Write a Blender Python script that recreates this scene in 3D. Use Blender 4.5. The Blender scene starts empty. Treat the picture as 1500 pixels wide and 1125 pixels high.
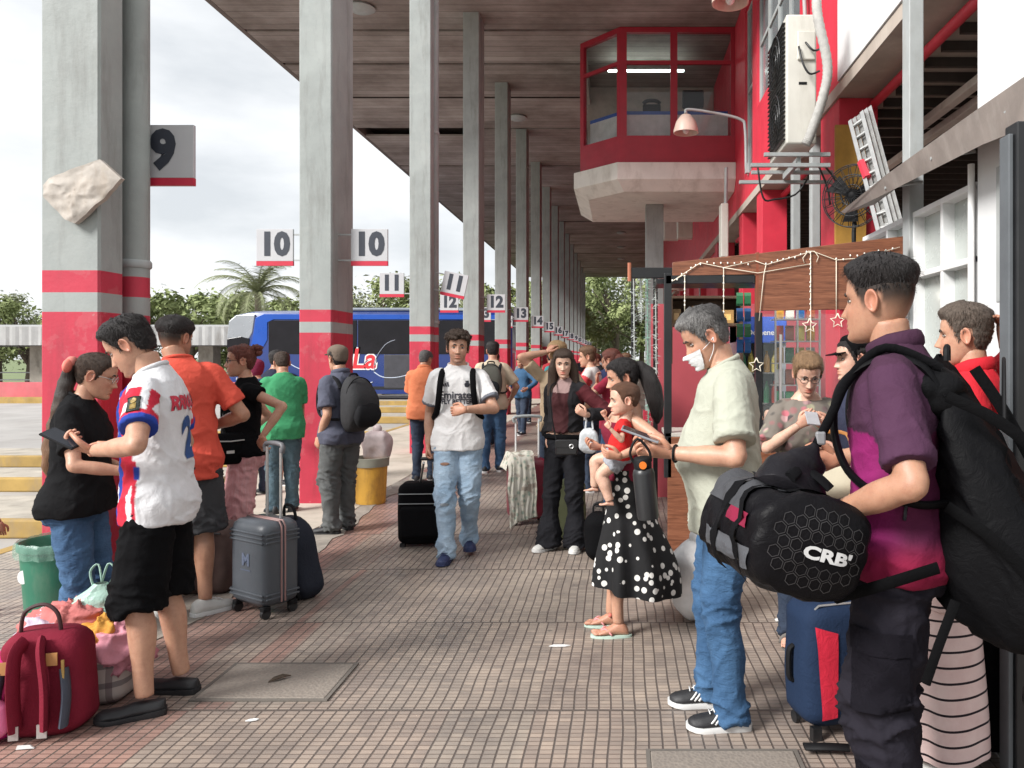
import bpy, bmesh, math, random
from math import sin, cos, pi, radians as rad
from mathutils import Vector as V, Matrix, noise
from mathutils.bvhtree import BVHTree

SC = bpy.context.scene
COL = SC.collection
CAM_H = 1.55
FPX, VX, VY = 1127.0, 908.0, 525.0


def P(px, py, d):
    """A point seen at photo pixel (px, py) at distance d along the platform."""
    return V(((px - VX) / FPX * d, d, CAM_H + (VY - py) / FPX * d))


def smooth01(a, b, x):
    t = max(0.0, min(1.0, (x - a) / (b - a))) if b != a else float(x > a)
    return t * t * (3 - 2 * t)


def lerp(a, b, t):
    return a + (b - a) * t


def tab(table, x):
    """Smooth interpolation in a table of rows (x, v1, v2, ...)."""
    n = len(table)
    if x <= table[0][0]:
        return list(table[0][1:])
    if x >= table[-1][0]:
        return list(table[-1][1:])
    for i in range(n - 1):
        if table[i][0] <= x <= table[i + 1][0]:
            break
    a, b = table[i], table[i + 1]
    p0 = table[i - 1] if i > 0 else a
    p3 = table[i + 2] if i + 2 < n else b
    t = (x - a[0]) / (b[0] - a[0])
    out = []
    for k in range(1, len(a)):
        h = b[0] - a[0]
        m1 = (b[k] - p0[k]) / (b[0] - p0[0]) * h
        m2 = (p3[k] - a[k]) / (p3[0] - a[0]) * h
        t2, t3 = t * t, t * t * t
        out.append((2 * t3 - 3 * t2 + 1) * a[k] + (t3 - 2 * t2 + t) * m1 + (-2 * t3 + 3 * t2) * b[k] + (t3 - t2) * m2)
    return out


# ---------------------------------------------------------------- materials
MATS = {}


class NT:
    def __init__(s, name):
        s.m = bpy.data.materials.new(name)
        s.m.use_nodes = True
        s.t = s.m.node_tree
        s.b = s.t.nodes['Principled BSDF']
        s.tc = None

    def n(s, typ, **kw):
        x = s.t.nodes.new(typ)
        for k, v in kw.items():
            if k in x.inputs:
                x.inputs[k].default_value = v
            else:
                setattr(x, k, v)
        return x

    def l(s, a, b):
        s.t.links.new(a, b)

    def coord(s):
        if s.tc is None:
            s.tc = s.n('ShaderNodeTexCoord')
        return s.tc.outputs['Object']

    def noise(s, scale, detail=4, rough=.55, vec=None, dist=0):
        x = s.n('ShaderNodeTexNoise')
        x.inputs['Scale'].default_value = scale
        x.inputs['Detail'].default_value = detail
        x.inputs['Roughness'].default_value = rough
        x.inputs['Distortion'].default_value = dist
        s.l(vec if vec is not None else s.coord(), x.inputs['Vector'])
        return x.outputs['Fac']

    def mapping(s, scale, vec=None, rot=(0, 0, 0), loc=(0, 0, 0)):
        x = s.n('ShaderNodeMapping')
        x.inputs['Scale'].default_value = scale
        x.inputs['Rotation'].default_value = rot
        x.inputs['Location'].default_value = loc
        s.l(vec if vec is not None else s.coord(), x.inputs['Vector'])
        return x.outputs['Vector']

    def ramp(s, fac, stops):
        x = s.n('ShaderNodeValToRGB')
        e = x.color_ramp.elements
        while len(e) < len(stops):
            e.new(.5)
        for i, (p, c) in enumerate(stops):
            e[i].position = p
            e[i].color = (*c, 1) if len(c) == 3 else c
        s.l(fac, x.inputs['Fac'])
        return x.outputs['Color']

    def mix(s, fac, a, b, mode='MIX'):
        x = s.n('ShaderNodeMix', data_type='RGBA', blend_type=mode)
        for val, sock in ((fac, x.inputs[0]), (a, x.inputs[6]), (b, x.inputs[7])):
            if isinstance(val, (int, float)):
                sock.default_value = val
            elif isinstance(val, (tuple, list)):
                sock.default_value = (*val[:3], 1)
            else:
                s.l(val, sock)
        return x.outputs[2]

    def math(s, op, a, b=None, c=None):
        x = s.n('ShaderNodeMath', operation=op)
        for i, val in enumerate((a, b, c)):
            if val is None:
                continue
            if isinstance(val, (int, float)):
                x.inputs[i].default_value = val
            else:
                s.l(val, x.inputs[i])
        return x.outputs[0]

    def bump(s, h, strength=.3, dist=.01, normal=None):
        x = s.n('ShaderNodeBump')
        x.inputs['Strength'].default_value = strength
        x.inputs['Distance'].default_value = dist
        s.l(h, x.inputs['Height'])
        if normal is not None:
            s.l(normal, x.inputs['Normal'])
        return x.outputs['Normal']

    def set(s, col=None, rough=None, metal=None, normal=None, spec=None, **kw):
        for val, key in ((col, 'Base Color'), (rough, 'Roughness'), (metal, 'Metallic'), (normal, 'Normal'), (spec, 'Specular IOR Level')):
            if val is None:
                continue
            if isinstance(val, (tuple, list)):
                s.b.inputs[key].default_value = (*val[:3], 1)
            elif isinstance(val, (int, float)):
                s.b.inputs[key].default_value = val
            else:
                s.l(val, s.b.inputs[key])
        for k, v in kw.items():
            s.b.inputs[k].default_value = v
        return s.m


def shade(c, k):
    return tuple(max(0, min(1, x * k)) for x in c)


def mat(name, col, rough=.6, var=.18, vs=5., bump=.15, bs=60., metal=0., spec=.5, dirt=None, **kw):
    """General painted / plastic / metal surface with blotchy variation and a fine bump."""
    if name in MATS:
        return MATS[name]
    t = NT(name)
    f = t.noise(vs, 6, .6)
    c = t.ramp(f, [(.25, shade(col, 1 - var)), (.75, shade(col, 1 + var))])
    if dirt:
        d = t.ramp(t.noise(dirt[1], 8, .7, t.mapping((1, 1, .35))), [(.5, (0, 0, 0)), (.72, (1, 1, 1))])
        c = t.mix(t.math('MULTIPLY', d, dirt[2]), c, dirt[0])
    r = t.math('ADD', t.math('MULTIPLY', t.noise(vs * 3, 3), .25), rough - .12)
    nm = t.bump(t.noise(bs, 4), bump, .004)
    MATS[name] = t.set(c, r, metal, nm, spec, **kw)
    return MATS[name]


def cloth(name, col, rough=.85, var=.12, weave=900., attr=False, sheen=.0, streak=None):
    if name in MATS:
        return MATS[name]
    t = NT(name)
    if attr:
        base = t.n('ShaderNodeAttribute', attribute_name='col').outputs['Color']
        lo = t.mix(1.0, base, (1 - var,) * 3, 'MULTIPLY')
    else:
        base = tuple(col)
        lo = shade(col, 1 - var)
    c = t.mix(t.noise(14, 5, .6), lo, base)
    if streak:
        k = t.noise(90, 4, .6, t.mapping((1, 1, .12)))
        c = t.mix(t.math('MULTIPLY', t.math('SMOOTHSTEP' if False else 'MULTIPLY', k, k), 1.2), c, streak)
    n1 = t.bump(t.noise(weave * .25, 2), .25, .0015)
    wv = t.noise(5, 2)
    n2 = t.bump(t.noise(20, 5, .6, None, 1.6), .38, .012, n1)
    MATS[name] = t.set(c, rough, 0, n2, .22 if attr or max(col) > .03 else .09, **{'Sheen Weight': sheen, 'Sheen Roughness': .5})
    return MATS[name]


def denim(name, col, fade):
    if name in MATS:
        return MATS[name]
    t = NT(name)
    a = t.ramp(t.noise(5, 6, .65), [(.35, col), (.7, fade)])
    b = t.noise(160, 3, .7, t.mapping((1, 1, .18)))
    c = t.mix(t.math('MULTIPLY', b, .45), a, shade(fade, 1.25))
    n1 = t.bump(t.noise(260, 2), .3, .0015)
    n2 = t.bump(t.noise(26, 5, .62, t.mapping((1, 1, 1.9)), 1.2), .6, .012, n1)
    MATS[name] = t.set(c, .85, 0, n2, .25)
    return MATS[name]


def skin(name, col):
    if name in MATS:
        return MATS[name]
    t = NT(name)
    tint = t.n('ShaderNodeAttribute', attribute_name='col').outputs['Color']
    a = t.ramp(t.noise(22, 7, .7), [(.28, (col[0] * .84, col[1] * .76, col[2] * .74)), (.5, col), (.72, (col[0] * 1.12, col[1] * 1.14, col[2] * 1.12))])
    sp = t.ramp(t.noise(210, 3, .7), [(.58, (1, 1, 1)), (.75, (.72, .62, .58))])
    a = t.mix(.8, a, sp, 'MULTIPLY')
    c = t.mix(1.0, a, tint, 'MULTIPLY')
    nm = t.bump(t.noise(320, 4, .7), .30, .002)
    MATS[name] = t.set(c, t.math('ADD', t.math('MULTIPLY', t.noise(40, 4), .35), .30), 0, nm, .5, **{'Subsurface Weight': .12, 'Subsurface Radius': (.012, .004, .002), 'Subsurface Scale': 1.0})
    return MATS[name]


def hairmat(name, col, grey=None, patch=None):
    if name in MATS:
        return MATS[name]
    t = NT(name)
    v = t.mapping((1, 1, .10))
    s = t.noise(300, 4, .75, v)
    hi = grey or shade(col, 2.4)
    c = t.ramp(s, [(.35, shade(col, .6)), (.68, hi)])
    if patch:
        k = t.ramp(t.noise(7, 3, .5), [(.42, (0, 0, 0)), (.6, (1, 1, 1))])
        c = t.mix(k, t.mix(.75, c, patch), c)
    nm = t.bump(s, .8, .008)
    MATS[name] = t.set(c, .5, 0, nm, .3)
    return MATS[name]


def glass(name, col=(.6, .7, .7), alpha=.25, rough=.03, ior=1.5):
    """Window glass: a real sheet that reflects and lets light through."""
    if name in MATS:
        return MATS[name]
    t = NT(name)
    MATS[name] = t.set(col, rough, 0, None, .6, Alpha=alpha, IOR=ior)
    return MATS[name]


# ---------------------------------------------------------------- mesh builder
class MB:
    def __init__(s):
        s.v, s.f, s.mi, s.cur = [], [], [], 0

    def add(s, vs, fs, xf=None):
        o = len(s.v)
        s.v += [V(p) if xf is None else xf @ V(p) for p in vs]
        for f in fs:
            s.f.append(tuple(i + o for i in f))
            s.mi.append(s.cur)
        return s

    def box(s, x0, x1, y0, y1, z0, z1, xf=None):
        vs = [(x, y, z) for z in (z0, z1) for y in (y0, y1) for x in (x0, x1)]
        fs = [(0, 2, 3, 1), (4, 5, 7, 6), (0, 1, 5, 4), (2, 6, 7, 3), (0, 4, 6, 2), (1, 3, 7, 5)]
        return s.add(vs, fs, xf)

    def cbox(s, c, sz, xf=None):
        return s.box(c[0] - sz[0] / 2, c[0] + sz[0] / 2, c[1] - sz[1] / 2, c[1] + sz[1] / 2, c[2] - sz[2] / 2, c[2] + sz[2] / 2, xf)

    def loft(s, rings, cap=True, closed=True, xf=None):
        n = len(rings[0])
        vs = [p for r in rings for p in r]
        fs = []
        for i in range(len(rings) - 1):
            for j in range(n if closed else n - 1):
                a, b = i * n + j, i * n + (j + 1) % n
                fs.append((a, b, b + n, a + n))
        if cap:
            for base, rev in ((0, True), ((len(rings) - 1) * n, False)):
                ring = list(range(base, base + n))
                c = sum((V(vs[k]) for k in ring), V()) / n
                vs.append(c)
                ci = len(vs) - 1
                for j in range(n):
                    a, b = ring[j], ring[(j + 1) % n]
                    fs.append((ci, b, a) if rev else (ci, a, b))
        return s.add(vs, fs, xf)

    def tube(s, pts, r, n=8, cap=True, xf=None, sub=0, flat=None, up=None):
        """A tube through pts; r a number or one per point; flat=(a, b) scales the section."""
        pts = [V(p) for p in pts]
        rs = list(r) if isinstance(r, (list, tuple)) else [r] * len(pts)
        if sub:
            pts, rs = curve(pts, rs, sub)
        s.loft(rings_along(pts, rs, n, flat, up), cap, True, xf)
        return s

    def lathe(s, prof, n=24, xf=None, cap=True):
        rings = [[(r * cos(2 * pi * k / n), r * sin(2 * pi * k / n), z) for k in range(n)] for r, z in prof]
        return s.loft(rings, cap, True, xf)

    def prism(s, poly, axis, a, b, xf=None):
        """Extrude a 2-D polygon along axis 'x', 'y' or 'z' from a to b."""
        def mk(p, t):
            return {'x': (t, p[0], p[1]), 'y': (p[0], t, p[1]), 'z': (p[0], p[1], t)}[axis]
        n = len(poly)
        vs = [mk(p, a) for p in poly] + [mk(p, b) for p in poly]
        fs = [tuple(range(n))[::-1], tuple(range(n, 2 * n))] + [(i, (i + 1) % n, (i + 1) % n + n, i + n) for i in range(n)]
        return s.add(vs, fs, xf)

    def ell(s, c, r, nu=16, nv=10, xf=None, rot=None):
        rings = []
        for i in range(1, nv):
            a = pi * i / nv - pi / 2
            ring = []
            for k in range(nu):
                p = V((r[0] * cos(a) * cos(2 * pi * k / nu), r[1] * cos(a) * sin(2 * pi * k / nu), r[2] * sin(a)))
                if rot:
                    p = rot @ p
                ring.append(p + V(c))
            rings.append(ring)
        return s.loft(rings, True, True, xf)

    def build(s, name, mats, parent=None, origin=(0, 0, 0), smooth=40, bevel=0, seg=2, cols=None):
        me = bpy.data.meshes.new(name)
        o = V(origin)
        me.from_pydata([tuple(p - o) for p in s.v], [], s.f)
        ms = mats if isinstance(mats, (list, tuple)) else [mats]
        for m in ms:
            me.materials.append(m)
        if len(ms) > 1:
            me.polygons.foreach_set('material_index', s.mi)
        bm = bmesh.new()
        bm.from_mesh(me)
        bmesh.ops.recalc_face_normals(bm, faces=bm.faces)
        bm.to_mesh(me)
        bm.free()
        if cols is not None:
            setcols(me, cols)
        finish(me, smooth)
        ob = bpy.data.objects.new(name, me)
        COL.objects.link(ob)
        if parent is not None:
            ob.parent = parent
        else:
            ob.location = o
        if bevel:
            md = ob.modifiers.new('bevel', 'BEVEL')
            md.width, md.segments, md.limit_method, md.angle_limit = bevel, seg, 'ANGLE', rad(40)
        return ob


def setcols(me, cols):
    a = me.color_attributes.new('col', 'FLOAT_COLOR', 'POINT')
    flat = []
    for c in cols:
        flat += [c[0], c[1], c[2], 1.0]
    a.data.foreach_set('color', flat)


def finish(me, smooth):
    if smooth:
        me.polygons.foreach_set('use_smooth', [True] * len(me.polygons))
        if smooth < 180:
            me.set_sharp_from_angle(angle=rad(smooth))
    me.update()


def curve(pts, rs, sub):
    """Catmull-Rom through points and radii."""
    n = len(pts)
    op, orr = [], []
    for i in range(n - 1):
        p0, p1, p2, p3 = pts[max(i - 1, 0)], pts[i], pts[i + 1], pts[min(i + 2, n - 1)]
        for k in range(sub):
            t = k / sub
            t2, t3 = t * t, t * t * t
            op.append(.5 * (2 * p1 + (p2 - p0) * t + (2 * p0 - 5 * p1 + 4 * p2 - p3) * t2 + (-p0 + 3 * p1 - 3 * p2 + p3) * t3))
            orr.append(lerp(rs[i], rs[i + 1], t * t * (3 - 2 * t)))
    op.append(pts[-1].copy())
    orr.append(rs[-1])
    return op, orr


def rings_along(pts, rs, n=8, flat=None, up=None):
    out = []
    u = None
    for i, p in enumerate(pts):
        d = (pts[min(i + 1, len(pts) - 1)] - pts[max(i - 1, 0)])
        d = d.normalized() if d.length > 1e-9 else V((0, 0, 1))
        if u is None:
            u = V(up) if up is not None else (V((0, 0, 1)) if abs(d.z) < .9 else V((0, 1, 0)))
        u = (u - d * u.dot(d))
        u = u.normalized() if u.length > 1e-6 else d.orthogonal().normalized()
        w = d.cross(u)
        fa, fb = flat or (1, 1)
        out.append([p + (u * (cos(2 * pi * k / n) * fa) + w * (sin(2 * pi * k / n) * fb)) * rs[i] for k in range(n)])
    return out


def tag(o, label=None, cat=None, group=None, kind=None):
    if label:
        o['label'] = label
    if cat:
        o['category'] = cat
    if group:
        o['group'] = group
    if kind:
        o['kind'] = kind
    return o


def thing(name, loc, label, cat, group=None, rot=0):
    o = bpy.data.objects.new(name, None)
    o.empty_display_size = .1
    COL.objects.link(o)
    o.location = loc
    o.rotation_euler = (0, 0, rot)
    return tag(o, label, cat, group)


def copy_tree(o, parent=None):
    c = o.copy()
    COL.objects.link(c)
    c.parent = parent
    for ch in list(o.children):
        copy_tree(ch, c)
    return c


def remesh(mb, voxel, it=4, fac=.5):
    """Union of the closed shells in mb as one smooth skin."""
    me = bpy.data.meshes.new('t')
    me.from_pydata([tuple(p) for p in mb.v], [], mb.f)
    bm = bmesh.new()
    bm.from_mesh(me)
    bmesh.ops.recalc_face_normals(bm, faces=bm.faces)
    bm.to_mesh(me)
    bm.free()
    ob = bpy.data.objects.new('t', me)
    COL.objects.link(ob)
    m = ob.modifiers.new('r', 'REMESH')
    m.mode, m.voxel_size = 'VOXEL', voxel
    m2 = ob.modifiers.new('s', 'SMOOTH')
    m2.factor, m2.iterations = fac, it
    dg = bpy.context.evaluated_depsgraph_get()
    new = bpy.data.meshes.new_from_object(ob.evaluated_get(dg))
    out = MB()
    out.v = [v.co.copy() for v in new.vertices]
    out.f = [tuple(p.vertices) for p in new.polygons]
    out.mi = [0] * len(out.f)
    out.nrm = [v.normal.copy() for v in new.vertices]
    bpy.data.objects.remove(ob)
    bpy.data.meshes.remove(me)
    bpy.data.meshes.remove(new)
    return out


def displace(mb, fn):
    for i, p in enumerate(mb.v):
        mb.v[i] = p + mb.nrm[i] * fn(p)


_txt = {}


def text_mb(s, size=1., bold=.0, extrude=0., align='CENTER', sx=1., shear=0.):
    """Lettering as flat (or extruded) mesh in the XY plane, centred."""
    cu = bpy.data.curves.new('t', 'FONT')
    cu.body, cu.size, cu.offset, cu.extrude, cu.align_x, cu.align_y = s, size, bold, extrude, align, 'CENTER'
    cu.shear = shear
    cu.resolution_u = 3
    ob = bpy.data.objects.new('t', cu)
    COL.objects.link(ob)
    dg = bpy.context.evaluated_depsgraph_get()
    me = bpy.data.meshes.new_from_object(ob.evaluated_get(dg))
    mb = MB()
    mb.add([(v.co.x * sx, v.co.y, v.co.z) for v in me.vertices], [tuple(p.vertices) for p in me.polygons])
    bpy.data.objects.remove(ob)
    bpy.data.curves.remove(cu)
    bpy.data.meshes.remove(me)
    return mb


def frame_xf(o, x, y):
    x, y = V(x).normalized(), V(y).normalized()
    z = x.cross(y).normalized()
    m = Matrix.Identity(4)
    for i in range(3):
        m[i][0], m[i][1], m[i][2], m[i][3] = x[i], y[i], z[i], o[i]
    return m


def subdiv(mb, maxlen):
    bm = bmesh.new()
    me = bpy.data.meshes.new('t')
    me.from_pydata([tuple(p) for p in mb.v], [], mb.f)
    bm.from_mesh(me)
    bmesh.ops.triangulate(bm, faces=bm.faces)
    for _ in range(4):
        es = [e for e in bm.edges if e.calc_length() > maxlen]
        if not es:
            break
        bmesh.ops.subdivide_edges(bm, edges=es, cuts=1)
        bmesh.ops.triangulate(bm, faces=bm.faces)
    out = MB()
    bm.verts.index_update()
    out.v = [v.co.copy() for v in bm.verts]
    out.f = [tuple(v.index for v in f.verts) for f in bm.faces]
    out.mi = [0] * len(out.f)
    bm.free()
    bpy.data.meshes.remove(me)
    return out


def project(mb2d, tgt, o, x, y, off=.003, maxlen=.02):
    """Lay a flat print (in its XY plane) on a surface: o centre, x right, y up; seen from x × y."""
    bv = BVHTree.FromPolygons([tuple(p) for p in tgt.v], tgt.f)
    mb = subdiv(mb2d, maxlen)
    x, y = V(x).normalized(), V(y).normalized()
    z = x.cross(y).normalized()
    bad = set()
    for i, p in enumerate(mb.v):
        q = V(o) + x * p.x + y * p.y
        h = bv.ray_cast(q + z * .6, -z)
        if h[0] is None or abs((h[0] - q).dot(z)) > .35:
            bad.add(i)
            mb.v[i] = q
        else:
            mb.v[i] = h[0] + z * off
    mb.f = [f for f in mb.f if not any(i in bad for i in f)]
    mb.mi = [0] * len(mb.f)
    return mb
# ---------------------------------------------------------------- camera, light
cam = bpy.data.cameras.new('camera')
cam.sensor_width, cam.lens = 36, FPX / 1500 * 36
cam.shift_x, cam.shift_y = -(VX - 750) / 1500, -(562.5 - VY) / 1500
cam.clip_start, cam.clip_end = .05, 2000
camo = bpy.data.objects.new('camera', cam)
COL.objects.link(camo)
camo.location, camo.rotation_euler = (0, 0, CAM_H), (rad(90), 0, 0)
SC.camera = camo

SUN_EL, SUN_AZ = 36, 232     # azimuth clockwise from +Y: the light comes from the left and a little behind the camera
sd = bpy.data.lights.new('sun', 'SUN')
sd.energy, sd.angle, sd.color = 2.7, rad(19), (1, .975, .94)
so = bpy.data.objects.new('sun', sd)
COL.objects.link(so)
dirv = V((sin(rad(SUN_AZ)) * cos(rad(SUN_EL)), cos(rad(SUN_AZ)) * cos(rad(SUN_EL)), sin(rad(SUN_EL))))
so.rotation_euler = (-dirv).to_track_quat('-Z', 'Y').to_euler()

w = bpy.data.worlds.new('World')
SC.world = w
w.use_nodes = True
wt = w.node_tree
bg = wt.nodes['Background']
sky = wt.nodes.new('ShaderNodeTexSky')
sky.sky_type, sky.sun_disc = 'NISHITA', False
sky.sun_elevation, sky.sun_rotation = rad(SUN_EL), rad(SUN_AZ)
tc = wt.nodes.new('ShaderNodeTexCoord')
mp = wt.nodes.new('ShaderNodeMapping')
mp.inputs['Scale'].default_value = (1.6, 1.6, 4.2)
wt.links.new(tc.outputs['Generated'], mp.inputs['Vector'])
nz = wt.nodes.new('ShaderNodeTexNoise')
nz.inputs['Scale'].default_value, nz.inputs['Detail'].default_value, nz.inputs['Roughness'].default_value = 2.1, 6, .5
wt.links.new(mp.outputs['Vector'], nz.inputs['Vector'])
cr = wt.nodes.new('ShaderNodeValToRGB')
cr.color_ramp.elements[0].position, cr.color_ramp.elements[0].color = .36, (3.5, 3.65, 3.8, 1)
cr.color_ramp.elements[1].position, cr.color_ramp.elements[1].color = .62, (5.2, 5.25, 5.3, 1)
wt.links.new(nz.outputs['Fac'], cr.inputs['Fac'])
mx = wt.nodes.new('ShaderNodeMix')
mx.data_type = 'RGBA'
mx.inputs[0].default_value = .95
wt.links.new(sky.outputs['Color'], mx.inputs[6])
wt.links.new(cr.outputs['Color'], mx.inputs[7])
wt.links.new(mx.outputs[2], bg.inputs['Color'])
bg.inputs['Strength'].default_value = .1

vs_ = SC.view_settings
vs_.view_transform, vs_.look, vs_.gamma, vs_.use_curve_mapping = 'Standard', 'None', 1, False
vs_.exposure = 1.16
SC.cycles.max_bounces = 8
SC.cycles.transparent_max_bounces = 12
SC.cycles.use_denoising = True


# ---------------------------------------------------------------- ground
def paving(name, base, red, x_red):
    t = NT(name)
    sx = t.n('ShaderNodeSeparateXYZ')
    wob = t.n('ShaderNodeTexNoise', Scale=1.3, Detail=2)
    t.l(t.coord(), wob.inputs['Vector'])
    t.l(t.coord(), sx.inputs[0])
    x, y = sx.outputs[0], sx.outputs[1]
    x = t.math('ADD', x, t.math('MULTIPLY', t.math('SUBTRACT', wob.outputs['Fac'], .5), .035))
    y = t.math('ADD', y, t.math('MULTIPLY', t.math('SUBTRACT', wob.outputs['Fac'], .5), .02))
    slab = t.math('FLOOR', t.math('DIVIDE', y, 1.13))
    wn = t.n('ShaderNodeTexWhiteNoise', noise_dimensions='1D')
    t.l(slab, wn.inputs['W'])
    x2 = t.math('DIVIDE', t.math('ADD', x, t.math('MULTIPLY', wn.outputs['Value'], .05)), .0545)
    y2 = t.math('DIVIDE', y, .0335)
    fx, fy = t.math('FRACT', x2), t.math('FRACT', y2)

    def groove(f, wd):      # 0 in the joint, 1 on the tile
        e = t.math('MINIMUM', f, t.math('SUBTRACT', 1.0, f))
        mr = t.n('ShaderNodeMapRange')
        mr.inputs['From Min'].default_value, mr.inputs['From Max'].default_value = wd * .4, wd
        t.l(e, mr.inputs['Value'])
        return mr.outputs[0]
    gx, gy = groove(fx, .10), groove(fy, .13)
    sl = t.math('FRACT', t.math('DIVIDE', y, 1.13))
    gs = groove(sl, .011)
    cell = t.n('ShaderNodeCombineXYZ')
    t.l(t.math('FLOOR', x2), cell.inputs[0])
    t.l(t.math('FLOOR', y2), cell.inputs[1])
    wc = t.n('ShaderNodeTexWhiteNoise', noise_dimensions='2D')
    t.l(cell.outputs[0], wc.inputs['Vector'])
    plate = t.n('ShaderNodeCombineXYZ')
    t.l(t.math('FLOOR', t.math('DIVIDE', x, .38)), plate.inputs[0])
    t.l(slab, plate.inputs[1])
    wp = t.n('ShaderNodeTexWhiteNoise', noise_dimensions='2D')
    t.l(plate.outputs[0], wp.inputs['Vector'])
    rm = t.n('ShaderNodeMapRange')
    rm.inputs['From Min'].default_value, rm.inputs['From Max'].default_value = x_red + .02, x_red - .02
    t.l(t.math('ADD', x, t.math('MULTIPLY', t.math('SUBTRACT', wp.outputs['Value'], .5), .5)), rm.inputs['Value'])
    c = t.mix(rm.outputs[0], base, red)
    c = t.mix(t.math('MULTIPLY', wp.outputs['Value'], .22), c, shade(red, 1.0))
    pm = t.n('ShaderNodeMapRange')
    pm.inputs['From Min'].default_value, pm.inputs['From Max'].default_value = -2.68, -2.74
    t.l(x, pm.inputs['Value'])
    c = t.mix(pm.outputs[0], c, (.40, .355, .30))
    v = t.ramp(t.noise(2.2, 7, .65), [(.3, (.66, .66, .68)), (.7, (1.12, 1.1, 1.06))])
    c = t.mix(1.0, c, v, 'MULTIPLY')
    v2 = t.ramp(wc.outputs['Value'], [(0, (.80, .80, .82)), (1, (1.14, 1.12, 1.1))])
    c = t.mix(1.0, c, v2, 'MULTIPLY')
    sp = t.ramp(t.noise(9, 8, .75), [(.60, (0, 0, 0)), (.75, (1, 1, 1))])
    c = t.mix(t.math('MULTIPLY', sp, .45), c, (.09, .08, .072))
    gm = t.ramp(t.noise(.75, 7, .62), [(.42, (0, 0, 0)), (.72, (1, 1, 1))])
    c = t.mix(t.math('MULTIPLY', gm, .55), c, (.17, .145, .125))
    gum = t.n('ShaderNodeTexVoronoi', Scale=3.4)
    t.l(t.coord(), gum.inputs['Vector'])
    c = t.mix(t.math('MULTIPLY', t.math('LESS_THAN', gum.outputs['Distance'], .05), .6), c, (.10, .09, .085))
    g = t.math('MULTIPLY', gx, gs)
    c = t.mix(gy, t.mix(1.0, c, (.54, .50, .48), 'MULTIPLY'), c)
    c = t.mix(g, (.098, .080, .070), c)
    h = t.math('MULTIPLY', g, t.math('ADD', t.math('MULTIPLY', gy, .5), .5))
    h = t.math('ADD', h, t.math('MULTIPLY', t.noise(170, 3), .15))
    r = t.math('ADD', t.math('MULTIPLY', t.noise(2.2, 5, .6), .5), .20)
    return t.set(c, r, 0, t.bump(h, .55, .006), .4)


def worn(name, col, stain, chip):
    """Old painted concrete: patched tone, run-down stains, scuffs and small chips."""
    t = NT(name)
    c = t.ramp(t.noise(1.8, 7, .65), [(.28, shade(col, .84)), (.52, col), (.74, shade(col, 1.16))])
    k = t.ramp(t.noise(5, 8, .7, t.mapping((1, 1, .16))), [(.50, (0, 0, 0)), (.72, (1, 1, 1))])
    c = t.mix(t.math('MULTIPLY', k, .65), c, stain)
    k = t.ramp(t.noise(14, 8, .75), [(.655, (0, 0, 0)), (.675, (1, 1, 1))])
    c = t.mix(t.math('MULTIPLY', k, .45), c, chip)
    k2 = t.ramp(t.noise(3.1, 5, .6, t.mapping((1, 1, 1.0), loc=(7, 3, 1))), [(.58, (0, 0, 0)), (.60, (1, 1, 1))])
    c = t.mix(t.math('MULTIPLY', k2, .09), c, shade(chip, .9))
    h = t.math('SUBTRACT', t.noise(26, 6, .7), t.math('MULTIPLY', k, .5))
    return t.set(c, t.math('ADD', t.math('MULTIPLY', t.noise(6, 4), .3), .45), 0, t.bump(h, .35, .006), .4)


m_greycol = worn('column_grey', (.300, .322, .314), (.14, .138, .127), (.44, .44, .42))
m_redcol = worn('column_red', (.47, .032, .062), (.20, .03, .04), (.55, .38, .36))
m_pave = paving('paving_blocks', (.345, .298, .255), (.335, .208, .176), -1.95)
m_conc = mat('worn_concrete', (.40, .365, .31), .9, .28, 3, .4, 30, dirt=((.12, .10, .08), 2.2, .6))
m_road = mat('pale_road', (.36, .345, .33), .85, .18, .8, .3, 60, dirt=((.2, .18, .16), .5, .5))
m_grass = mat('far_ground', (.16, .2, .09), .95, .3, .3, .3, 10)
m_yel = mat('kerb_yellow', (.38, .25, .075), .8, .3, 2, .3, 40, dirt=((.24, .19, .14), 2.2, .85))
m_pink = mat('faded_red_paint', (.52, .12, .14), .8, .2, 1.5, .2, 40, dirt=((.4, .2, .18), 1.2, .5))
m_red = mat('red_paint', (.60, .030, .058), .5, .14, 2.0, .12, 30, dirt=((.32, .05, .05), 3, .3))
m_redcol = worn('column_red', (.47, .032, .062), (.20, .03, .04), (.55, .38, .36))
m_greycol = worn('column_grey', (.300, .322, .314), (.14, .138, .127), (.44, .44, .42))
m_white = mat('white_wall_paint', (.64, .645, .65), .8, .07, 1.2, .15, 30, dirt=((.45, .43, .4), 1.5, .4))
m_wood = mat('ceiling_underside', (.2, .15, .13))
m_steel = mat('grey_steel', (.36, .38, .38), .5, .12, 4, .1, 40, dirt=((.2, .17, .14), 4, .4))
m_dark = mat('dark_metal', (.012, .0125, .014), .4, .3, 5, .1, 60)
m_black = mat('soft_black', (.005, .005, .006), .7, .3, 5, .1, 60, spec=.25)
m_alu = mat('aluminium', (.55, .55, .54), .38, .12, 6, .1, 60, metal=.8)
m_signw = mat('sign_white', (.46, .46, .48), .45, .06, 3, .05, 40, dirt=((.4, .4, .4), 3, .25))
m_ink = mat('sign_ink', (.03, .035, .05), .5, .1)
m_signr = mat('sign_red', (.5, .02, .05), .5, .1)
m_cream = mat('cream_paint', (.74, .70, .65), .8, .1, 2, .2, 30, dirt=((.35, .3, .25), 2.5, .5))
m_plaster = mat('dingy_soffit', (.42, .36, .31), .85, .15, 2, .2, 30, dirt=((.62, .58, .52), 1.4, .6))
m_beige = mat('ac_beige', (.62, .60, .545), .5, .06, 3, .05, 40, dirt=((.3, .27, .22), 3, .35))
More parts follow.
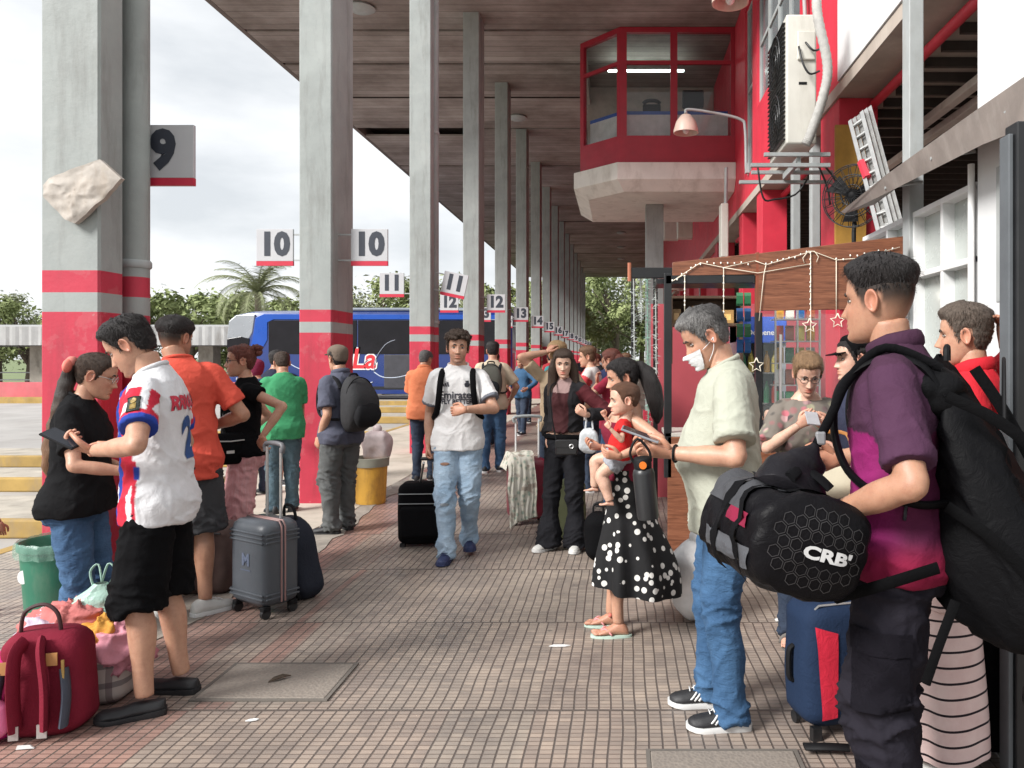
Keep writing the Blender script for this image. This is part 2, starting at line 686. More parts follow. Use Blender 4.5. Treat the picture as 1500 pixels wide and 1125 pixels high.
m_whitep = mat('white_plastic', (.75, .75, .74), .4, .06)
m_glassd = glass('booth_glass', (.05, .06, .065), .12, .01, 1.8)
m_clear = glass('clear_glass', (.4, .45, .45), .06)
m_dglass = mat('tinted_glass', (.010, .009, .012), .12, .3, 2, .0, 5, spec=.3)

b = MB().box(-4.9, 14, -12, 72, -.5, 0)
tag(b.build('platform_pavement', m_pave, smooth=0), kind='structure')
b = MB().box(-40, -4.9, -20, 90, -.6, -.18)
tag(b.build('road', m_road, smooth=0), kind='structure')
b = MB().box(-900, 900, -300, 1500, -1.2, -.62)
tag(b.build('ground', m_grass, smooth=0), kind='structure')
# broken strip of old concrete between the red paving and the columns
rnd = random.Random(4)
b = MB()
poly = []
ys = [1.0 + .16 * i for i in range(60)]
for y in ys:
    poly.append((-2.50 + rnd.uniform(-.04, .05) + .06 * sin(y * 1.3), y))
for y in reversed(ys):
    poly.append((-2.74 + rnd.uniform(-.06, .06), y))
b.prism(poly, 'z', .001, .006)
tag(b.build('concrete_strip', mat('old_concrete', (.27, .24, .205), .9, .3, 5, .5, 30, dirt=((.08, .07, .06), 4, .7)), smooth=0), kind='structure')
b = MB()
poly = [(-2.76 + rnd.uniform(-.05, .05), 5.9 + .4 * i) for i in range(160)]
b.prism(poly + [(-4.88, 69.9), (-4.88, 6.1)], 'z', .001, .005)
tag(b.build('concrete_apron', mat('apron_concrete', (.46, .41, .345), .9, .2, 1.6, .4, 30, dirt=((.2, .18, .12), 1.1, .6)), smooth=0), kind='structure')
# kerbed islands of the bus bays, yellow faces towards the camera
for i, (y0, y1, x1, x0) in enumerate([(7.37, 8.73, -4.9, -24), (9.95, 10.9, -5.2, -24), (12.2, 13.3, -5.0, -24), (16.3, 17.3, -4.9, -9.5), (20.4, 21.6, -4.9, -10),
                                  (24.4, 25.4, -4.9, -10.5), (28.0, 29.0, -4.9, -11)]):
    b = MB()
    b.cur = 0
    b.box(x0, x1, y0 + .10, y1, -.18, 0)
    b.cur = 1
    b.box(x0, x1, y0, y0 + .098, -.18, .004)
    o = b.build('kerb_island', [m_conc, m_yel], smooth=0, bevel=.02)
    tag(o, kind='structure')
b = MB().prism([(-.02, -.18), (0, .004), (-.12, .004), (-.12, -.18)], 'y', 3.0, 70)
b2 = MB()
b2.add([(p.x - 4.9, p.y, p.z) for p in b.v], b.f)
tag(b2.build('kerb', m_yel, smooth=0), kind='structure')


# cover plates, litter
def plate(name, x0, x1, y0, y1, label):
    t = thing(name, ((x0 + x1) / 2, (y0 + y1) / 2, 0), label, 'cover plate', 'concrete cover plates in the paving')
    tx = NT('plate_' + str(len(bpy.data.materials)))
    sx = tx.n('ShaderNodeTexChecker', Scale=160)
    tx.l(tx.coord(), sx.inputs['Vector'])
    vo = tx.n('ShaderNodeTexVoronoi', Scale=70)
    tx.l(tx.coord(), vo.inputs['Vector'])
    c = tx.mix(tx.noise(6, 7, .7), (.19, .165, .14), (.31, .268, .228))
    c = tx.mix(vo.outputs['Distance'], (.19, .165, .145), c)
    m = tx.set(c, .85, 0, tx.bump(vo.outputs['Distance'], .5, .004), .3)
    o = MB().box(x0, x1, y0, y1, .002, .011)
    o.build('plate', m, t, t.location, 0, .006)
    f = MB()
    for a in ((x0 - .018, x0 - .002, y0 - .018, y1 + .018), (x1 + .002, x1 + .018, y0 - .018, y1 + .018), (x0 - .002, x1 + .002, y0 - .018, y0 - .002), (x0 - .002, x1 + .002, y1 + .002, y1 + .018)):
        f.box(*a, .001, .009)
    f.build('plate_frame', mat('plate_edge', (.13, .115, .10), .8), t, t.location, 0)
    return t


plate('cover_plate', -1.93, -1.34, 3.49, 3.88, 'square textured concrete cover plate in the paving with a dry leaf on it')
plate('cover_plate', .12, .68, 2.55, 3.02, 'textured cover plate nearest the camera, in front of the black striped trainers')
for px_, py_, d, sx_, sy_, rz in ((820, 947, 4.14, .11, .03, 0), (370, 1056, 3.29, .05, .02, .2), (1143, 908, 4.56, .10, .05, .6), (865, 912, 4.5, .06, .02, .1)):
    p = P(px_, py_, d)
    b = MB()
    r2 = random.Random(px_)
    top = [(-1, -.6), (-.3, -1), (.6, -.8), (1, .1), (.4, .9), (-.6, .7)]
    b.prism([(a * sx_ / 2 + r2.uniform(-.004, .004), c * sy_ / 2) for a, c in top], 'z', .003, .007)
    o = b.build('paper_scrap', m_whitep, None, (0, 0, 0), 0)
    o.location, o.rotation_euler = (p.x, p.y, 0.0), (0, 0, rz)
    tag(o, {820: 'white paper scrap lying flat in the middle of the walkway', 370: 'small white paper scrap near the square cover plate',
            1143: 'crumpled white scrap beside the sandalled foot and blue and red suitcase', 865: 'tiny scrap by the flip-flops'}[px_], 'litter', 'paper scraps on the paving')
b = MB()
pts = [(-.05, 0, .0), (-.02, .012, .012), (.02, .012, .016), (.055, 0, .004), (.02, -.012, .01), (-.02, -.012, .008)]
b.add([(*p[:2], p[2]) for p in pts] + [(p[0], p[1], p[2] - .004) for p in pts], [(0, 1, 2, 3, 4, 5), (11, 10, 9, 8, 7, 6)] + [(i, (i + 1) % 6, (i + 1) % 6 + 6, i + 6) for i in range(6)])
o = b.build('dry_leaf', mat('leaf_brown', (.06, .04, .025), .8), smooth=0)
o.location, o.rotation_euler = (-1.63, 3.68, .017), (0, 0, .7)
tag(o, 'dark curled dry leaf lying on the square cover plate', 'leaf')

# ---------------------------------------------------------------- columns and bay signs
Y0, STEP, NCOL = 4.54, 4.27, 16
XL, XR = -3.42, -3.07
col_y = [4.54, 8.2] + [12.5 + STEP * i for i in range(NCOL - 2)]
BANDS = [(0, 1.825, 1), (1.825, 1.94, 0), (1.94, 2.07, 1), (2.07, 9.1, 0)]


def banded_box(mb, x0, x1, y0, y1, top=9.1):
    for z0, z1, m in BANDS:
        mb.cur = m
        h = .013
        sec = [(x0 + h, y0), (x1 - h, y0), (x1, y0 + h), (x1, y1 - h), (x1 - h, y1), (x0 + h, y1), (x0, y1 - h), (x0, y0 + h)]
        mb.loft([[(x, y, z) for x, y in sec] for z in ((z0, (z0 + z1) / 2, min(z1, top)))], False)


def make_column(pipe):
    t = thing('column', (0, 0, 0), None, 'column', 'columns along the bus bays')
    mb = MB()
    if pipe:
        banded_box(mb, 0, .35, 0, .22)
        banded_box(mb, .0, .15, .2205, .62)
        banded_box(mb, .0, .22, .6205, .70)
    else:
        banded_box(mb, 0, .35, 0, .66)
    mb.build('shaft', [m_greycol, m_redcol], t, smooth=0)
    if pipe:
        pm = MB()
        for z0, z1, m in BANDS:
            pm.cur = m
            pm.loft([[(.29 + .088 * cos(2 * pi * k / 20), .42 + .088 * sin(2 * pi * k / 20), z) for k in range(20)] for z in (z0, z1)])
        p = pm.build('downpipe', [m_greycol, m_redcol], t, smooth=40)
        for z in (2.13, 5.3, 7.9):
            c = MB().lathe([(.094, z), (.1, z + .01), (.1, z + .04), (.094, z + .05)], 20)
            for i, v in enumerate(c.v):
                c.v[i] = v + V((.29, .42, 0))
            c.box(.15, .22, .36, .48, z + .01, z + .04)
            c.build('pipe_collar', m_steel, p, smooth=40)
    return t


def digits(mb, s, cx, z, h, y, back=False):
    tx = text_mb(s, h * 1.38, .018, 0, sx=.95)
    for i, v in enumerate(tx.v):
        tx.v[i] = V((cx + v.x, y, z + v.y))
    mb.add(tx.v, tx.f)


def make_sign(x0, num, tilt=0):
    """A 0.4 m bay number board on two brackets; x0 is the edge towards the column."""
    t = thing('bay_sign', (0, 0, 0), None, 'sign', 'bay number signs')
    b_ = MB().box(-.2, .2, 0, .03, -.15, .2)
    b_.build('board', m_signw, t, smooth=0, bevel=.003)
    MB().box(-.2, .2, 0, .031, -.2, -.1505).build('red_stripe', m_signr, t, smooth=0)
    d = MB()
    digits(d, num, 0, .025, .245, -.003)
    d.build('number', m_ink, t, smooth=0)
    br = MB()
    s = 1 if x0 > 0 else -1
    for z in (-.14, .14):
        br.box(min(-s * .2, -s * .34), max(-s * .2, -s * .34), .008, .022, z - .008, z + .008)
    br.build('bracket', m_steel, t, smooth=0)
    t.rotation_euler = (0, tilt, 0)
    return t


protos = {}
near = {0: 'nearest column, behind the green bin and the woman in a black tee', 1: 'second nearest column, with two bay 10 signs',
        2: 'column with a downpipe and bay 11 signs, behind the man in the peach polo'}
for k, y in enumerate(col_y):
    pipe = k in (0, 2, 5)
    if pipe in protos:
        t = copy_tree(protos[pipe])
    else:
        t = protos[pipe] = make_column(pipe)
    t.location = (XL, y, 0)
    n = 9 + k
    t['label'] = 'grey column with red painted base, ' + near.get(k, f'beside the bay {n} sign')
    ys = y + .18
    for side in (-1, 1):
        if side < 0 and k not in (1, 2, 3, 4, 5):
            continue
        s = make_sign(side, str(n), {(2, 1): rad(12)}.get((k, side), 0))
        off = .07 if (k == 0) else .14
        s.location = ((XR + off + .2) if side > 0 else (XL - .14 - .2), ys, 2.76)
        if k == 0:
            s.location = (-3.01, 5.07, 2.89)
        s['label'] = f'white bay {n} sign with red stripe, on the ' + ('road side of its column' if side < 0 else ('walkway side of its column' if k else 'nearest column'))
        if (k, side) == (2, 1):
            s['label'] = 'tilted dark bay 11 sign hanging askew beside the downpipe'

# brown paper taped on the nearest column
b = MB()
pts = [(66, 272), (75, 262), (148, 234), (180, 262), (150, 296), (112, 328), (98, 322), (66, 290)]
gr = []
W_ = 12
base = [P(x, y, 4.50) for x, y in pts]
cen = sum(base, V()) / len(base)
rings = []
for k in range(16):
    f = 1 - k / 15.5
    ring = []
    for i in range(len(base)):
        for j in range(7):
            q = base[i].lerp(base[(i + 1) % len(base)], j / 7)
            q = cen + (q - cen) * f
            q = q + V((0, -.014 * (1 - f * f) - .018 * abs(noise.noise(q * 9)) - .010 * (1 - abs(noise.noise(q * 16))) ** 4 - .008, 0))
            ring.append(q)
    rings.append(ring)
b.loft(rings, True)
b.loft([[p + V((0, .035, 0)) for p in rings[0]], rings[0]], False)
t_ = b.build('taped_paper', mat('kraft_paper', (.44, .40, .36), .85, .2, 12, .5, 40, dirt=((.3, .22, .15), 9, .4)), None, cen, 60)
tag(t_, 'crumpled brown paper taped round the nearest column', 'paper')

# ---------------------------------------------------------------- canopy roof
t = NT('ceiling_boards')
sx = t.n('ShaderNodeSeparateXYZ')
t.l(t.coord(), sx.inputs[0])
brd = t.math('FLOOR', t.math('DIVIDE', sx.outputs[1], .31))
wn = t.n('ShaderNodeTexWhiteNoise', noise_dimensions='1D')
t.l(brd, wn.inputs['W'])
fr = t.math('FRACT', t.math('DIVIDE', sx.outputs[1], .31))
c = t.ramp(wn.outputs['Value'], [(0, (.31, .27, .253)), (.55, (.36, .318, .30)), (1, (.41, .37, .352))])
gn = t.noise(6, 6, .65, t.mapping((.25, 9, 1)))
c = t.mix(1.0, c, t.ramp(gn, [(.3, (.74, .72, .70)), (.7, (1.12, 1.1, 1.1))]), 'MULTIPLY')
st = t.ramp(t.noise(.55, 6, .65), [(.35, (.6, .56, .54)), (.65, (1.1, 1.1, 1.1))])
c = t.mix(1.0, c, st, 'MULTIPLY')
c = t.mix(t.math('LESS_THAN', fr, .045), c, (.07, .055, .05))
m_ceil = t.set(c, .7, 0, t.bump(t.math('GREATER_THAN', fr, .07), .5, .02), .3)
b = MB()
gaps = [17.65, 19.65, 22.2, 25.2, 30.1, 33.4, 38, 42.3, 46.5, 51, 55.2, 59.4, 63.7, 68, 71.5]
y = 13.3
r3 = random.Random(3)
for g in gaps:
    b.box(-8.62, 2.9, y, g, 9.1, 9.16)
    y = g + r3.uniform(.09, .2)
    if g == 25.2:
        b.box(-4.6, 2.9, y, 26.1, 9.1, 9.16)
        y = 26.12
tag(b.build('ceiling', m_ceil, smooth=0), kind='structure')
b = MB().box(-8.75, 3.2, 13.2, 71.7, 9.45, 9.8)
b.box(-8.75, -8.63, 13.2, 71.7, 9.1, 9.4495)
tag(b.build('roof', mat('roof_edge', (.14, .11, .1), .8, .2, 2), smooth=0), kind='structure')
for (x, y) in ((-5.55, 16.5), (-3.6, 14.0), (-3.2, 24.0), (0.1, 46), (.1, 52), (.1, 58)):
    b = MB().lathe([(.02, 0), (.26, 0), (.30, -.05), (.22, -.1), (.05, -.12)], 20)
    o = b.build('ceiling_lamp', m_steel, smooth=50)
    o.location = (x, y, 9.1)
    tag(o, 'dusty round lamp fixed under the wooden canopy', 'lamp', 'round lamps under the canopy')

# ---------------------------------------------------------------- terminal building on the right
FX = 2.62
bt = thing('terminal_building', (FX, 12, 0), None, 'building')
tag(bt, 'red and white terminal building with an open dark ground floor, right of the walkway', 'building')
O = bt.location.copy()


def bpart(mb, name, m, smooth=0, bevel=0.0):
    return mb.build(name, m, bt, O, smooth, bevel)


# red upper storey, with window openings cut as real recesses
b = MB()
wins = [(11.2, 14.7, 6.35, 8.6), (15.2, 16.1, 5.3, 8.8)]
b.box(FX, FX + .3, 9.2, 11.2, 4.85, 9.099)
b.box(FX, FX + .3, 11.2, 14.7, 4.85, 6.35)
b.box(FX, FX + .3, 11.2, 14.7, 8.6, 9.099)
b.box(FX, FX + .3, 14.7, 15.2, 4.85, 9.099)
b.box(FX, FX + .3, 15.2, 16.1, 4.85, 5.3)
b.box(FX, FX + .3, 15.2, 16.1, 8.8, 9.099)
b.box(FX, FX + .3, 16.1, 72, 4.85, 9.099)
bpart(b, 'upper_wall', m_red)
for (y0, y1, z0, z1) in wins:
    f = MB()
    n = 4 if y1 - y0 > 2 else 1
    for i in range(n + 1):
        yy = lerp(y0, y1 - .07, i / n)
        f.box(FX + .05, FX + .12, yy, yy + .07, z0, z1)
    for z in (z0, (z0 + z1) / 2, z1 - .07):
        f.box(FX + .052, FX + .118, y0, y1, z, z + .07)
    fo = bpart(f, 'window', m_steel)
    g = MB().box(FX + .08, FX + .095, y0, y1, z0, z1)
    g.build('pane', mat('dull_pane', (.16, .18, .19), .15, .2, 2, .0), fo, O, 0)
# white beam over the near opening, with its dingy soffit
b = MB().box(FX - .02, FX + .32, 2.0, 9.19, 4.86, 9.3)
bpart(b, 'white_beam', m_white)
b = MB().box(FX + .0, 6.5, 2.0, 72, 4.70, 4.85)
bpart(b, 'soffit', m_plaster)
# piers
for y0 in (9.3, 14.35, 16.6, 20.9, 25.2, 29.5, 33.8, 38, 42.3, 46.6, 51, 55, 60, 64, 68):
    b = MB().box(FX + .03, FX + .5, y0, y0 + (.85 if y0 < 10 else .55), 0, 4.699)
    bpart(b, 'pier', m_red, bevel=.01)
# back wall of the dark hall, and its floor line
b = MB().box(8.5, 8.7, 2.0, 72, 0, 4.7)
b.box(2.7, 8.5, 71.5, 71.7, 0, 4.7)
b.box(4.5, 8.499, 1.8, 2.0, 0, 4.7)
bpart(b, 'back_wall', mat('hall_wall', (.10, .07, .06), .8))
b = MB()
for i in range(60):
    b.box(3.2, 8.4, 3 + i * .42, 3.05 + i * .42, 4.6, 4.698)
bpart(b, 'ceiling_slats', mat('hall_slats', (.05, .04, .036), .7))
# red wall panels between far piers, some doors
for y0, y1 in ((21.5, 25.1), (25.8, 29.4), (30.1, 33.7), (34.4, 37.9), (38.6, 42.2), (47.3, 50.8), (55.7, 59.8)):
    b = MB().box(FX + .2, FX + .34, y0, y1, 0, 4.699)
    bpart(b, 'wall_panel', m_red)
# grey steel posts
for yy, xx in ((6.3, 2.37), (10.9, FX + .1), (12.1, FX + .1)):
    s = thing('steel_post', (xx, yy, 0), {6.3: 'grey steel post behind the white glazed screen', 10.9: 'grey steel post nearer the ladder, between red piers', 12.1: 'grey steel post farther from the ladder, between red piers'}[yy], 'post', 'steel posts of the hall')
    MB().box(xx, xx + .12, yy, yy + .16, 0, 4.698).build('shaft', m_steel, s, s.location, 0, .008)
    MB().box(xx - .06, xx + .18, yy - .06, yy + .22, 0, .03).build('base_plate', m_steel, s, s.location, 0, .004)
# pipes and fluorescent battens under the soffit
b = MB().tube([(3.05, 3.5, 4.6), (3.05, 20, 4.6)], .055, 12)
tag(b.build('fire_pipe', m_red, None, (3.05, 9, 4.6), 40), 'long red pipe running under the dingy soffit', 'pipe')
for xx, y0, y1, zz in ((3.75, 4.0, 10, 4.50), (4.05, 6.2, 13, 4.5)):
    s = thing('ceiling_batten', (xx, y0, zz), 'pale batten hung under the dark hall ceiling, ' + ('nearer the red pipe' if xx < 4 else 'farther from the red pipe'), 'batten', 'battens of the hall ceiling')
    MB().box(xx, xx + .12, y0, y1, zz - .05, zz + .04).build('batten', m_cream, s, s.location, 0, .01)
    h = MB()
    for q in (y0 + .4, y1 - .4):
        h.tube([(xx + .06, q, zz + .04), (xx + .06, q, 4.6)], .008, 6)
    h.build('hanger', m_dark, s, s.location)

# glazed screen with white mullions
ws = thing('glazed_screen', (2.4, 6.4, 0), None, 'window screen')
tag(ws, 'white framed screen of frosted panes beside the white wall', 'window screen')
b = MB()
for y0 in (5.2, 5.72, 6.28, 6.9, 7.55):
    b.box(2.40, 2.52, y0, y0 + .045, .0, 2.72)
for z in (.75, 1.5, 2.2, 2.7):
    b.box(2.397, 2.523, 5.2, 7.6, z, z + .045)
b.build('frame', mat('white_frame', (.70, .71, .71), .5, .06, dirt=((.4, .38, .35), 5, .3)), ws, ws.location, 0, .004)
for i, (y0, y1) in enumerate(((5.245, 5.72), (5.765, 6.28), (6.325, 6.9), (6.945, 7.55))):
    for z0, z1 in ((.05, .75), (.795, 1.5), (1.545, 2.2), (2.245, 2.7)):
        MB().box(2.49, 2.50, y0, y1, z0, z1).build('pane', mat('frosted_pane', (.40, .43, .41), .25, .1, 2, .02), ws, ws.location, 0)
b = MB().tube([(2.37, 5.19, 0), (2.37, 5.19, 2.86)], .022, 10)
tag(b.build('thin_pipe', m_whitep, None, (2.37, 5.19, 0), 40), 'thin white pipe standing at the end of the glazed screen', 'pipe')
# white wall block
wb = thing('white_wall', (2.4, 4.6, 0), None, 'wall')
tag(wb, 'bright white wall beside the dark door frame, above the man in red', 'wall')
b = MB().box(2.4, 2.75, 3.0, 5.16, 0, 4.859)
b.build('wall', m_white, wb, wb.location, 0)
MB().box(2.36, 2.3995, 4.35, 4.83, 1.9, 2.75).build('grey_box', m_steel, wb, wb.location, 0, .006)
# awning: slanting sheet metal fascia
aw = thing('awning', (2.1, 4.0, 2.9), None, 'awning')
tag(aw, 'long weathered grey awning blade jutting out over the shop front', 'awning')
b = MB()
sec = []
for y_, zt, zb_ in ((7.25, 2.93, 2.915), (6.0, 2.985, 2.86), (4.5, 3.0, 2.80), (3.6, 3.0, 2.72), (2.6, 3.0, 2.66)):
    sec.append([V((2.08, y_, zt)), V((2.40, y_, zt + .1)), V((2.40, y_, zt + .07)), V((2.12, y_, zb_))])
b.loft(sec)
b.build('sheet', mat('weathered_zinc', (.24, .205, .185), .6, .22, 4, .3, 40, dirt=((.42, .39, .36), 5, .4)), aw, aw.location, 30)
for y_ in (3.2, 4.2, 5.2, 6.1):
    MB().tube([(2.1, y_, 2.9), (2.4, y_, 2.95)], .012, 6).build('bracket', m_steel, aw, aw.location)

# dark door frame at the right edge
df = thing('shop_door', (1.43, 2.78, 0), None, 'door')
tag(df, 'black framed shop door with a wood panel at the right edge', 'door')
b = MB().box(1.42, 1.465, 2.75, 2.84, 0, 2.40)
b.box(1.465, 2.3, 2.75, 2.84, 2.32, 2.40)
b.build('frame', m_dark, df, df.location, 0, .006)
MB().box(1.466, 2.3, 2.78, 2.81, 0.02, 2.319).build('panel', mat('red_brown_panel', (.25, .06, .03), .35, .25, 3), df, df.location, 0)
MB().box(1.40, 1.418, 2.77, 2.84, 0, 2.36).build('jamb', mat('grey_jamb', (.10, .11, .12), .5), df, df.location, 0, .004)

# ---------------------------------------------------------------- upstairs control booth
cb = thing('control_booth', (.8, 18.5, 6), None, 'booth')
tag(cb, 'glazed red control booth jutting out under the canopy', 'booth')
OB = cb.location.copy()
YB, XE = 17.5, 2.62
foot = [(0, YB), (XE - .001, YB), (XE - .001, 21.6), (-.95, 21.6), (-.95, YB + .95)]
foot2 = [(-.06, YB - .14), (XE - .001, YB - .14), (XE - .001, 21.75), (-1.1, 21.75), (-1.1, YB + .9)]
foot3 = [(.1, YB + .1), (XE - .001, YB + .1), (XE - .001, 21.5), (-.75, 21.5), (-.75, YB + 1.0)]
b = MB()
b.loft([[V((x, y, 5.36)) for x, y in foot3], [V((x, y, 5.60)) for x, y in foot2], [V((x, y, 5.98)) for x, y in foot2]])
b.build('floor_slab', m_cream, cb, OB, 30, .01)
# red apron below the windows, header, mullions
fm = MB()
segs = [((-.95, YB + .95), (0, YB)), ((0, YB), (XE - .002, YB))]


def wall_piece(mb, p, q, u0, u1, z0, z1, th=.12, out=0.):
    p, q = V((*p, 0)), V((*q, 0))
    d = (q - p).normalized()
    n = V((d.y, -d.x, 0))
    L = (q - p).length
    a, c = p + d * (u0 * L) + n * out, p + d * (u1 * L) + n * out
    vs = [a, c, c - n * th, a - n * th]
    mb.add([(v.x, v.y, z) for z in (z0, z1) for v in vs], [(0, 1, 2, 3), (4, 5, 6, 7), (0, 1, 5, 4), (1, 2, 6, 5), (2, 3, 7, 6), (3, 0, 4, 7)])


for (p, q), us in ((segs[0], ((0, .09), (.93, 1))), (segs[1], ((0, .06), (.44, .5), (.965, 1)))):
    wall_piece(fm, p, q, 0, 1, 5.981, 6.62)
    wall_piece(fm, p, q, 0, 1, 8.97, 9.09)
    for u0, u1 in us:
        wall_piece(fm, p, q, u0, u1, 6.6205, 8.9695, .1, .003)
    wall_piece(fm, p, q, 0.002, .998, 8.25, 8.33, .08, -.004)
fm.build('window_frame', mat('deep_red_frame', (.34, .012, .03), .5, .15, 3), cb, OB, 0)
for (p, q) in segs:
    g = MB()
    wall_piece(g, p, q, .03, .97, 6.62, 8.97, .012, -.05)
    g.build('pane', m_glassd, cb, OB, 0)
wl = MB()
wall_piece(wl, *segs[1], .06, .96, 6.625, 7.22, .03, -.4)
wall_piece(wl, *segs[0], .02, .9, 6.625, 7.22, .03, -.3)
wl.build('dado', mat('booth_white', (.62, .63, .63), .7), cb, OB, 0)
wl = MB()
wall_piece(wl, *segs[1], .06, .96, 7.22, 7.30, .04, -.398)
wall_piece(wl, *segs[0], .02, .9, 7.22, 7.30, .04, -.298)
wl.build('blue_band', mat('booth_blue', (.03, .10, .42), .6), cb, OB, 0)
b = MB().box(-.9, XE - .01, 21.4, 21.55, 5.99, 9.09)
b.box(-.94, -.82, 18.6, 21.4, 5.99, 7.2)
b.box(-.94, -.82, 18.6, 21.4, 8.6, 9.09)
b.build('rear_wall', mat('booth_inside', (.34, .28, .25), .8), cb, OB, 0)
b = MB().box(-.3, 1.6, 19.2, 19.26, 8.72, 8.76)
lm = NT('fluorescent_tube')
lm.set((.9, .95, .9), .4, **{'Emission Color': (.8, 1, .92, 1), 'Emission Strength': 6.0})
o = b.build('fluorescent_lamp', lm.m, None, (0, 19.2, 8.74), 0)
tag(o, 'lit fluorescent tube inside the control booth', 'lamp')
# things on the booth's sill
for x_, w_, h_, nm, lb, ct in ((.75, .42, .22, 'telephone', 'dark telephone on the booth window sill', 'telephone'), (1.72, .5, .55, 'monitor', 'black monitor turned away on the booth window sill', 'monitor')):
    t = thing(nm, (x_, YB + .6, 7.3), lb, ct)
    MB().box(-w_ / 2, w_ / 2, -.06, .08, 0 if nm == 'telephone' else .14, h_).build('body', m_black, t, (0, 0, 0), 0, .03)
    if nm == 'telephone':
        MB().tube([(-.2, 0, h_ + .02), (-.1, -.02, h_ + .08), (.1, -.02, h_ + .08), (.2, 0, h_ + .02)], .045, 8, sub=4).build('handset', m_black, t)
    else:
        MB().box(-.05, .05, -.02, .04, 0, .14).build('stand', m_black, t, (0, 0, 0), 0)
# support column of the booth
t = thing('booth_column', (.86, 19.2, 0), 'pale square column holding up the control booth', 'column')
MB().box(.64, 1.08, 19, 19.44, 0, 5.359).build('shaft', m_greycol, t, t.location, 0, .012)
MB().box(.58, 1.14, 18.94, 19.5, 0, .25).build('base', m_redcol, t, t.location, 0, .012)


# ---------------------------------------------------------------- lamps, air conditioner, ladder, fan
def gooseneck(x, y, z, reach, label):
    t = thing('gooseneck_lamp', (x, y, z), label, 'lamp', 'gooseneck lamps on the red wall')
    MB().tube([(x, y, z - .75), (x - .02, y, z + .1), (x - .12, y, z + .3), (x - reach * .5, y, z + .42), (x - reach + .05, y, z + .5), (x - reach, y, z + .42)], .03, 8, sub=5).build('arm', m_steel, t, t.location, 180)
    s = MB().lathe([(.05, .12), (.10, .10), (.2, -.03), (.25, -.2), (.255, -.26), (.235, -.26), (.19, -.05), (.06, .05)], 24, Matrix.Translation((x - reach, y, z + .28)))
    s.build('shade', mat('lamp_cream', (.6, .45, .38), .45, .15, 4), t, t.location, 60)
    MB().ell((x - reach, y, z + .1), (.07, .07, .1)).build('bulb', m_whitep, t, t.location, 180)
    MB().box(x - .02, x + .06, y - .06, y + .06, z - .8, z - .6).build('wall_bracket', m_steel, t, t.location, 0, .005)


gooseneck(2.56, 15.6, 6.1, 1.22, 'gooseneck lamp with a cream shade in front of the control booth window')
gooseneck(2.56, 10.6, 6.42, 1.04, 'gooseneck lamp cut by the top edge of the photo')
gooseneck(2.56, 24.5, 3.7, .7, 'small gooseneck lamp far along the red wall')

ac = thing('air_conditioner', (2.0, 9.0, 3.9), None, 'air conditioner')
tag(ac, 'tall beige outdoor air conditioning unit on a steel bracket by the red wall', 'air conditioner')
x0, x1, y0, y1, z0, z1 = 1.86, 2.20, 8.6, 9.55, 3.95, 5.40
MB().box(x0, x1, y0, y1, z0, z1).build('casing', m_beige, ac, ac.location, 0, .02)
MB().box(x0 + .12, x1 - .02, y0 - .03, y0 - .001, z1 - .52, z1 - .2).build('terminal_cover', m_beige, ac, ac.location, 0, .012)
g = MB()
for i in range(26):
    z = z0 + .06 + i * .052
    g.box(x0 - .035, x0 - .002, y0 + .04, y1 - .04, z, z + .012)
for zc in (z0 + .38, z1 - .38):
    for r_ in (.1, .2, .3):
        g.tube([(x0 - .04, (y0 + y1) / 2 + r_ * cos(2 * pi * k / 24), zc + r_ * sin(2 * pi * k / 24)) for k in range(25)], .007, 5)
g.build('fan_grille', m_dark, ac, ac.location, 0)
MB().box(x0 + .14, x0 + .23, y0 - .004, y0 - .001, z0 + .66, z0 + .69).build('badge', m_black, ac, ac.location, 0)
g = MB()
for z in (3.82, 3.70):
    g.box(1.47 if z < 3.8 else 1.62, 2.36, 8.62, 8.67, z, z + .04)
    g.box(1.47 if z < 3.8 else 1.62, 2.62, 9.45, 9.5, z, z + .04)
g.box(2.0, 2.04, 8.67, 9.45, 3.745, 3.819)
g.build('bracket', m_steel, ac, ac.location, 0)
b = MB()
pts = [P(1196, -10, 8.5), P(1198, 25, 8.45), P(1212, 95, 8.45), P(1206, 140, 8.45), P(1188, 195, 8.5), P(1180, 212, 8.52)]
cp, cr_ = curve(pts, [.05] * 6, 14)
cr_ = [r * (1 + .12 * (i % 2)) for i, r in enumerate(cr_)]
b.tube(cp, cr_, 10)
b.build('insulated_hose', mat('hose_grey', (.42, .41, .39), .8, .2, 20, .6, 60), ac, ac.location, 60)
b = MB()
b.tube([P(1170, 68, 8.55), P(1176, 92, 8.5), P(1186, 108, 8.5), P(1200, 104, 8.6)], .012, 6, sub=4)
b.tube([P(1180, 62, 8.55), P(1192, 74, 8.5), P(1204, 70, 8.6)], .012, 6, sub=4)
b.build('cable', m_dark, ac, ac.location, 180)
b = MB()
for a in ([(1110, 245), (1118, 290), (1135, 292), (1165, 285), (1183, 262)], [(1200, 245), (1212, 275), (1216, 300)], [(1205, 240), (1222, 262), (1236, 300)]):
    b.tube([P(x, y, 9.1) for x, y in a], .012, 6, sub=4)
tag(b.build('loose_cable', m_dark, None, P(1160, 280, 9.1), 180), 'loose dark cables drooping below the air conditioner', 'cable')

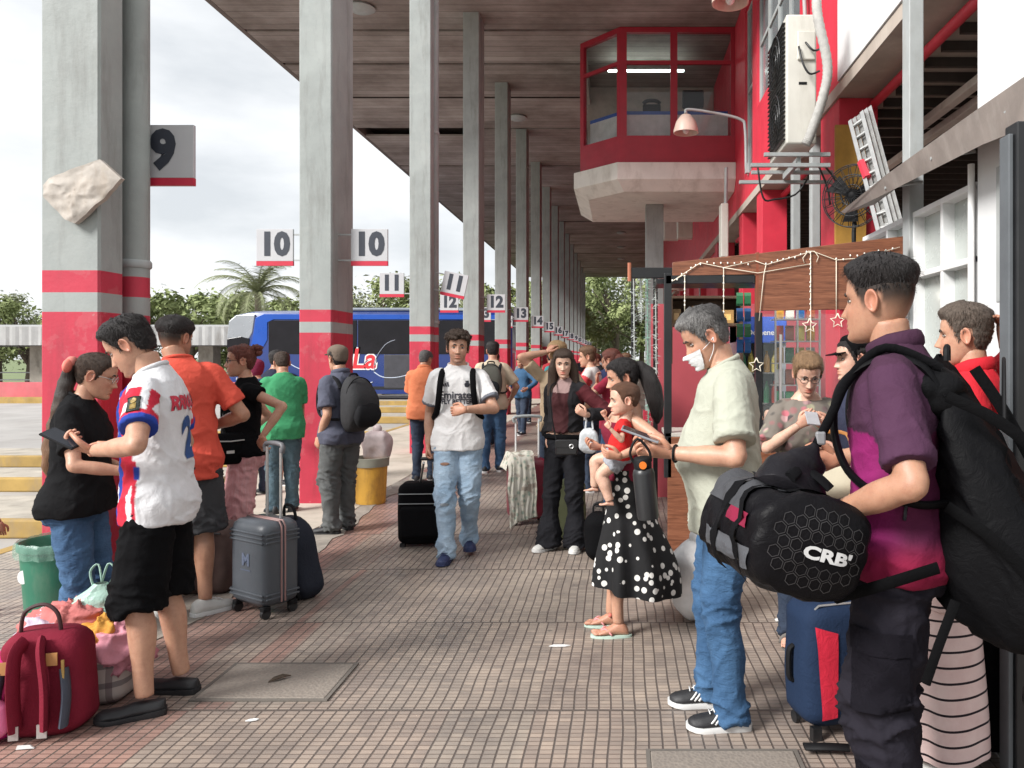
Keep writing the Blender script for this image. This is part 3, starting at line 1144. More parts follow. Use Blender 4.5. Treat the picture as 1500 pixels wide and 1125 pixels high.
# yellow board, ladder and fan
yb = MB().box(2.585, 2.95, 9.22, 9.27, 2.2, 4.35)
o = yb.build('plywood_board', mat('yellow_board', (.55, .30, .06), .7, .25, 3, .2, 20, dirt=((.3, .15, .05), 3, .4)), None, (2.6, 9.25, 2.3), 0)
tag(o, 'yellow plywood board fixed to the red pier behind the ladder', 'board')
ld = thing('ladder', P(1290, 335, 7.9), None, 'ladder')
tag(ld, 'folded aluminium extension ladder leaning against the building', 'ladder')
pa, pb = [P(1245, 178, 8.3), P(1262, 165, 8.2)], [P(1288, 345, 7.6), P(1308, 340, 7.5)]
for off in (0, .09, .18):
    for a, c in zip(pa, pb):
        q = V((off * .55, off * .2, off * .35))
        MB().tube([a + q, c + q], .03, 4, flat=(1.4, .7)).build('rail', m_alu, ld, ld.location, 0)
g = MB()
for k in range(9):
    t0 = (k + .5) / 9
    for off in (0, .09, .18):
        q = V((off * .55, off * .2, off * .35))
        g.tube([pa[0].lerp(pb[0], t0) + q, pa[1].lerp(pb[1], t0) + q], .017, 6)
g.build('rungs', m_alu, ld, ld.location, 0)
rs_ = MB()
rs_.tube([pa[0].lerp(pb[0], .38) + V((.0, -.03, 0)), pa[0].lerp(pb[0], .52) + V((.02, -.03, 0))], .045, 6)
rs_.build('red_strap', m_red, ld, ld.location)

fn = thing('wall_fan', P(1248, 288, 8.4), None, 'fan')
tag(fn, 'large round black cage fan in front of the yellow board', 'fan')
c = P(1250, 287, 8.4)
R_ = .34
ux, uy = V((.8, -.6, 0)).normalized(), V((0, 0, 1))
nn = ux.cross(uy)
g = MB()
for s in (-1, 1):
    for r_ in (.33, .66, 1.0):
        g.tube([c + nn * (.07 * s * (1.15 - r_ * .75)) + (ux * cos(2 * pi * k / 28) + uy * sin(2 * pi * k / 28)) * R_ * r_ for k in range(29)], .006, 5)
    for k in range(22):
        a = 2 * pi * k / 22
        e = ux * cos(a) + uy * sin(a)
        g.tube([c + nn * (.08 * s) + e * .04, c + nn * (.05 * s) + e * R_ * .66, c + nn * (.02 * s) + e * R_], .004, 4)
g.build('cage', m_dark, fn, fn.location, 180)
g = MB()
for k in range(3):
    a = 2 * pi * k / 3 + .4
    e, e2 = ux * cos(a) + uy * sin(a), ux * -sin(a) + uy * cos(a)
    g.loft([[c + e * .05 + e2 * s * .03 + nn * s * .01 + nn * o_ for s, o_ in ((-1, 0), (1, 0), (1, .005), (-1, .005))], [c + e * .28 + e2 * s * .10 + nn * s * .03 + nn * o_ for s, o_ in ((-1, 0), (1, 0), (1, .005), (-1, .005))]])
g.build('blades', m_black, fn, fn.location, 0)
MB().ell(c, (.08, .08, .08)).build('motor', m_black, fn, fn.location, 180)
MB().tube([c + nn * -.1, c + V((.02, .05, -.4)), c + V((.05, .1, -.75))], .025, 8, sub=3).build('stand', m_dark, fn, fn.location, 180)

# clutter on the far red wall: cabinets, conduits
for i, (px_, y0, y1, d, w_) in enumerate(((983, 295, 352, 26, .5), (1003, 318, 350, 23, .45), (1060, 300, 378, 17, .16))):
    c = P(px_, (y0 + y1) / 2, d)
    hgt = (y1 - y0) / FPX * d
    t = thing('wall_cabinet', c, ('pale cabinet on the far red wall beside the booth column', 'small pale cabinet on the far red wall', 'narrow pale duct on the red wall beside the kiosk roof')[i], 'cabinet', 'cabinets on the far red wall')
    MB().cbox(c, (w_, .4, hgt)).build('body', m_beige, t, c, 0, .02)
    MB().tube([c + V((w_ * .2, -.1, hgt / 2)), c + V((w_ * .3, -.1, hgt / 2 + .8))], .04, 8).build('conduit', m_steel, t, c)
# ---------------------------------------------------------------- kiosk
kz = thing('snack_kiosk', (1.4, 6.3, 0), None, 'kiosk')
tag(kz, 'brown wood fronted snack kiosk hung with star lights', 'kiosk')
KO = kz.location.copy()
t = NT('kiosk_wood')
g = t.noise(4, 6, .6, t.mapping((1.0, 1.0, 16)), 1.2)
c = t.ramp(g, [(.3, (.095, .035, .018)), (.48, (.18, .066, .034)), (.7, (.27, .108, .058))])
m_kwood = t.set(c, .38, 0, t.bump(g, .1, .003), .5)
YK = 6.2


def kp(px, py, d=YK):
    return P(px, py, d)


def board(name, corners, th, m, bev=.004):
    b = MB()
    vs = [kp(*c) for c in corners]
    b.add(vs + [v + V((0, th, 0)) for v in vs], [(0, 1, 2, 3), (7, 6, 5, 4), (0, 4, 5, 1), (1, 5, 6, 2), (2, 6, 7, 3), (3, 7, 4, 0)])
    return b.build(name, m, kz, KO, 0, bev)


board('fascia_board', [(985, 384), (1108, 371), (1108, 404), (985, 404)], .04, m_kwood)
board('fascia_board', [(1111, 371), (1323, 346), (1323, 452), (1111, 455)], .04, m_kwood)
board('fascia_post', [(1107, 370), (1112, 369), (1112, 458), (1107, 458)], .05, mat('kiosk_trim', (.2, .055, .026), .4))
board('awning_roll', [(975, 403), (1106, 401), (1106, 414), (975, 416)], .08, m_dark)
board('black_post', [(973, 400), (984, 400), (984, 700), (973, 700)], .07, m_dark)
board('black_post', [(1107, 458), (1117, 458), (1117, 660), (1107, 660)], .06, m_dark)
board('counter_front', [(1105, 662), (1330, 662), (1330, 812), (1105, 812)], .04, m_kwood)
board('counter_front', [(978, 640), (1104, 640), (1104, 812), (978, 812)], .04, m_kwood)
board('counter_top', [(1100, 655), (1335, 655), (1335, 661), (1100, 661)], .5, m_dark)
board('counter_top', [(974, 634), (1099, 634), (1099, 640), (974, 640)], .5, mat('counter_pale', (.45, .42, .38), .4))
board('glass_front', [(1118, 460), (1330, 460), (1330, 654), (1118, 654)], .006, m_clear, 0)
board('mullion', [(1142.5, 490), (1146, 490), (1146, 654), (1142.5, 654)], .03, m_alu)
b = MB().box(.35, 2.3, 8.6, 8.7, 0, 2.16)
b.build('back_wall', mat('kiosk_red', (.52, .09, .11), .6, .1, 2), kz, KO, 0)
b = MB().box(.30, 2.3, YK + .09, YK + .5, 2.16, 2.20)
b.build('roof', m_dark, kz, KO, 0)
b = MB()
for z in (1.86, 2.12):
    b.box(.5, 1.15, 7.3, 7.62, z, z + .025)
b.box(.48, .50, 7.3, 7.62, 1.5, 2.14)
b.box(1.15, 1.17, 7.3, 7.62, 1.5, 2.14)
b.box(.5, 1.15, 7.62, 7.63, 1.86, 2.13)
b.build('wall_shelf', mat('shelf_brown', (.09, .05, .03), .6), kz, KO, 0)
# far wing with the black frame
b = MB()
b.box(.10, .14, 6.9, 6.95, 0, 2.3)
b.box(.09, .45, 6.6, 6.66, 2.24, 2.33)
b.box(.30, .34, 6.9, 6.95, 0, 2.3)
b.build('wing_frame', m_dark, kz, KO, 0, .004)
MB().tube([P(922, 385, 6.6), P(922, 400, 6.6), P(922, 412, 6.6)], .016, 8).build('cable_tie', mat('clay_pot', (.45, .16, .09), .7), kz, KO)
# string of lights with stars
lm2_ = NT('kiosk_fill_glow')  # glowing strip added to brighten the kiosk interior
lm2_.set((.9, .9, .85), .4, **{'Emission Color': (1, .93, .82, 1), 'Emission Strength': 9.0})
kl_ = thing('kiosk_fill_light', (1.7, 6.9, 2.12), 'added fill light hidden inside the kiosk to brighten the goods', 'lamp')
MB().box(1.25, 2.1, 6.88, 6.92, 2.10, 2.13).build('tube', lm2_.m, kl_, kl_.location, 0)  # added light source, out of sight behind the fascia
MB().box(1.22, 2.13, 6.87, 6.93, 2.131, 2.155).build('batten', m_whitep, kl_, kl_.location, 0)  # backing strip of the added light
m_string = mat('pale_wire', (.75, .68, .55), .5)
YS = YK - .012
sl = thing('star_light_string', kp(1120, 410, YS), None, 'string lights')
tag(sl, 'string of pale lights with hanging stars across the kiosk fascia', 'string lights')
b = MB()
for path in ([(985, 412), (1026, 385), (1060, 392), (1106, 382)], [(985, 412), (1000, 403), (1003, 406)], [(1106, 382), (1122, 388), (1190, 368), (1225, 381), (1260, 378), (1318, 362)],
             [(1060, 392), (1110, 400), (1185, 387)], [(1003, 405), (1003, 466)], [(1060, 392), (1060, 500)], [(1122, 388), (1119, 402), (1112, 470)],
             [(1187.5, 368), (1187.5, 470), (1187.5, 520)], [(1225, 381), (1225, 465)], [(1178, 385), (1176, 378), (1184, 368), (1193, 368), (1199, 376), (1196, 384)]):
    b.tube([kp(x, y, YS) for x, y in path], .0035, 5)
b.build('wire', m_string, sl, sl.location, 180)
rr = random.Random(8)
for a, c, n in (((985, 412), (1026, 385), 6), ((1026, 385), (1106, 386), 8), ((1122, 388), (1190, 368), 8), ((1225, 380), (1318, 362), 9), ((1187, 370), (1187, 470), 12), ((1003, 405), (1003, 466), 7), ((1060, 392), (1060, 500), 10)):
    for k in range(n):
        p = kp(lerp(a[0], c[0], k / n), lerp(a[1], c[1], k / n) + rr.uniform(-2, 2), YS)
        MB().ell(p, (.007, .007, .01), 6, 5).build('bulb', mat('clear_bulb', (.85, .82, .74), .2), sl, sl.location, 180)
for cx, cy in ((1186, 477), (1227, 470), (1060, 512), (1108, 535)):
    ring = []
    c0 = kp(cx, cy, YS)
    for k in range(11):
        r_ = .06 if k % 2 == 0 else .028
        a = pi / 2 + k * pi / 5
        ring.append(c0 + V((r_ * cos(a), 0, r_ * sin(a))))
    MB().tube(ring, .005, 6).build('star', m_string, sl, sl.location, 180)

# tinsel garlands on the far wing
for i, (px_, y0, y1, d, m) in enumerate(((928, 402, 600, 6.75, mat('tinsel_silver', (.62, .65, .62), .3, metal=.5)), (948, 404, 640, 6.8, mat('tinsel_mint', (.35, .55, .45), .35, metal=.4)),
                                          (960, 400, 600, 6.7, mat('tinsel_silver', (.6, .62, .6))), (938, 402, 470, 6.7, mat('tinsel_silver', (.6, .62, .6))))):
    b = MB()
    rr = random.Random(i)
    a, c = P(px_, y0, d), P(px_ + 2, y1, d)
    b.tube([a, c], .006, 5)
    for k in range(260):
        p = a.lerp(c, rr.random())
        v = V((rr.gauss(0, 1), rr.gauss(0, 1), rr.gauss(0, .6))).normalized() * rr.uniform(.025, .055)
        s = v.orthogonal().normalized() * .004
        b.add([p - s, p + s, p + v], [(0, 1, 2)])
    tag(b.build('tinsel_garland', m, None, a, 0), ('silver tinsel garland at the outer corner of the kiosk', 'mint green tinsel garland hanging on the kiosk wing', 'silver tinsel garland nearest the black kiosk post', 'short silver tinsel garland under the black kiosk bar')[i], 'garland', 'tinsel garlands on the kiosk')

# goods inside
fr = thing('drinks_fridge', (1.3, 7.6, 0), 'drinks fridge with a blue header inside the kiosk', 'fridge')
b = MB()
b.box(1.14, 1.18, 7.5, 8.0, 0, 1.95)
b.box(1.58, 1.62, 7.5, 8.0, 0, 1.95)
b.box(1.18, 1.58, 7.97, 8.0, 0, 1.95)
b.box(1.18, 1.58, 7.5, 7.97, 0, .2)
b.build('cabinet', mat('fridge_grey', (.42, .45, .5), .4), fr, fr.location, 0)
MB().box(1.14, 1.62, 7.46, 7.99, 1.70, 1.955).build('header', mat('fridge_blue', (.02, .09, .5), .4), fr, fr.location, 0, .01)
tx = text_mb('Domenech', .075, .001)
tb = MB()
tb.add([(1.40 + v.x, 7.455, 1.80 + v.y) for v in tx.v], tx.f)
tb.build('lettering', m_whitep, fr, fr.location, 0)
b = MB()
for z in (.5, .8, 1.1, 1.4):
    b.box(1.181, 1.579, 7.55, 7.96, z, z + .012)
b.build('shelf', m_alu, fr, fr.location, 0)
pal = [(.4, .04, .03), (.025, .10, .28), (.45, .24, .05), (.04, .17, .08), (.5, .5, .48), (.25, .08, .05), (.6, .5, .12), (.1, .1, .12)]
bott = []
for ci, cc in enumerate(pal):
    b = MB().lathe([(.001, 0), (.03, .0), (.032, .02), (.032, .13), (.026, .15), (.012, .19), (.013, .215), (.001, .215)], 12)
    bott.append((b, mat(f'drink_{ci}', cc, .25)))
rr = random.Random(5)
first = {}
words_c = ['red', 'blue', 'orange', 'green', 'white', 'brown', 'yellow', 'black']
for z in (.512, .812, 1.112, 1.412):
    for k in range(5):
        ci = rr.randrange(8)
        if ci in first:
            o = first[ci].copy()
            COL.objects.link(o)
        else:
            o = first[ci] = bott[ci][0].build('drink_bottle', bott[ci][1], None, (0, 0, 0), 50)
        o.location = (1.22 + k * .078, 7.62, z)
        tag(o, f'{words_c[ci]} drink bottle on a shelf of the blue headed fridge', 'bottle', f'{words_c[ci]} bottles in the kiosk fridge')
# snack rack behind the glass
sr = thing('snack_rack', (1.78, 7.0, 0), 'snack rack behind the glass front of the kiosk', 'rack')
b = MB()
for x in (1.40, 1.60, 1.80):
    b.box(x, x + .015, 6.95, 6.97, 0, 2.05)
for z in (.7, .9, 1.1, 1.3, 1.5, 1.7, 1.9):
    b.box(1.40, 1.815, 6.96, 7.16, z, z + .01)
b.build('frame', m_alu, sr, sr.location, 0)
fb = {}
for z in (.71, .91, 1.11, 1.31, 1.51, 1.71, 1.91):
    for k in range(4):
        ci = rr.randrange(8)
        if ci in fb:
            o = fb[ci].copy()
            COL.objects.link(o)
        else:
            bb = MB()
            bb.loft([[(x * f, y * g_, z_) for x, y in ((-.04, -.012), (.04, -.012), (.04, .012), (-.04, .012))] for z_, f, g_ in ((0, 1, .2), (.02, .96, 1.4), (.07, .94, 1.8), (.12, .96, 1.2), (.14, 1, .2))])
            o = fb[ci] = bb.build('snack_packet', bott[ci][1], None, (0, 0, 0), 30)
        o.location = (1.455 + k * .095, 7.03, z)
        tag(o, f'{words_c[ci]} snack packet on the rack behind the kiosk glass', 'snack', f'{words_c[ci]} snack packets on the rack')
# boxes on the high shelf, hanging packets
for i, (x, z, w_, h_, cc, lb) in enumerate(((.60, 1.885, .13, .10, (.05, .06, .06), 'black tub on the high kiosk shelf'), (.74, 1.885, .10, .17, (.3, .17, .08), 'tall brown carton on the high kiosk shelf'),
                                        (.87, 1.885, .10, .075, (.04, .16, .42), 'small blue box on the high kiosk shelf'), (1.02, 1.885, .15, .13, (.45, .26, .09), 'orange printed carton on the high kiosk shelf'),
                                        (.545, 1.885, .08, .14, (.28, .18, .09), 'narrow brown carton at the end of the high kiosk shelf'))):
    t = thing('carton', (x, 7.45, z), lb, 'box', 'boxes on the high kiosk shelf')
    MB().box(-w_ / 2, w_ / 2, -.07, .07, 0, h_).build('box', mat(f'carton_{i}', cc, .7), t, (0, 0, 0), 0, .005)
    MB().box(-w_ * .3, w_ * .3, -.072, -.0705, h_ * .25, h_ * .7).build('print', mat(f'carton_print_{i}', shade(cc, 2.2), .6), t, (0, 0, 0), 0)
for i in range(8):
    zz = 2.02 - (i // 2) * .14
    xx = 1.075 + (i % 2) * .07
    b = MB()
    b.loft([[(x * f, y * g_, z_) for x, y in ((-.03, -.012), (.03, -.012), (.03, .012), (-.03, .012))] for z_, f, g_ in ((0, 1, .2), (.02, .96, 1.4), (.09, .94, 1.6), (.12, 1, .2))])
    m = bott[3][1] if i % 4 < 2 else bott[1][1]
    o = b.build('hanging_packet', m, None, (0, 0, 0), 30)
    o.location = (xx, 6.9, zz)
    tag(o, ('green' if i % 4 < 2 else 'blue') + ' packet hanging in a strip beside the kiosk shelf', 'snack', ('green' if i % 4 < 2 else 'blue') + ' packets hanging in the kiosk')

# ---------------------------------------------------------------- far side: wall, shelter, buses, trees
pw = thing('boundary_wall', (-22, 30, -.18), 'low faded pink wall across the road', 'wall')
MB().box(-46, -13.2, 30, 30.25, -.18, .62).build('wall', m_pink, pw, pw.location, 0)
MB().box(-46, -13.2, 29.6, 29.99, -.18, .05).build('plinth', m_yel, pw, pw.location, 0)
sh = thing('shelter', (-25, 36, 0), 'long concrete shelter with a stained corrugated roof behind the pink wall', 'shelter')
b = MB()
n = 260
vsn = []
for i in range(n + 1):
    x = -50 + 38 * i / n
    o_ = .022 * sin(i * 2.2)
    vsn.append(((x, 35 + o_, 2.15), (x, 35 + o_, 3.0), (x, 40 + o_, 3.3), (x, 40 + o_, 2.15)))
for k in range(3):
    b.add([v[k] for v in vsn] + [v[k + 1] for v in vsn], [(i, i + 1, i + n + 2, i + n + 1) for i in range(n)])
b.build('roof', mat('stained_sheeting', (.36, .36, .355), .6, .2, 1.2, .1, 20, dirt=((.17, .15, .13), 1.4, .8)), sh, sh.location, 0)
for i in range(10):
    x = -48 + i * 4
    MB().box(x, x + .7, 36.5, 37.2, -.5, 2.14).build('pillar', m_conc, sh, sh.location, 0)
b = MB()
for z in (.5, .85):
    b.box(-50, -12, 36.8, 36.85, z, z + .05)
b.build('railing', m_steel, sh, sh.location, 0)

# buses
m_bus = mat('bus_blue', (.007, .030, .17), .3, .12, 1, .02, 5, spec=.6, **{'Coat Weight': .5})
m_bus2 = mat('bus_bright_blue', (.008, .07, .38), .3, .1, 1, .02, 5)
m_chrome = mat('bus_silver', (.36, .38, .41), .25, .1, 1, .02, 5, metal=.4)
m_tyre = mat('tyre', (.02, .02, .02), .85)


def bus(x0, y0, L, paint, bright, label, text, shared):
    """A coach heading -X, its door side towards the camera; x0 the front."""
    t = thing('coach_bus', (x0 + L / 2, y0 + 1.25, -.18), label, 'bus', 'blue coaches parked at the bays')
    o = t.location.copy()
    zb, zt = .12, 3.5
    # body: section lofted along X, rounded roof and a curved, raked nose
    secs = []
    for u, nar, top in ((0, .72, 2.9), (.12, .86, 3.15), (.4, .97, 3.36), (.9, 1, 3.46), (1.6, 1, 3.5), (L - .4, 1, 3.5), (L - .1, .97, 3.44), (L, .92, 3.3)):
        yc, hw = y0 + 1.25, 1.25 * nar
        x = x0 + u
        pts = [(-hw, zb), (-hw, 1.0), (-hw, 2.0), (-hw * .985, top - .35), (-hw * .9, top - .1), (-hw * .6, top), (hw * .6, top), (hw * .9, top - .1), (hw * .985, top - .35), (hw, 2.0), (hw, 1.0), (hw, zb)]
        secs.append([V((x + (0.12 * (z - zb) / 3 if u < .2 else 0), yc + y_, z)) for y_, z in pts])
    MB().loft(secs).build('body', paint, t, o, 35)
    yf = y0 - .012
    # silver front cap with dark quarter glass, blue lower corner with lettering
    q = MB().prism([(x0 + .12, 2.35), (x0 + 1.02, 2.35), (x0 + 1.15, 2.6), (x0 + 1.25, 3.32), (x0 + .5, 3.30), (x0 + .2, 3.05)], 'y', y0 - .014, y0 + .2)
    q.build('nose_cap', m_chrome, t, o, 0, .03)
    MB().prism([(x0 + .12, 1.95), (x0 + 1.0, 1.95), (x0 + 1.04, 2.34), (x0 + .7, 2.44), (x0 + .12, 2.34)], 'y', y0 - .018, y0 + .2).build('quarter_window', m_dglass, t, o, 0, .02)
    MB().prism([(x0 + 1.06, 1.9), (x0 + 1.45, 1.75), (x0 + 1.75, 2.3), (x0 + 1.75, 3.0), (x0 + 2.0, 3.12), (x0 + L - .3, 3.12), (x0 + L - .3, 3.30), (x0 + 1.6, 3.34), (x0 + 1.28, 3.2), (x0 + 1.2, 2.6)], 'y', y0 - .02, y0 + .1).build('blue_band', bright, t, o, 0, .01)
    # side glass, three long panes with pillars between
    xs = [x0 + 1.8, x0 + 3.2, x0 + 5.4, x0 + 7.7, x0 + L - .35]
    for a, c in zip(xs[:-1], xs[1:]):
        MB().prism([(a, 1.72), (c - .05, 1.72), (c - .05, 3.08), (a, 3.08)], 'y', y0 - .016, y0 + .05).build('window', m_dglass, t, o, 0, .01)
    # door
    MB().prism([(x0 + 6.45, .35), (x0 + 7.5, .35), (x0 + 7.5, 1.70), (x0 + 6.45, 1.70)], 'y', y0 - .02, y0 + .05).build('luggage_door', mat('bus_dark_panel', (.05, .05, .06), .4), t, o, 0, .02)
    MB().prism([(x0 + 1.2, .3), (x0 + L - .3, .3), (x0 + L - .3, .42), (x0 + 1.2, .42)], 'y', y0 - .018, y0 + .05).build('skirt', m_dark, t, o, 0)
    for wx in (x0 + 2.6, x0 + L - 3.6, x0 + L - 2.3):
        wl_ = MB()
        xf = Matrix.Translation((wx, y0 - .02, .48 - .18 + .18)) @ Matrix.Rotation(rad(90), 4, 'X')
        wl_.lathe([(.28, -.02), (.46, -.02), (.48, .02), (.48, .25), (.3, .27)], 28, xf)
        wo = wl_.build('wheel', m_tyre, t, o, 40)
        MB().lathe([(.02, .0), (.1, -.03), (.22, .02), (.27, -.01), (.27, .2)], 20, xf).build('rim', m_alu, wo, o, 40)
        arch = MB().prism([(wx + .62 * cos(a), .35 + .62 * sin(a)) for a in [pi * k / 14 for k in range(15)]], 'y', y0 - .008, y0 + .05)
        arch.build('wheel_arch', m_black, t, o, 0)
    rl = MB().box(x0 + 3.0, x0 + L - 1.5, y0 + .4, y0 + 2.1, 3.49, 3.62)
    rl.build('roof_unit', mat('roof_unit_grey', (.20, .23, .28), .5), t, o, 0, .05)
    # swooping pale lines and small lettering
    sw = MB()
    for pts in ([(1.9, 1.6), (2.4, 1.0), (3.2, .6), (4.2, .5)], [(6.05, 1.0), (6.1, 1.5), (6.5, 2.1), (6.9, 2.3)], [(6.05, 1.0), (6.5, .78), (7.4, .9), (8.4, 1.6)], [(4.6, .6), (5.4, .45), (6.0, .6)], [(2.2, 1.7), (3.0, 1.15), (4.2, .9)]):
        sw.tube([(x0 + a, yf - .004, z) for a, z in pts], .022, 5, sub=6, flat=(1, .4))
    sw.build('swoosh', mat('bus_line', (.55, .62, .75), .4), t, o, 180)
    if text:
        for txt, xc, zc, sz, mm, bold, dy in ((text, x0 + 5.62, 1.50, 1.12, m_whitep, .075, .004), (text, x0 + 5.62, 1.50, 1.12, mat('bus_red', (.62, .03, .04), .4), .022, .010)):
            tx = text_mb(txt, sz, bold, 0, sx=.95, shear=.15)
            tb = MB()
            tb.add([(xc + v.x, yf - dy, zc + v.y) for v in tx.v], tx.f)
            tb.build('lettering', mm, t, o, 0)
        for txt, xc, zc, sz in (('La Encarnacena', x0 + .62, 1.78, .13), ('S.A.', x0 + .6, .72, .14)):
            tx = text_mb(txt, sz, .004)
            tb = MB()
            tb.add([(xc + v.x, yf - .012, zc + v.y) for v in tx.v], tx.f)
            tb.build('lettering', m_whitep, t, o, 0)
    return t


bus(-15.95, 31, 11.6, m_bus, m_bus2, 'blue coach with red La lettering and white swooshes behind the second column', 'La', True)
bus(-17.2, 37.5, 11.5, mat('bus_navy', (.02, .03, .12), .3), m_bus, 'dark blue coach farther off, seen between bay 11 and 12 columns', None, True)
bus(-17.4, 44.5, 11.5, mat('bus_maroon', (.10, .012, .02), .3), mat('bus_maroon_bright', (.28, .02, .04), .3), 'dark maroon coach farthest off, seen between bay 12 and 14 columns', None, True)


# ---------------------------------------------------------------- trees
def leafmat(name, a, b_):
    t = NT(name)
    oi = t.noise(.9, 4, .6)
    c = t.ramp(oi, [(.3, a), (.7, b_)])
    w_ = t.noise(14, 2)
    c = t.mix(t.math('MULTIPLY', w_, .5), c, shade(b_, 1.4))
    m = t.set(c, .65, 0, None, .3)
    t.b.inputs['Transmission Weight'].default_value = 0
    return m


def tree(seed, h, rx, rz, n, leaf, mcrown, loose=.0):
    """Trunk with limbs at the origin and a crown of leaf clusters; returns the root."""
    rr = random.Random(seed)
    t = thing('tree', (0, 0, 0), None, 'tree', 'trees beyond the far shelter')
    tk = MB()
    zc = h - rz
    tk.tube([(0, 0, -.6), (rr.uniform(-.2, .2), 0, zc * .5), (rr.uniform(-.3, .3), 0, zc)], [.32, .24, .16], 9, sub=4)
    clusters = []
    nb = 16
    for k in range(nb):
        a = rr.uniform(0, 2 * pi)
        u = rr.uniform(-.75, .9)
        r_ = rx * math.sqrt(max(.05, 1 - u * u)) * rr.uniform(.55, .98)
        c = V((r_ * cos(a), r_ * sin(a), zc + rz * u))
        clusters.append((c, rr.uniform(.17, .38) * rx))
        tk.tube([(0, 0, zc * rr.uniform(.5, .9)), V((c.x * .5, c.y * .5, lerp(zc * .8, c.z, .6))), c], [.12, .07, .025], 6, sub=3)
    tk.build('trunk', mat('bark', (.14, .11, .085), .9, .25, 6, .5, 20), t, (0, 0, 0), 180)
    b = MB()
    for k in range(n):
        c, r_ = clusters[rr.randrange(nb)]
        v = V((rr.gauss(0, 1), rr.gauss(0, 1), rr.gauss(0, .8)))
        v = v.normalized() * (r_ * rr.uniform(.35, 1) ** .6)
        if loose and rr.random() < loose:
            v *= 1.5
        p = c + v
        nrm = (v.normalized() + V((rr.gauss(0, .6), rr.gauss(0, .6), rr.gauss(0, .6) + .4))).normalized()
        u1 = nrm.orthogonal().normalized()
        u1 = (Matrix.Rotation(rr.uniform(0, 6.28), 3, nrm) @ u1)
        w1 = nrm.cross(u1)
        s = leaf * rr.uniform(.6, 1.3)
        b.add([p - u1 * s, p - w1 * s * .45 + nrm * s * .15, p + u1 * s, p + w1 * s * .45 + nrm * s * .1], [(0, 1, 2, 3)])
    b.build('crown', mcrown, t, (0, 0, 0), 0)
    return t


lm1 = leafmat('leaf_olive', (.11, .145, .055), (.25, .29, .12))  # leaf tones made paler in place of distance haze
lm2 = leafmat('leaf_green', (.125, .165, .065), (.28, .32, .14))
lm3 = leafmat('leaf_grey_green', (.13, .15, .085), (.27, .29, .17))
T1, T2, T3 = tree(1, 8.0, 4.4, 3.0, 6200, .23, lm1, .12), tree(2, 8.8, 4.0, 3.6, 6000, .21, lm2, .12), tree(3, 9.5, 4.2, 4.2, 4200, .20, lm3, .3)
spots = [(T1, -33, 50, .92, 0), (T2, -38.5, 50, .75, 1), (T1, -29.0, 52, .98, 2.1), (T2, -25.2, 54, .86, .7), (T1, -21.8, 53, .92, 3.3), (T2, -17.6, 54, 1.02, 4.2), (T3, -16.8, 56, .95, 1.1), (T3, -12.8, 58, 1.0, 2.6),
         (T2, -9.6, 62, 1.02, 1.9), (T1, -6.2, 74, 1.1, 5.1), (T3, -46.5, 49, 1.0, .6), (T3, -42, 52, .8, 2.4), (T2, -.6, 84, 1.3, .4), (T1, -2.8, 92, 1.25, 2.2), (T3, 2.4, 88, 1.2, 3.1), (T1, 6.5, 86, 1.15, 1.3),
         (T2, -10, 80, 1.1, 4.4), (T1, -15, 76, 1.0, .2)]
where = ['left of the palm, nearest to it', 'far left of the palm in a gap', 'second to the left of the palm', 'just left of the palm', 'right behind the palm', 'right of the palm beside the second column',
         'between the bay 10 and bay 11 columns, pale', 'behind the bay 11 signs, pale', 'between the bay 11 and bay 12 columns', 'between the bay 12 and bay 13 columns', 'loose and open, at the left edge of the photo',
         'loose and open, beside the nearest column', 'at the far end of the walkway, largest there', 'at the far end of the walkway, left', 'at the far end of the walkway, beside the kiosk', 'behind the kiosk at the far end',
         'far off behind the coaches', 'far off behind the blue coach']
used = set()
for (T, x, y, s, rz), wh in zip(spots, where):
    t = T if T.name not in used else copy_tree(T)
    used.add(T.name)
    t.location, t.scale, t.rotation_euler = (x, y, -.5), (s, s, s * (.84 if y < 75 else 1)), (0, 0, rz)
    t['label'] = 'leafy tree ' + wh
# branch at the very left edge
# palm
pt = thing('palm_tree', (-21.2, 45, -.3), 'tall palm tree with arching fronds behind the blue coach', 'palm')
MB().tube([(0, 0, 0), (.1, 0, 2.6), (0, 0, 5.7)], [.26, .2, .17], 10, sub=4).build('trunk', mat('bark', (.14, .11, .085)), pt, (0, 0, 0), 180)
mpalm = leafmat('leaf_palm', (.12, .145, .07), (.28, .30, .17))
rr = random.Random(12)
for k in range(28):
    a = 2 * pi * k / 28 * 1.618 * 4
    el = rr.uniform(.15, 1.35)
    L = rr.uniform(3.0, 4.1)
    b = MB()
    pts = []
    p, ang = V((0, 0, 5.6)), el
    for i in range(13):
        pts.append(p.copy())
        p = p + V((cos(a) * cos(ang), sin(a) * cos(ang), sin(ang))) * (L / 12)
        ang -= .14 + .06 * (1.4 - el)
    b.tube(pts, [.03 - .002 * i for i in range(13)], 5)
    sd_ = V((-sin(a), cos(a), 0))
    for i in range(1, 13):
        for q in range(4):
            f = i - q / 4
            p0 = pts[i - 1].lerp(pts[i], 1 - q / 4)
            dr = (pts[i] - pts[i - 1]).normalized()
            ln = .62 * sin(pi * min(1, .12 + f / 14)) + .1
            for s in (-1, 1):
                tip = p0 + (sd_ * s * .8 + dr * .55 + V((0, 0, -.35 + rr.uniform(-.2, .2)))).normalized() * ln
                b.add([p0 - dr * .025, p0 + dr * .025, tip], [(0, 1, 2)])
    b.build('frond', mpalm, pt, (0, 0, 0), 0)
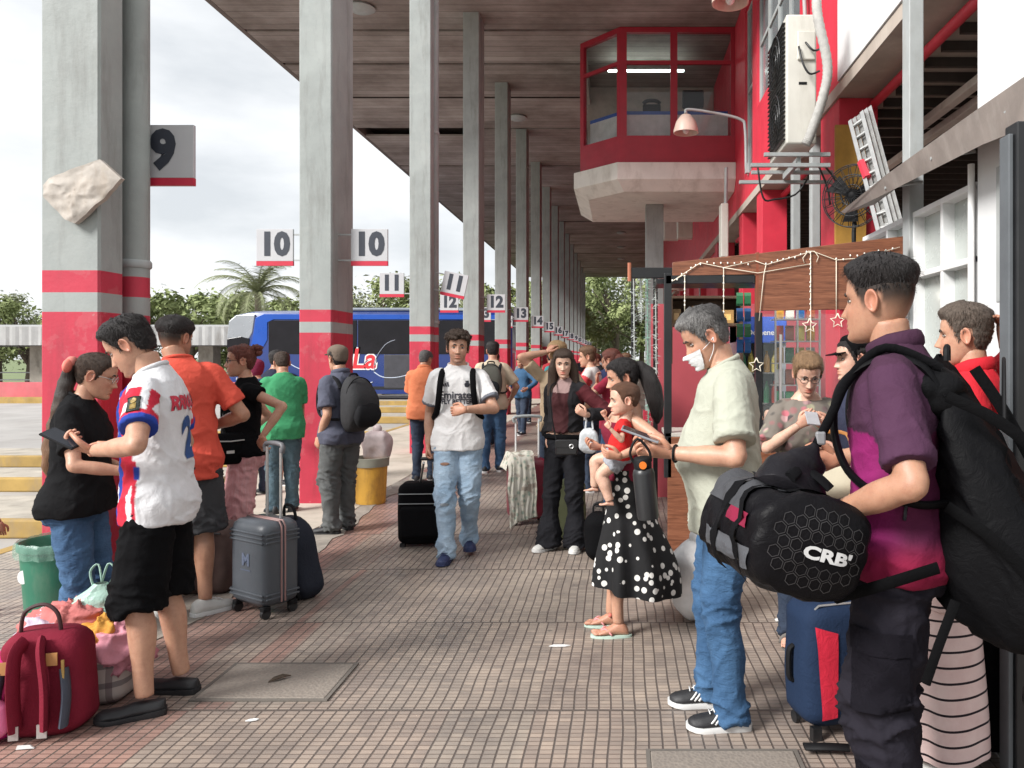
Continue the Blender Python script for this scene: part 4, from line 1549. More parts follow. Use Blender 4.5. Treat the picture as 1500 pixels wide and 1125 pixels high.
# ---------------------------------------------------------------- people
M_T = [(.80, .150, .085, .10), (.90, .172, .105, .125), (1.0, .163, .105, .112), (1.08, .150, .105, .095), (1.18, .155, .112, .10), (1.28, .170, .122, .115),
       (1.36, .172, .113, .118), (1.42, .146, .092, .104), (1.455, .105, .068, .088), (1.50, .066, .058, .066)]
F_T = [(.80, .155, .088, .11), (.90, .180, .105, .135), (1.0, .160, .10, .11), (1.08, .134, .095, .085), (1.18, .137, .104, .09), (1.28, .150, .138, .10),
       (1.36, .150, .112, .102), (1.42, .124, .080, .090), (1.455, .088, .060, .076), (1.50, .055, .050, .058)]

HEAD_T = [(-.119, .010, .070, .042), (-.114, .026, .085, .012), (-.100, .041, .091, -.018), (-.08, .052, .0915, -.042), (-.055, .060, .0915, -.066), (-.025, .067, .090, -.084),
          (0, .0715, .088, -.094), (.03, .075, .0905, -.1), (.06, .0745, .0875, -.099), (.085, .065, .073, -.087), (.105, .043, .043, -.058), (.1135, .022, .014, -.03), (.117, .004, -.004, -.012)]


def gs(x, s):
    return math.exp(-(x / s) ** 2)


def head_pt(th, z, fem=0.):
    """Skull surface; th = angle from the face's front (+y), positive to its right."""
    w_, f, b_ = tab(HEAD_T, z)
    cy, hd = (f + b_) / 2, (f - b_) / 2
    c, s = cos(th), sin(th)
    e = .86
    x = w_ * math.copysign(abs(s) ** e, s)
    y = cy + hd * math.copysign(abs(c) ** .94, c)
    if c > 0:
        ax = abs(x)
        nl = max(0, min(1, (.016 - z) / .05))
        nose = (.004 + .021 * nl ** 1.3) * smooth01(-.050, -.038, z) * smooth01(.03, .008, z)
        y += nose * gs(x, .0085 + .006 * nl)
        y += .006 * gs(ax - .013, .007) * gs(z + .04, .008)
        y -= .0105 * gs(ax - .031, .0165) * gs(z - .003, .0125)
        y += .004 * gs(ax - .027, .02) * gs(z - .024, .008)
        y += .0045 * gs(ax - .038, .016) * gs(z + .028, .016)
        y += .0055 * gs(x, .024) * gs(z + .0605, .0055) + .0065 * gs(x, .021) * gs(z + .0735, .006)
        y -= .003 * gs(x, .024) * gs(z + .067, .0028) + .005 * gs(x, .025) * gs(z + .086, .006)
        y += .006 * gs(x, .018) * gs(z + .102, .01) * (1 - .5 * fem)
    if fem:
        x *= 1 - .06 * smooth01(-.02, -.1, z)
    return V((x, y, z))


def head_rows():
    zs = []
    z = -.119
    while z < .117:
        zs.append(z)
        z += .0036 if z < .035 else .006
    zs.append(.117)
    return zs


def head_cols(n=64):
    return [2 * pi * k / n - .62 * sin(2 * pi * k / n) for k in range(n)]


HLINE = [(0, .066), (25, .069), (45, .060), (58, .040), (66, .012), (74, -.012), (80, -.022), (86, .004), (94, .024), (104, .018), (112, -.02), (125, -.05), (150, -.064), (180, -.068)]


def hair_m(th, z, dz=0.):
    d = abs(math.degrees((th + pi) % (2 * pi) - pi))
    return z - tab(HLINE, d)[0] - dz


def ear_mb(side):
    b = MB()
    n, rows = 18, []
    for i, (k, out) in enumerate(((1.0, .000), (1.08, .008), (1.0, .014), (.80, .0135), (.58, .008), (.3, .006))):
        ring = []
        for j in range(n):
            a = 2 * pi * j / n
            zz = .033 * sin(a) * k * (1.0 if sin(a) > 0 else .95)
            yy = .0195 * cos(a) * k * (1 - .25 * max(0, -sin(a)))
            ring.append(V((out + .006 * max(0, -cos(a)) * k, yy - .004 * sin(a), zz)))
        rows.append(ring)
    b.loft(rows, True)
    R = Matrix.Rotation(rad(-18), 3, 'X')
    out = MB()
    out.add([V((side * (.0685 + (R @ p).x), -.006 + (R @ p).y, -.004 + (R @ p).z)) for p in b.v], b.f)
    return out


def ik(S, W, a, b_, pole):
    d = W - S
    L = min(d.length, (a + b_) * .999)
    d.normalize()
    W = S + d * L
    x = (a * a - b_ * b_ + L * L) / (2 * L)
    h = math.sqrt(max(0, a * a - x * x))
    p = V(pole) - d * V(pole).dot(d)
    p = p.normalized() if p.length > 1e-6 else d.orthogonal().normalized()
    return S + d * x + p * h, W


def hand_mb(W, d, n, side, curl=(25, 35, 25), k=1.0, spread=1.0, thumb=.5):
    """A hand from wrist W along d with the palm facing n; side=+1 thumb towards d x n."""
    d = d.normalized()
    n = (n - d * n.dot(d)).normalized()
    t = d.cross(n) * side
    b = MB()
    rings = []
    for u, wd, th in ((-.015, .026, .021), (.01, .030, .020), (.04, .039, .0185), (.07, .042, .0165), (.092, .040, .013)):
        c = W + d * u * k
        rings.append([c + (t * (wd * math.copysign(abs(cos(a)) ** .8, cos(a))) + n * (th * sin(a))) * k for a in [2 * pi * j / 14 for j in range(14)]])
    b.loft(rings)
    for i, (off, L, r) in enumerate(((.029, .072, .0088), (.0098, .081, .0092), (-.0098, .075, .0088), (-.0275, .058, .0078))):
        base = W + (d * .084 + t * off) * k
        fd = (d + t * (off * 2.2 * spread)).normalized()
        pts, a = [base - fd * .012 * k], 0
        p = base.copy()
        pts.append(p.copy())
        for j, (fr_, cj) in enumerate(zip((.46, .31, .23), curl)):
            a += rad(cj + i * 2.5)
            p = p + (fd * cos(a) + n * sin(a)) * (L * fr_ * k)
            pts.append(p.copy())
        rs = [r * .9, r * 1.02, r, r * .9, r * .72]
        e = (pts[-1] - pts[-2]).normalized()
        pts.append(pts[-1] + e * r * .55 * k)
        rs.append(r * .3)
        b.tube(pts, [q * k for q in rs], 8, sub=3)
    p0 = W + (d * .018 + t * .024 + n * .004) * k
    p1 = p0 + (d * .55 + t * (.75 - .3 * thumb) + n * .35 * thumb) .normalized() * .040 * k
    p2 = p1 + (d * .85 + t * (.4 - .6 * thumb) + n * .5 * thumb).normalized() * .033 * k
    p3 = p2 + (d * .95 + t * (.15 - .6 * thumb) + n * .5 * thumb).normalized() * .027 * k
    b.tube([p0 - t * .012 * k, p0, p1, p2, p3, p3 + (p3 - p2).normalized() * .004 * k], [q * k for q in (.014, .0145, .0115, .0105, .0085, .003)], 9, sub=3)
    return b


def shoe_parts(A, yaw, pitch, k=1.0, low=False):
    """Upper and sole of a shoe for the ankle at A (sole at A.z - .085)."""
    Rm = Matrix.Translation(A) @ Matrix.Rotation(yaw, 4, 'Z') @ Matrix.Rotation(pitch, 4, 'X')
    up, so_ = MB(), MB()
    secs = [(-.078, .018, .050), (-.070, .030, .072), (-.05, .036, .083), (-.02, .038, .088), (.01, .038, .082), (.04, .039, .068), (.08, .044, .054), (.12, .047, .046), (.15, .042, .040), (.168, .028, .034), (.176, .012, .028)]
    rings = []
    for y, hw, h in secs:
        if low:
            h = min(h, .052 if y < .05 else .04)
        ring = []
        for j in range(16):
            a = 2 * pi * j / 16
            x = hw * math.copysign(abs(cos(a)) ** .7, cos(a))
            z = .5 * h * (1 + math.copysign(abs(sin(a)) ** .8, sin(a)))
            if z > h * .6:
                x *= .78
            ring.append(V((x * k, y * k, (z + .012) * k - .085)))
        rings.append(ring)
    up.loft(rings, True, True, Rm)
    rings = []
    for y, hw, h in [(-.084, .016, 1), (-.076, .032, 1)] + [(y, hw + .0045, 1) for y, hw, h in secs[2:-2]] + [(.174, .028, 1), (.184, .010, 1)]:
        tz = .026 if y < 0 else .021
        toe = max(0, y - .12) * .12
        rings.append([V((hw * sx_ * k, y * k, (z + toe) * k - .085)) for sx_, z in ((-.95, .0), (.95, 0), (1, tz * .5), (.97, tz), (-.97, tz), (-1, tz * .5))])
    so_.loft(rings, True, True, Rm)
    return up, so_, Rm


class Fig:
    """A posed figure. Local frame: x right, y forward, z up; built for a height of 1.75 m and scaled by s."""

    def __init__(g, label, x, y, yaw, H, sex='m', skin_c=(.42, .24, .16), lean=0, nlean=12, roll=0, twist=0, drop=0, shift=(0, 0), fat=0., belly=0., chest=0., shw=1., headk=1.0, hyaw=0, hpitch=0, hroll=0, vox=.011, z0=0, hipw=0., skin_name=None):
        g.root = thing('person', (x, y, z0), label, 'person')
        g.yaw = rad(yaw)
        g.root.rotation_euler = (0, 0, g.yaw)
        g.s, g.sex, g.vox = H / 1.75, sex, vox
        g.skin = skin(skin_name or 'skin_%02d_%02d_%02d' % tuple(int(c * 100) for c in skin_c), skin_c)
        g.T = []
        for row in (M_T if sex == 'm' else F_T):
            z, rx, f, b_ = row
            wz = gs(z - 1.08, .16)
            g.T.append((z, rx * (1 + hipw * gs(z - .92, .12)) + fat * (wz + .35), f + belly * gs(z - 1.10, .13) + fat * .6 * wz + chest * gs(z - 1.3, .08), b_ + fat * .5 * wz))
        g.lean, g.nlean, g.roll, g.twist = rad(lean), rad(nlean), rad(roll), rad(twist)
        g.drop, g.shift = drop, V((shift[0], shift[1], 0))
        p, g.sp, z, dz = V((0, 0, .92 - drop)) + g.shift, [], .92, .01
        while z < 1.75:
            a = g.lean * smooth01(.92, 1.36, z) + g.nlean * smooth01(1.40, 1.54, z)
            rl = g.roll * smooth01(.92, 1.36, z)
            g.sp.append((z, p.copy(), a, rl))
            p = p + V((sin(rl), sin(a) * cos(rl), cos(a) * cos(rl))) * dz
            z += dz
        g.shx = (.163 if sex == 'm' else .143) * shw
        g.armk = 1.0 if sex == 'm' else .84
        g.body = MB()
        g.cols = []
        g.core = MB()
        g.headk = headk
        g.hyaw, g.hpitch, g.hroll = rad(hyaw), rad(hpitch), rad(hroll)
        g.bare = False
        g.arms, g.legs = {}, {}
        p, r, f, u = g.fr(1.50)
        fh = (f + u * 0).normalized()
        g.hc = p + u * (.108 * headk + .008) + f * .020
        # head frame: upright apart from part of the lean
        base = Matrix((r, f, u)).transposed()
        und = Matrix.Rotation(-(g.lean + g.nlean) * -.0, 3, 'X')
        g.hm = Matrix.Rotation(-g.twist * 0, 3, 'Z') @ Matrix.Rotation(g.hyaw, 3, 'Z') @ Matrix.Rotation(-g.hpitch, 3, 'X') @ Matrix.Rotation(g.hroll, 3, 'Y')

    def w2l(g, p):
        q = V(p) - g.root.location
        return Matrix.Rotation(-g.yaw, 3, 'Z') @ q / g.s

    def l2w(g, p):
        return g.root.location + Matrix.Rotation(g.yaw, 3, 'Z') @ (V(p) * g.s)

    def fr(g, z):
        tw = g.twist * smooth01(.95, 1.35, z)
        if z <= .92:
            return V((0, 0, z - g.drop)) + g.shift, V((1, 0, 0)), V((0, 1, 0)), V((0, 0, 1))
        i = min(len(g.sp) - 1, int(round((z - .92) / .01)))
        _, p, a, rl = g.sp[i]
        u = V((sin(rl), sin(a) * cos(rl), cos(a) * cos(rl)))
        f0 = V((-sin(tw), cos(tw), 0))
        f = (f0 - u * f0.dot(u)).normalized()
        r = f.cross(u)
        return p, r, f, u

    def ring(g, z, infl=0., n=28, e=.86, rx=None, ryf=None, ryb=None):
        a, b_, c = tab(g.T, z)
        rx, ryf, ryb = (rx or a) + infl, (ryf or b_) + infl, (ryb or c) + infl
        p, r, f, u = g.fr(z)
        out = []
        for k in range(n):
            t = 2 * pi * k / n
            x = rx * math.copysign(abs(cos(t)) ** e, cos(t))
            y = (ryf if sin(t) > 0 else ryb) * math.copysign(abs(sin(t)) ** e, sin(t))
            out.append(p + r * x + f * y)
        return out

    # -- limbs
    def arm(g, side, wrist, pole=None, hd=None, hn=None, curl=(22, 32, 25), thumb=.5, world=True, hand=True, hand_side=None):
        """side 'L'/'R'; wrist a world point (or local if world=False)."""
        sg = 1 if side == 'R' else -1
        p, r, f, u = g.fr(1.392)
        S = p + r * (g.shx * sg) - f * .008
        W = g.w2l(wrist) if world else V(wrist)
        pole = V(pole) if pole is not None else V((sg * .35, -1, -.35))
        E, W = ik(S, W, .300, .262, pole)
        g.arms[side] = (S, E, W, sg)
        k = g.armk
        eb = E - (S + W) / 2
        eb = eb.normalized() * .007 if eb.length > .02 else V()
        pts = [S - r * sg * .055 + u * .0, S, S.lerp(E, .5), S.lerp(E, .88), E + eb, E.lerp(W, .14), E.lerp(W, .38), E.lerp(W, .75), W]
        b = MB().tube(pts, [q * k for q in (.045, .055, .048, .041, .037, .0405, .0425, .032, .0265)], 14, sub=4)
        g.core.add(b.v, b.f)
        if hand:
            d = V(hd) if hd is not None else (W - E).normalized()
            n = V(hn) if hn is not None else -r * sg
            # thumb side: for a hanging hand (d down, palm in) the thumb points forward
            h = hand_mb(W, d, n, (hand_side or sg) * 1.0, curl, .97 if g.sex == 'm' else .88, thumb=thumb)
            g.body.add(h.v, h.f)
            g.cols += [(1.04, .93, .9)] * len(h.v)
        return S, E, W

    def leg(g, side, foot, yaw=0, pitch=0, pole=None, lift=0):
        """foot: local xy of the ankle (real metres), yaw of the toes."""
        sg = 1 if side == 'R' else -1
        H = V((sg * .088, 0, .915 - g.drop)) + g.shift
        A = V((foot[0] / g.s, foot[1] / g.s, .085 + lift / g.s))
        K, A2 = ik(H, A, .425, .41, pole or (sg * .06, 1, .0))
        g.legs[side] = (H, K, A2, rad(yaw), rad(pitch), sg)

    def leg_path(g, side):
        H, K, A, *_ = g.legs[side]
        return [H + V((0, 0, .03)), H.lerp(K, .45), K, K.lerp(A, .32) - V((0, .008, 0)), K.lerp(A, .75), A]

    def bare_legs(g, to_foot=True):
        k = 1.0 if g.sex == 'm' else .95
        for side in g.legs:
            b = MB().tube(g.leg_path(side), [q * k for q in (.088, .078, .054, .057, .040, .037)], 14, sub=5)
            g.core.add(b.v, b.f)

    def bare_feet(g):
        for side, (H, K, A, yw, pt_, sg) in g.legs.items():
            Rm = Matrix.Translation(A) @ Matrix.Rotation(yw, 4, 'Z') @ Matrix.Rotation(pt_, 4, 'X')
            b = MB()
            secs = [(-.062, .018, .03, .0), (-.05, .030, .055, 0), (-.02, .034, .085, 0), (.01, .034, .080, 0), (.05, .038, .055, .0), (.09, .043, .036, 0), (.12, .044, .026, 0), (.138, .036, .018, 0)]
            b.loft([[Rm @ V((hw * math.copysign(abs(cos(a)) ** .8, cos(a)), y, .5 * h * (1 + sin(a)) + .014 - .085)) for a in [2 * pi * j / 14 for j in range(14)]] for y, hw, h, _ in secs])
            for i, (x, L, r) in enumerate(((-.028, .050, .0115), (-.008, .048, .0085), (.008, .043, .008), (.022, .036, .0075), (.035, .028, .007))):
                b.tube([Rm @ V((-sg * -x, .115, .026 - .085)), Rm @ V((-sg * -x, .13 + L * .5, .027 - .085)), Rm @ V((-sg * -x * 1.05, .118 + L, .022 - .085))], [r, r * 1.05, r * .6], 8, sub=2)
            g.body.add(b.v, b.f)
            g.cols += [(1.02, .92, .9)] * len(b.v)

    def finish_body(g):
        """Neck, trunk and limbs grown together, then head and hands joined on: one body mesh."""
        b = g.core
        b.loft([g.ring(z, -.006 if not g.bare else 0, 24) for z in [.80 + .03 * i for i in range(24)]])
        p, r, f, u = g.fr(1.44)
        k = (1.0 if g.sex == 'm' else .84) * (.6 + .4 * g.headk)
        hq = g.hc + g.hm @ V((0, -.022, -.055)) * g.headk
        b.tube([p - f * .014, p.lerp(hq, .4), hq], [.078 * k, .059 * k, .057 * k], 16, sub=5)
        core = remesh(b, .008 if g.vox < .012 else .012, 5)
        n0 = len(g.body.v)
        m = MB()
        m.add(core.v, core.f)
        cols = [(1, 1, 1)] * len(core.v)
        m.add(g.body.v, g.body.f)
        cols += g.cols
        b2 = m.build('body', g.skin, g.root, (0, 0, 0), 180, cols=cols)
        b2.scale = (g.s,) * 3
        return b2

    def hp(g, v):
        v = V(v)
        if g.headk > 1.5:
            v = V((v.x * 1.10, v.y * (1.0 if v.y > 0 else 1.06), v.z * (.80 if v.z < 0 else 1.04)))
        return g.hc + g.hm @ (v * g.headk)

    def head(g, hair=None, beard=0., scalp=None, brow=(.03, .02, .015), eyes=True, lips=(1.0, .60, .58), makeup=0, fem=None, cheeks=.9, closed=False):
        """Skull with features; scalp=(colour multiplier, hairline shift) tints cropped hair."""
        fem = (1. if g.sex == 'f' else 0.) if fem is None else fem
        zs, th = head_rows(), head_cols(64)
        rings = [[g.hp(head_pt(t, z, fem)) for t in th] for z in zs]
        b = MB().loft(rings)
        cols = []
        for z in zs:
            for t in th:
                q = head_pt(t, z, fem)
                c = [1, 1, 1]
                if q.y > 0:
                    lm = max(gs(q.x, .021) * gs(z + .0605, .005), gs(q.x, .020) * gs(z + .0735, .0055))
                    lm = min(1, lm * 1.5)
                    c = [lerp(c[i], lips[i], lm) for i in range(3)]
                    ck = gs(abs(q.x) - .04, .018) * gs(z + .03, .018)
                    c = [lerp(c[i], (1.03, cheeks, cheeks)[i], ck) for i in range(3)]
                    if beard:
                        bm_ = smooth01(-.035, -.06, z) * (1 - lm) * (1 if z < -.05 else gs(q.x, .03))
                        bm_ *= smooth01(.35, .6, .5 + .5 * noise.noise(q * 300) + .35)
                        c = [lerp(c[i], (.42, .38, .36)[i], beard * bm_) for i in range(3)]
                if scalp:
                    m_ = smooth01(-.012, scalp[3] if len(scalp) > 3 else .02, hair_m(t, z, scalp[1]))
                    if len(scalp) > 4:
                        m_ = smooth01(-.014, .010, hair_m(t, z, scalp[1])) * smooth01(scalp[4] - .10, scalp[4] - .012, z)
                    m_ *= scalp[2] if len(scalp) > 2 else 1
                    c = [lerp(c[i], scalp[0][i], m_) for i in range(3)]
                cols.append(tuple(c))
        cols += [(1, 1, 1)] * (len(b.v) - len(cols))
        g.body.add(b.v, b.f)
        g.cols += cols
        for s in (-1, 1):
            e = ear_mb(s)
            g.body.add([g.hp(p) for p in e.v], e.f)
            g.cols += [(1.02, .84, .82)] * len(e.v)
        if eyes:
            for s in (-1, 1):
                y_ = .0725
                eb = MB().ell(g.hp((s * .0315, y_, .003)), (.0135 * g.headk, .009 * g.headk, (.003 if closed else .0048) * g.headk), 14, 8, rot=g.hm)
                eo = eb.build('eye', mat('eye_white', (.42, .39, .36), .3, .03, bump=0), g.root, (0, 0, 0), 180)
                eo.scale = (g.s,) * 3
                ir = MB().ell(g.hp((s * .0312, y_ + .0052, .003)), (.0060 * g.headk, .0046 * g.headk, (.003 if closed else .0050) * g.headk), 10, 6, rot=g.hm)
                ir.build('iris', mat('iris_dark', (.025, .014, .009), .15, .05, bump=0), eo, (0, 0, 0), 180)
                ld = MB().tube([g.hp((s * (.0315 + .0155 * q), y_ + .0085 - .006 * abs(q) - .001, .003 + .0054 * (1 - q * q))) for q in (-1, -.5, 0, .5, 1)], .0016 * g.headk, 6, sub=2)
                lo = ld.build('eyelid', mat('lash_dark', (.03, .02, .016), .6), eo, (0, 0, 0), 180)
                bw = MB().tube([g.hp(head_pt(math.atan2(s * x_, .088), z_, fem) * 1.0 + V((0, .0015, 0))) for x_, z_ in ((.013, .0215), (.024, .0262), (.036, .0262), (.047, .020))], [.0028 * g.headk, .0036 * g.headk, .003 * g.headk, .0015 * g.headk], 6, sub=3, flat=(1.4, .7))
                bo = bw.build('eyebrow', mat('brow_%d' % int(brow[0] * 1000), brow, .8), g.root, (0, 0, 0), 180)
                bo.scale = (g.s,) * 3

    def hair_cap(g, m, top=.02, side=.008, dz=0., rough=.004, freq=60, front=1.0, lift=0., fade=0., name='hair', extra=None, back=1.0, strands=None):
        """Hair as its own shell above the hairline; extra MBs (locks, bun) are joined in, in local coordinates."""
        zs, th = head_rows(), head_cols(64)
        fem = 1. if g.sex == 'f' else 0.
        rings, keep = [], []
        for z in zs:
            ring = []
            for t in th:
                q = head_pt(t, z, fem)
                c_ = V((0, -.008, .0))
                dr = (q - c_).normalized()
                hm_ = hair_m(t, z, dz)
                if fade:
                    hm_ = min(hm_, z - fade - .006 * sin(2 * t) - .004 * noise.noise(q * 40))
                k = smooth01(-.004, .014, hm_)
                h = lerp(side, top, smooth01(fade or .03, (fade + .045) if fade else .085, z))
                fr_ = max(0, cos(t))
                h *= 1 + (front - 1) * fr_ * smooth01(.03, .08, z)
                h *= 1 + (back - 1) * max(0, -cos(t))
                off = lerp(-.006, h, k) if hm_ > -.03 else -.008
                off += k * rough * (noise.noise(q * freq) + .6 * noise.noise(q * freq * 2.3 + V((3, 1, 7))))
                p = q + dr * off + V((0, 0, lift * k * fr_ * smooth01(.03, .09, z)))
                ring.append(g.hp(p))
            rings.append(ring)
        b = MB().loft(rings)
        n = len(th)
        nf = []
        for fc in b.f:
            ok = True
            if all(i < n * len(zs) for i in fc):
                ok = any(hair_m(th[i % n], zs[i // n], dz) > -.022 for i in fc)
            else:
                ok = max(i // n for i in fc if i < n * len(zs)) > len(zs) // 2
            if ok:
                nf.append(fc)
        b.f, b.mi = nf, [0] * len(nf)
        for e in (extra or []):
            b.add(e.v, e.f)
        if name == 'hair':
            rr = random.Random(len(b.v))
            crown = V((.005, -.035, .125))
            nst = strands if strands is not None else (2600 if g.vox < .010 else 1500 if g.vox < .0125 else 500)
            for _ in range(nst):
                t, z = rr.uniform(-pi, pi), rr.uniform(-.07, .116)
                hm_ = hair_m(t, z, dz)
                if fade:
                    hm_ = min(hm_, z - fade + rr.uniform(0, .018))
                if hm_ < .001:
                    continue
                q = head_pt(t, z, fem)
                n_ = (q - V((0, -.008, 0))).normalized()
                h = lerp(side, top, smooth01(fade or .03, (fade + .045) if fade else .085, z)) * smooth01(-.004, .014, hm_)
                fl = q - crown
                fl = fl - n_ * fl.dot(n_)
                fl = (fl.normalized() if fl.length > .01 else V((0, 1, 0))) + n_ * rr.uniform(.05, .5) + V((rr.gauss(0, .25), rr.gauss(0, .25), rr.gauss(0, .2)))
                fl.normalize()
                ln = rr.uniform(.5, 1.2) * (.012 + .6 * h)
                p0 = q + n_ * (h * rr.uniform(.75, 1.0))
                s_ = fl.cross(n_)
                s_ = (s_.normalized() if s_.length > 1e-5 else V((1, 0, 0))) * rr.uniform(.0008, .0016)
                mid = p0 + fl * ln * .5 + n_ * .001
                tip = p0 + fl * ln - n_ * ln * .18
                b.add([g.hp(v) for v in (p0 - s_, p0 + s_, mid + s_ * .8, mid - s_ * .8, tip)], [(0, 1, 2, 3), (3, 2, 4)])
        o = b.build(name, m, g.root, (0, 0, 0), 180)
        o.scale = (g.s,) * 3
        return o

    # -- clothing
    def part(g, name, mb, m, smooth=180, cols=None, parent=None):
        o = mb.build(name, m, parent or g.root, (0, 0, 0), smooth, cols=cols)
        if parent is None:
            o.scale = (g.s,) * 3
        return o

    def top(g, m, hem=.86, neck=1.494, sleeve=.62, loose=.012, slr=.010, name='shirt', fold=1.0, colf=None, seed=0, minw=.0, open_v=0.):
        b = MB()
        n = 22
        rings = []
        ref = tab(g.T, 1.30)
        for i in range(n + 1):
            z = lerp(hem, neck, i / n)
            a, f_, b_ = tab(g.T, max(z, .80))
            lw = smooth01(1.30, 1.05, z)
            a2 = max(a, lerp(a, ref[0] * (.93 + minw), lw))
            f2 = max(f_, lerp(f_, ref[1] * .93, lw))
            b2 = max(b_, lerp(b_, ref[2] * .95, lw))
            inf = lerp(.010, loose, smooth01(1.4, 1.0, z))
            if z > 1.44:
                inf = lerp(.010, .005, smooth01(1.44, 1.48, z))
            inf += .017 * smooth01(1.03, .92, z)
            rings.append(g.ring(z, inf, 32, .86, a2, f2, b2))
        b.loft(rings)
        for side, (S, E, W, sg) in g.arms.items():
            if not sleeve:
                continue
            p, r, f, u = g.fr(1.392)
            k = g.armk
            path, rr = [S - r * sg * .085 + u * .008, S - r * sg * .004], [.052 * k + .006, .054 * k + .004 + slr * .55]
            if sleeve <= 1:
                path += [S.lerp(E, sleeve * .5), S.lerp(E, sleeve)]
                rr += [.053 * k + slr * 1.1, .050 * k + slr * 1.6]
            else:
                path += [S.lerp(E, .5), E, E.lerp(W, sleeve - 1)]
                rr += [.052 * k + slr, .047 * k + slr, .040 * k + slr]
            b.tube(path, rr, 14, sub=5)
        mb = remesh(b, g.vox * .88, 4)
        so_ = V((seed * 3.1, seed * 1.7, seed * .9))

        def fo(p):
            w_ = smooth01(1.35, .95, p.z)
            n1 = noise.noise(V((p.x * 5, p.y * 5, p.z * 11)) + so_)
            n2 = noise.noise(V((p.x * 11, p.y * 11, p.z * 7)) + so_ * 2)
            n3 = noise.noise(V((p.x * 15, p.y * 15, p.z * 2.2)) + so_)
            q = p + V((noise.noise(p * 6 + so_), noise.noise(p * 6 - so_), noise.noise(p * 6 + so_ * 3))) * .07
            r1 = (1 - abs(noise.noise(V((q.x * 6, q.y * 6, q.z * 10 + q.x * 5)) + so_))) ** 5
            r2 = (1 - abs(noise.noise(V((q.x * 9 + q.z * 4, q.y * 9 - q.z * 4, q.z * 5)) - so_))) ** 6
            r3 = (1 - abs(noise.noise(V((q.x * 17 - q.z * 9, q.y * 17 + q.z * 6, q.z * 12)) + so_ * 2))) ** 7
            return fold * (-.004 + .0095 * r1 * (.3 + .7 * w_) + .0065 * r2 + .0022 * r3 + .0012 * n2 + .006 * n3 * smooth01(1.05, hem, p.z))
        displace(mb, fo)
        g.topmb = mb
        cols = [colf(p, g) for p in mb.v] if colf else None
        o = g.part(name, mb, m, 180, cols)
        return o

    def collar(g, m, r=.006, z=1.484, drop=.03, wide=1.0, name='collar', h=1.5):
        p, rr, f, u = g.fr(z)
        a, b_, c = tab(g.T, z)
        pts = []
        for k in range(25):
            t = 2 * pi * k / 24
            pts.append(p + rr * ((a * .90 + .004) * wide * cos(t)) + f * (((b_ if sin(t) > 0 else c) * .94 + .006) * wide * sin(t)) + u * (.010 - drop * max(0, sin(t)) + .008 * max(0, -sin(t))))
        return g.part(name, MB().tube(pts, r, 8, flat=(h, 1)), m)

    def bottom(g, m, kind='pants', waist=.975, loose=.010, ankle=.055, knee=.0, length=1.0, hemw=0., name=None, fold=1.0, colf=None, seed=0, thigh=0.):
        b = MB()
        b.loft([g.ring(z, .010 + .3 * loose, 28) for z in [.81 + (waist - .81) * i / 10 for i in range(11)]])
        for side in g.legs:
            H, K, A, yw, pt_, sg = g.legs[side]
            if kind == 'shorts':
                q = length
                pts = [H + V((0, .0, .05)), H, H.lerp(K, q * .5), H.lerp(K, q)] if q <= 1 else [H + V((0, 0, .05)), H, H.lerp(K, .55), K, K.lerp(A, q - 1)]
                r = [.074, .088 + loose * .4, .094 + loose + hemw * .5, .088 + loose + hemw] if q <= 1 else [.074, .088 + loose * .4, .094 + loose + hemw * .4, .088 + loose + hemw * .8, .085 + loose + hemw]
            else:
                bot = A + V((0, -.004, -.045)) * (1 if length >= 1 else 0)
                pts = [H + V((0, .0, .05)), H, H.lerp(K, .5), K, K.lerp(A, .4) - V((0, .008, 0)), K.lerp(A, .8), bot]
                r = [.074, .089 + loose * .4 + thigh, .086 + loose + thigh, .064 + loose + knee, .062 + loose + knee * .7, ankle + loose * .6, ankle + loose * .5]
            b.tube(pts, r, 16, sub=5)
        mb = remesh(b, g.vox * .9, 4)
        so_ = V((seed * 2.3 + 11, seed, seed * .7))
        kz_ = [g.legs[s_][1].z for s_ in g.legs]
        kz = sum(kz_) / max(1, len(kz_))

        def fo(p):
            w_ = .25 + gs(p.z - kz, .10) + gs(p.z - .86, .08) * .8 + 1.3 * smooth01(.22, .08, p.z)
            n1 = noise.noise(V((p.x * 6, p.y * 7, p.z * 19)) + so_)
            n2 = noise.noise(V((p.x * 9, p.y * 9, p.z * 4)) + so_ * 2)
            q = p + V((noise.noise(p * 7 + so_), noise.noise(p * 7 - so_), noise.noise(p * 7 + so_ * 3))) * .05
            r1 = (1 - abs(noise.noise(V((q.x * 7, q.y * 7, q.z * 17 + q.x * 8)) + so_))) ** 4
            r2 = (1 - abs(noise.noise(V((q.x * 8 + q.z * 4, q.y * 8 - q.z * 3, q.z * 4)) - so_))) ** 6
            r3 = (1 - abs(noise.noise(V((q.x * 15, q.y * 15 + q.z * 6, q.z * 26)) + so_ * 2))) ** 7
            return fold * (-.005 + .013 * w_ * r1 + .007 * r2 + .005 * r3 * w_ + .002 * n2)
        displace(mb, fo)
        g.botmb = mb
        return g.part(name or ('trousers' if kind == 'pants' else 'shorts'), mb, m, 180, [colf(p, g) for p in mb.v] if colf else None)

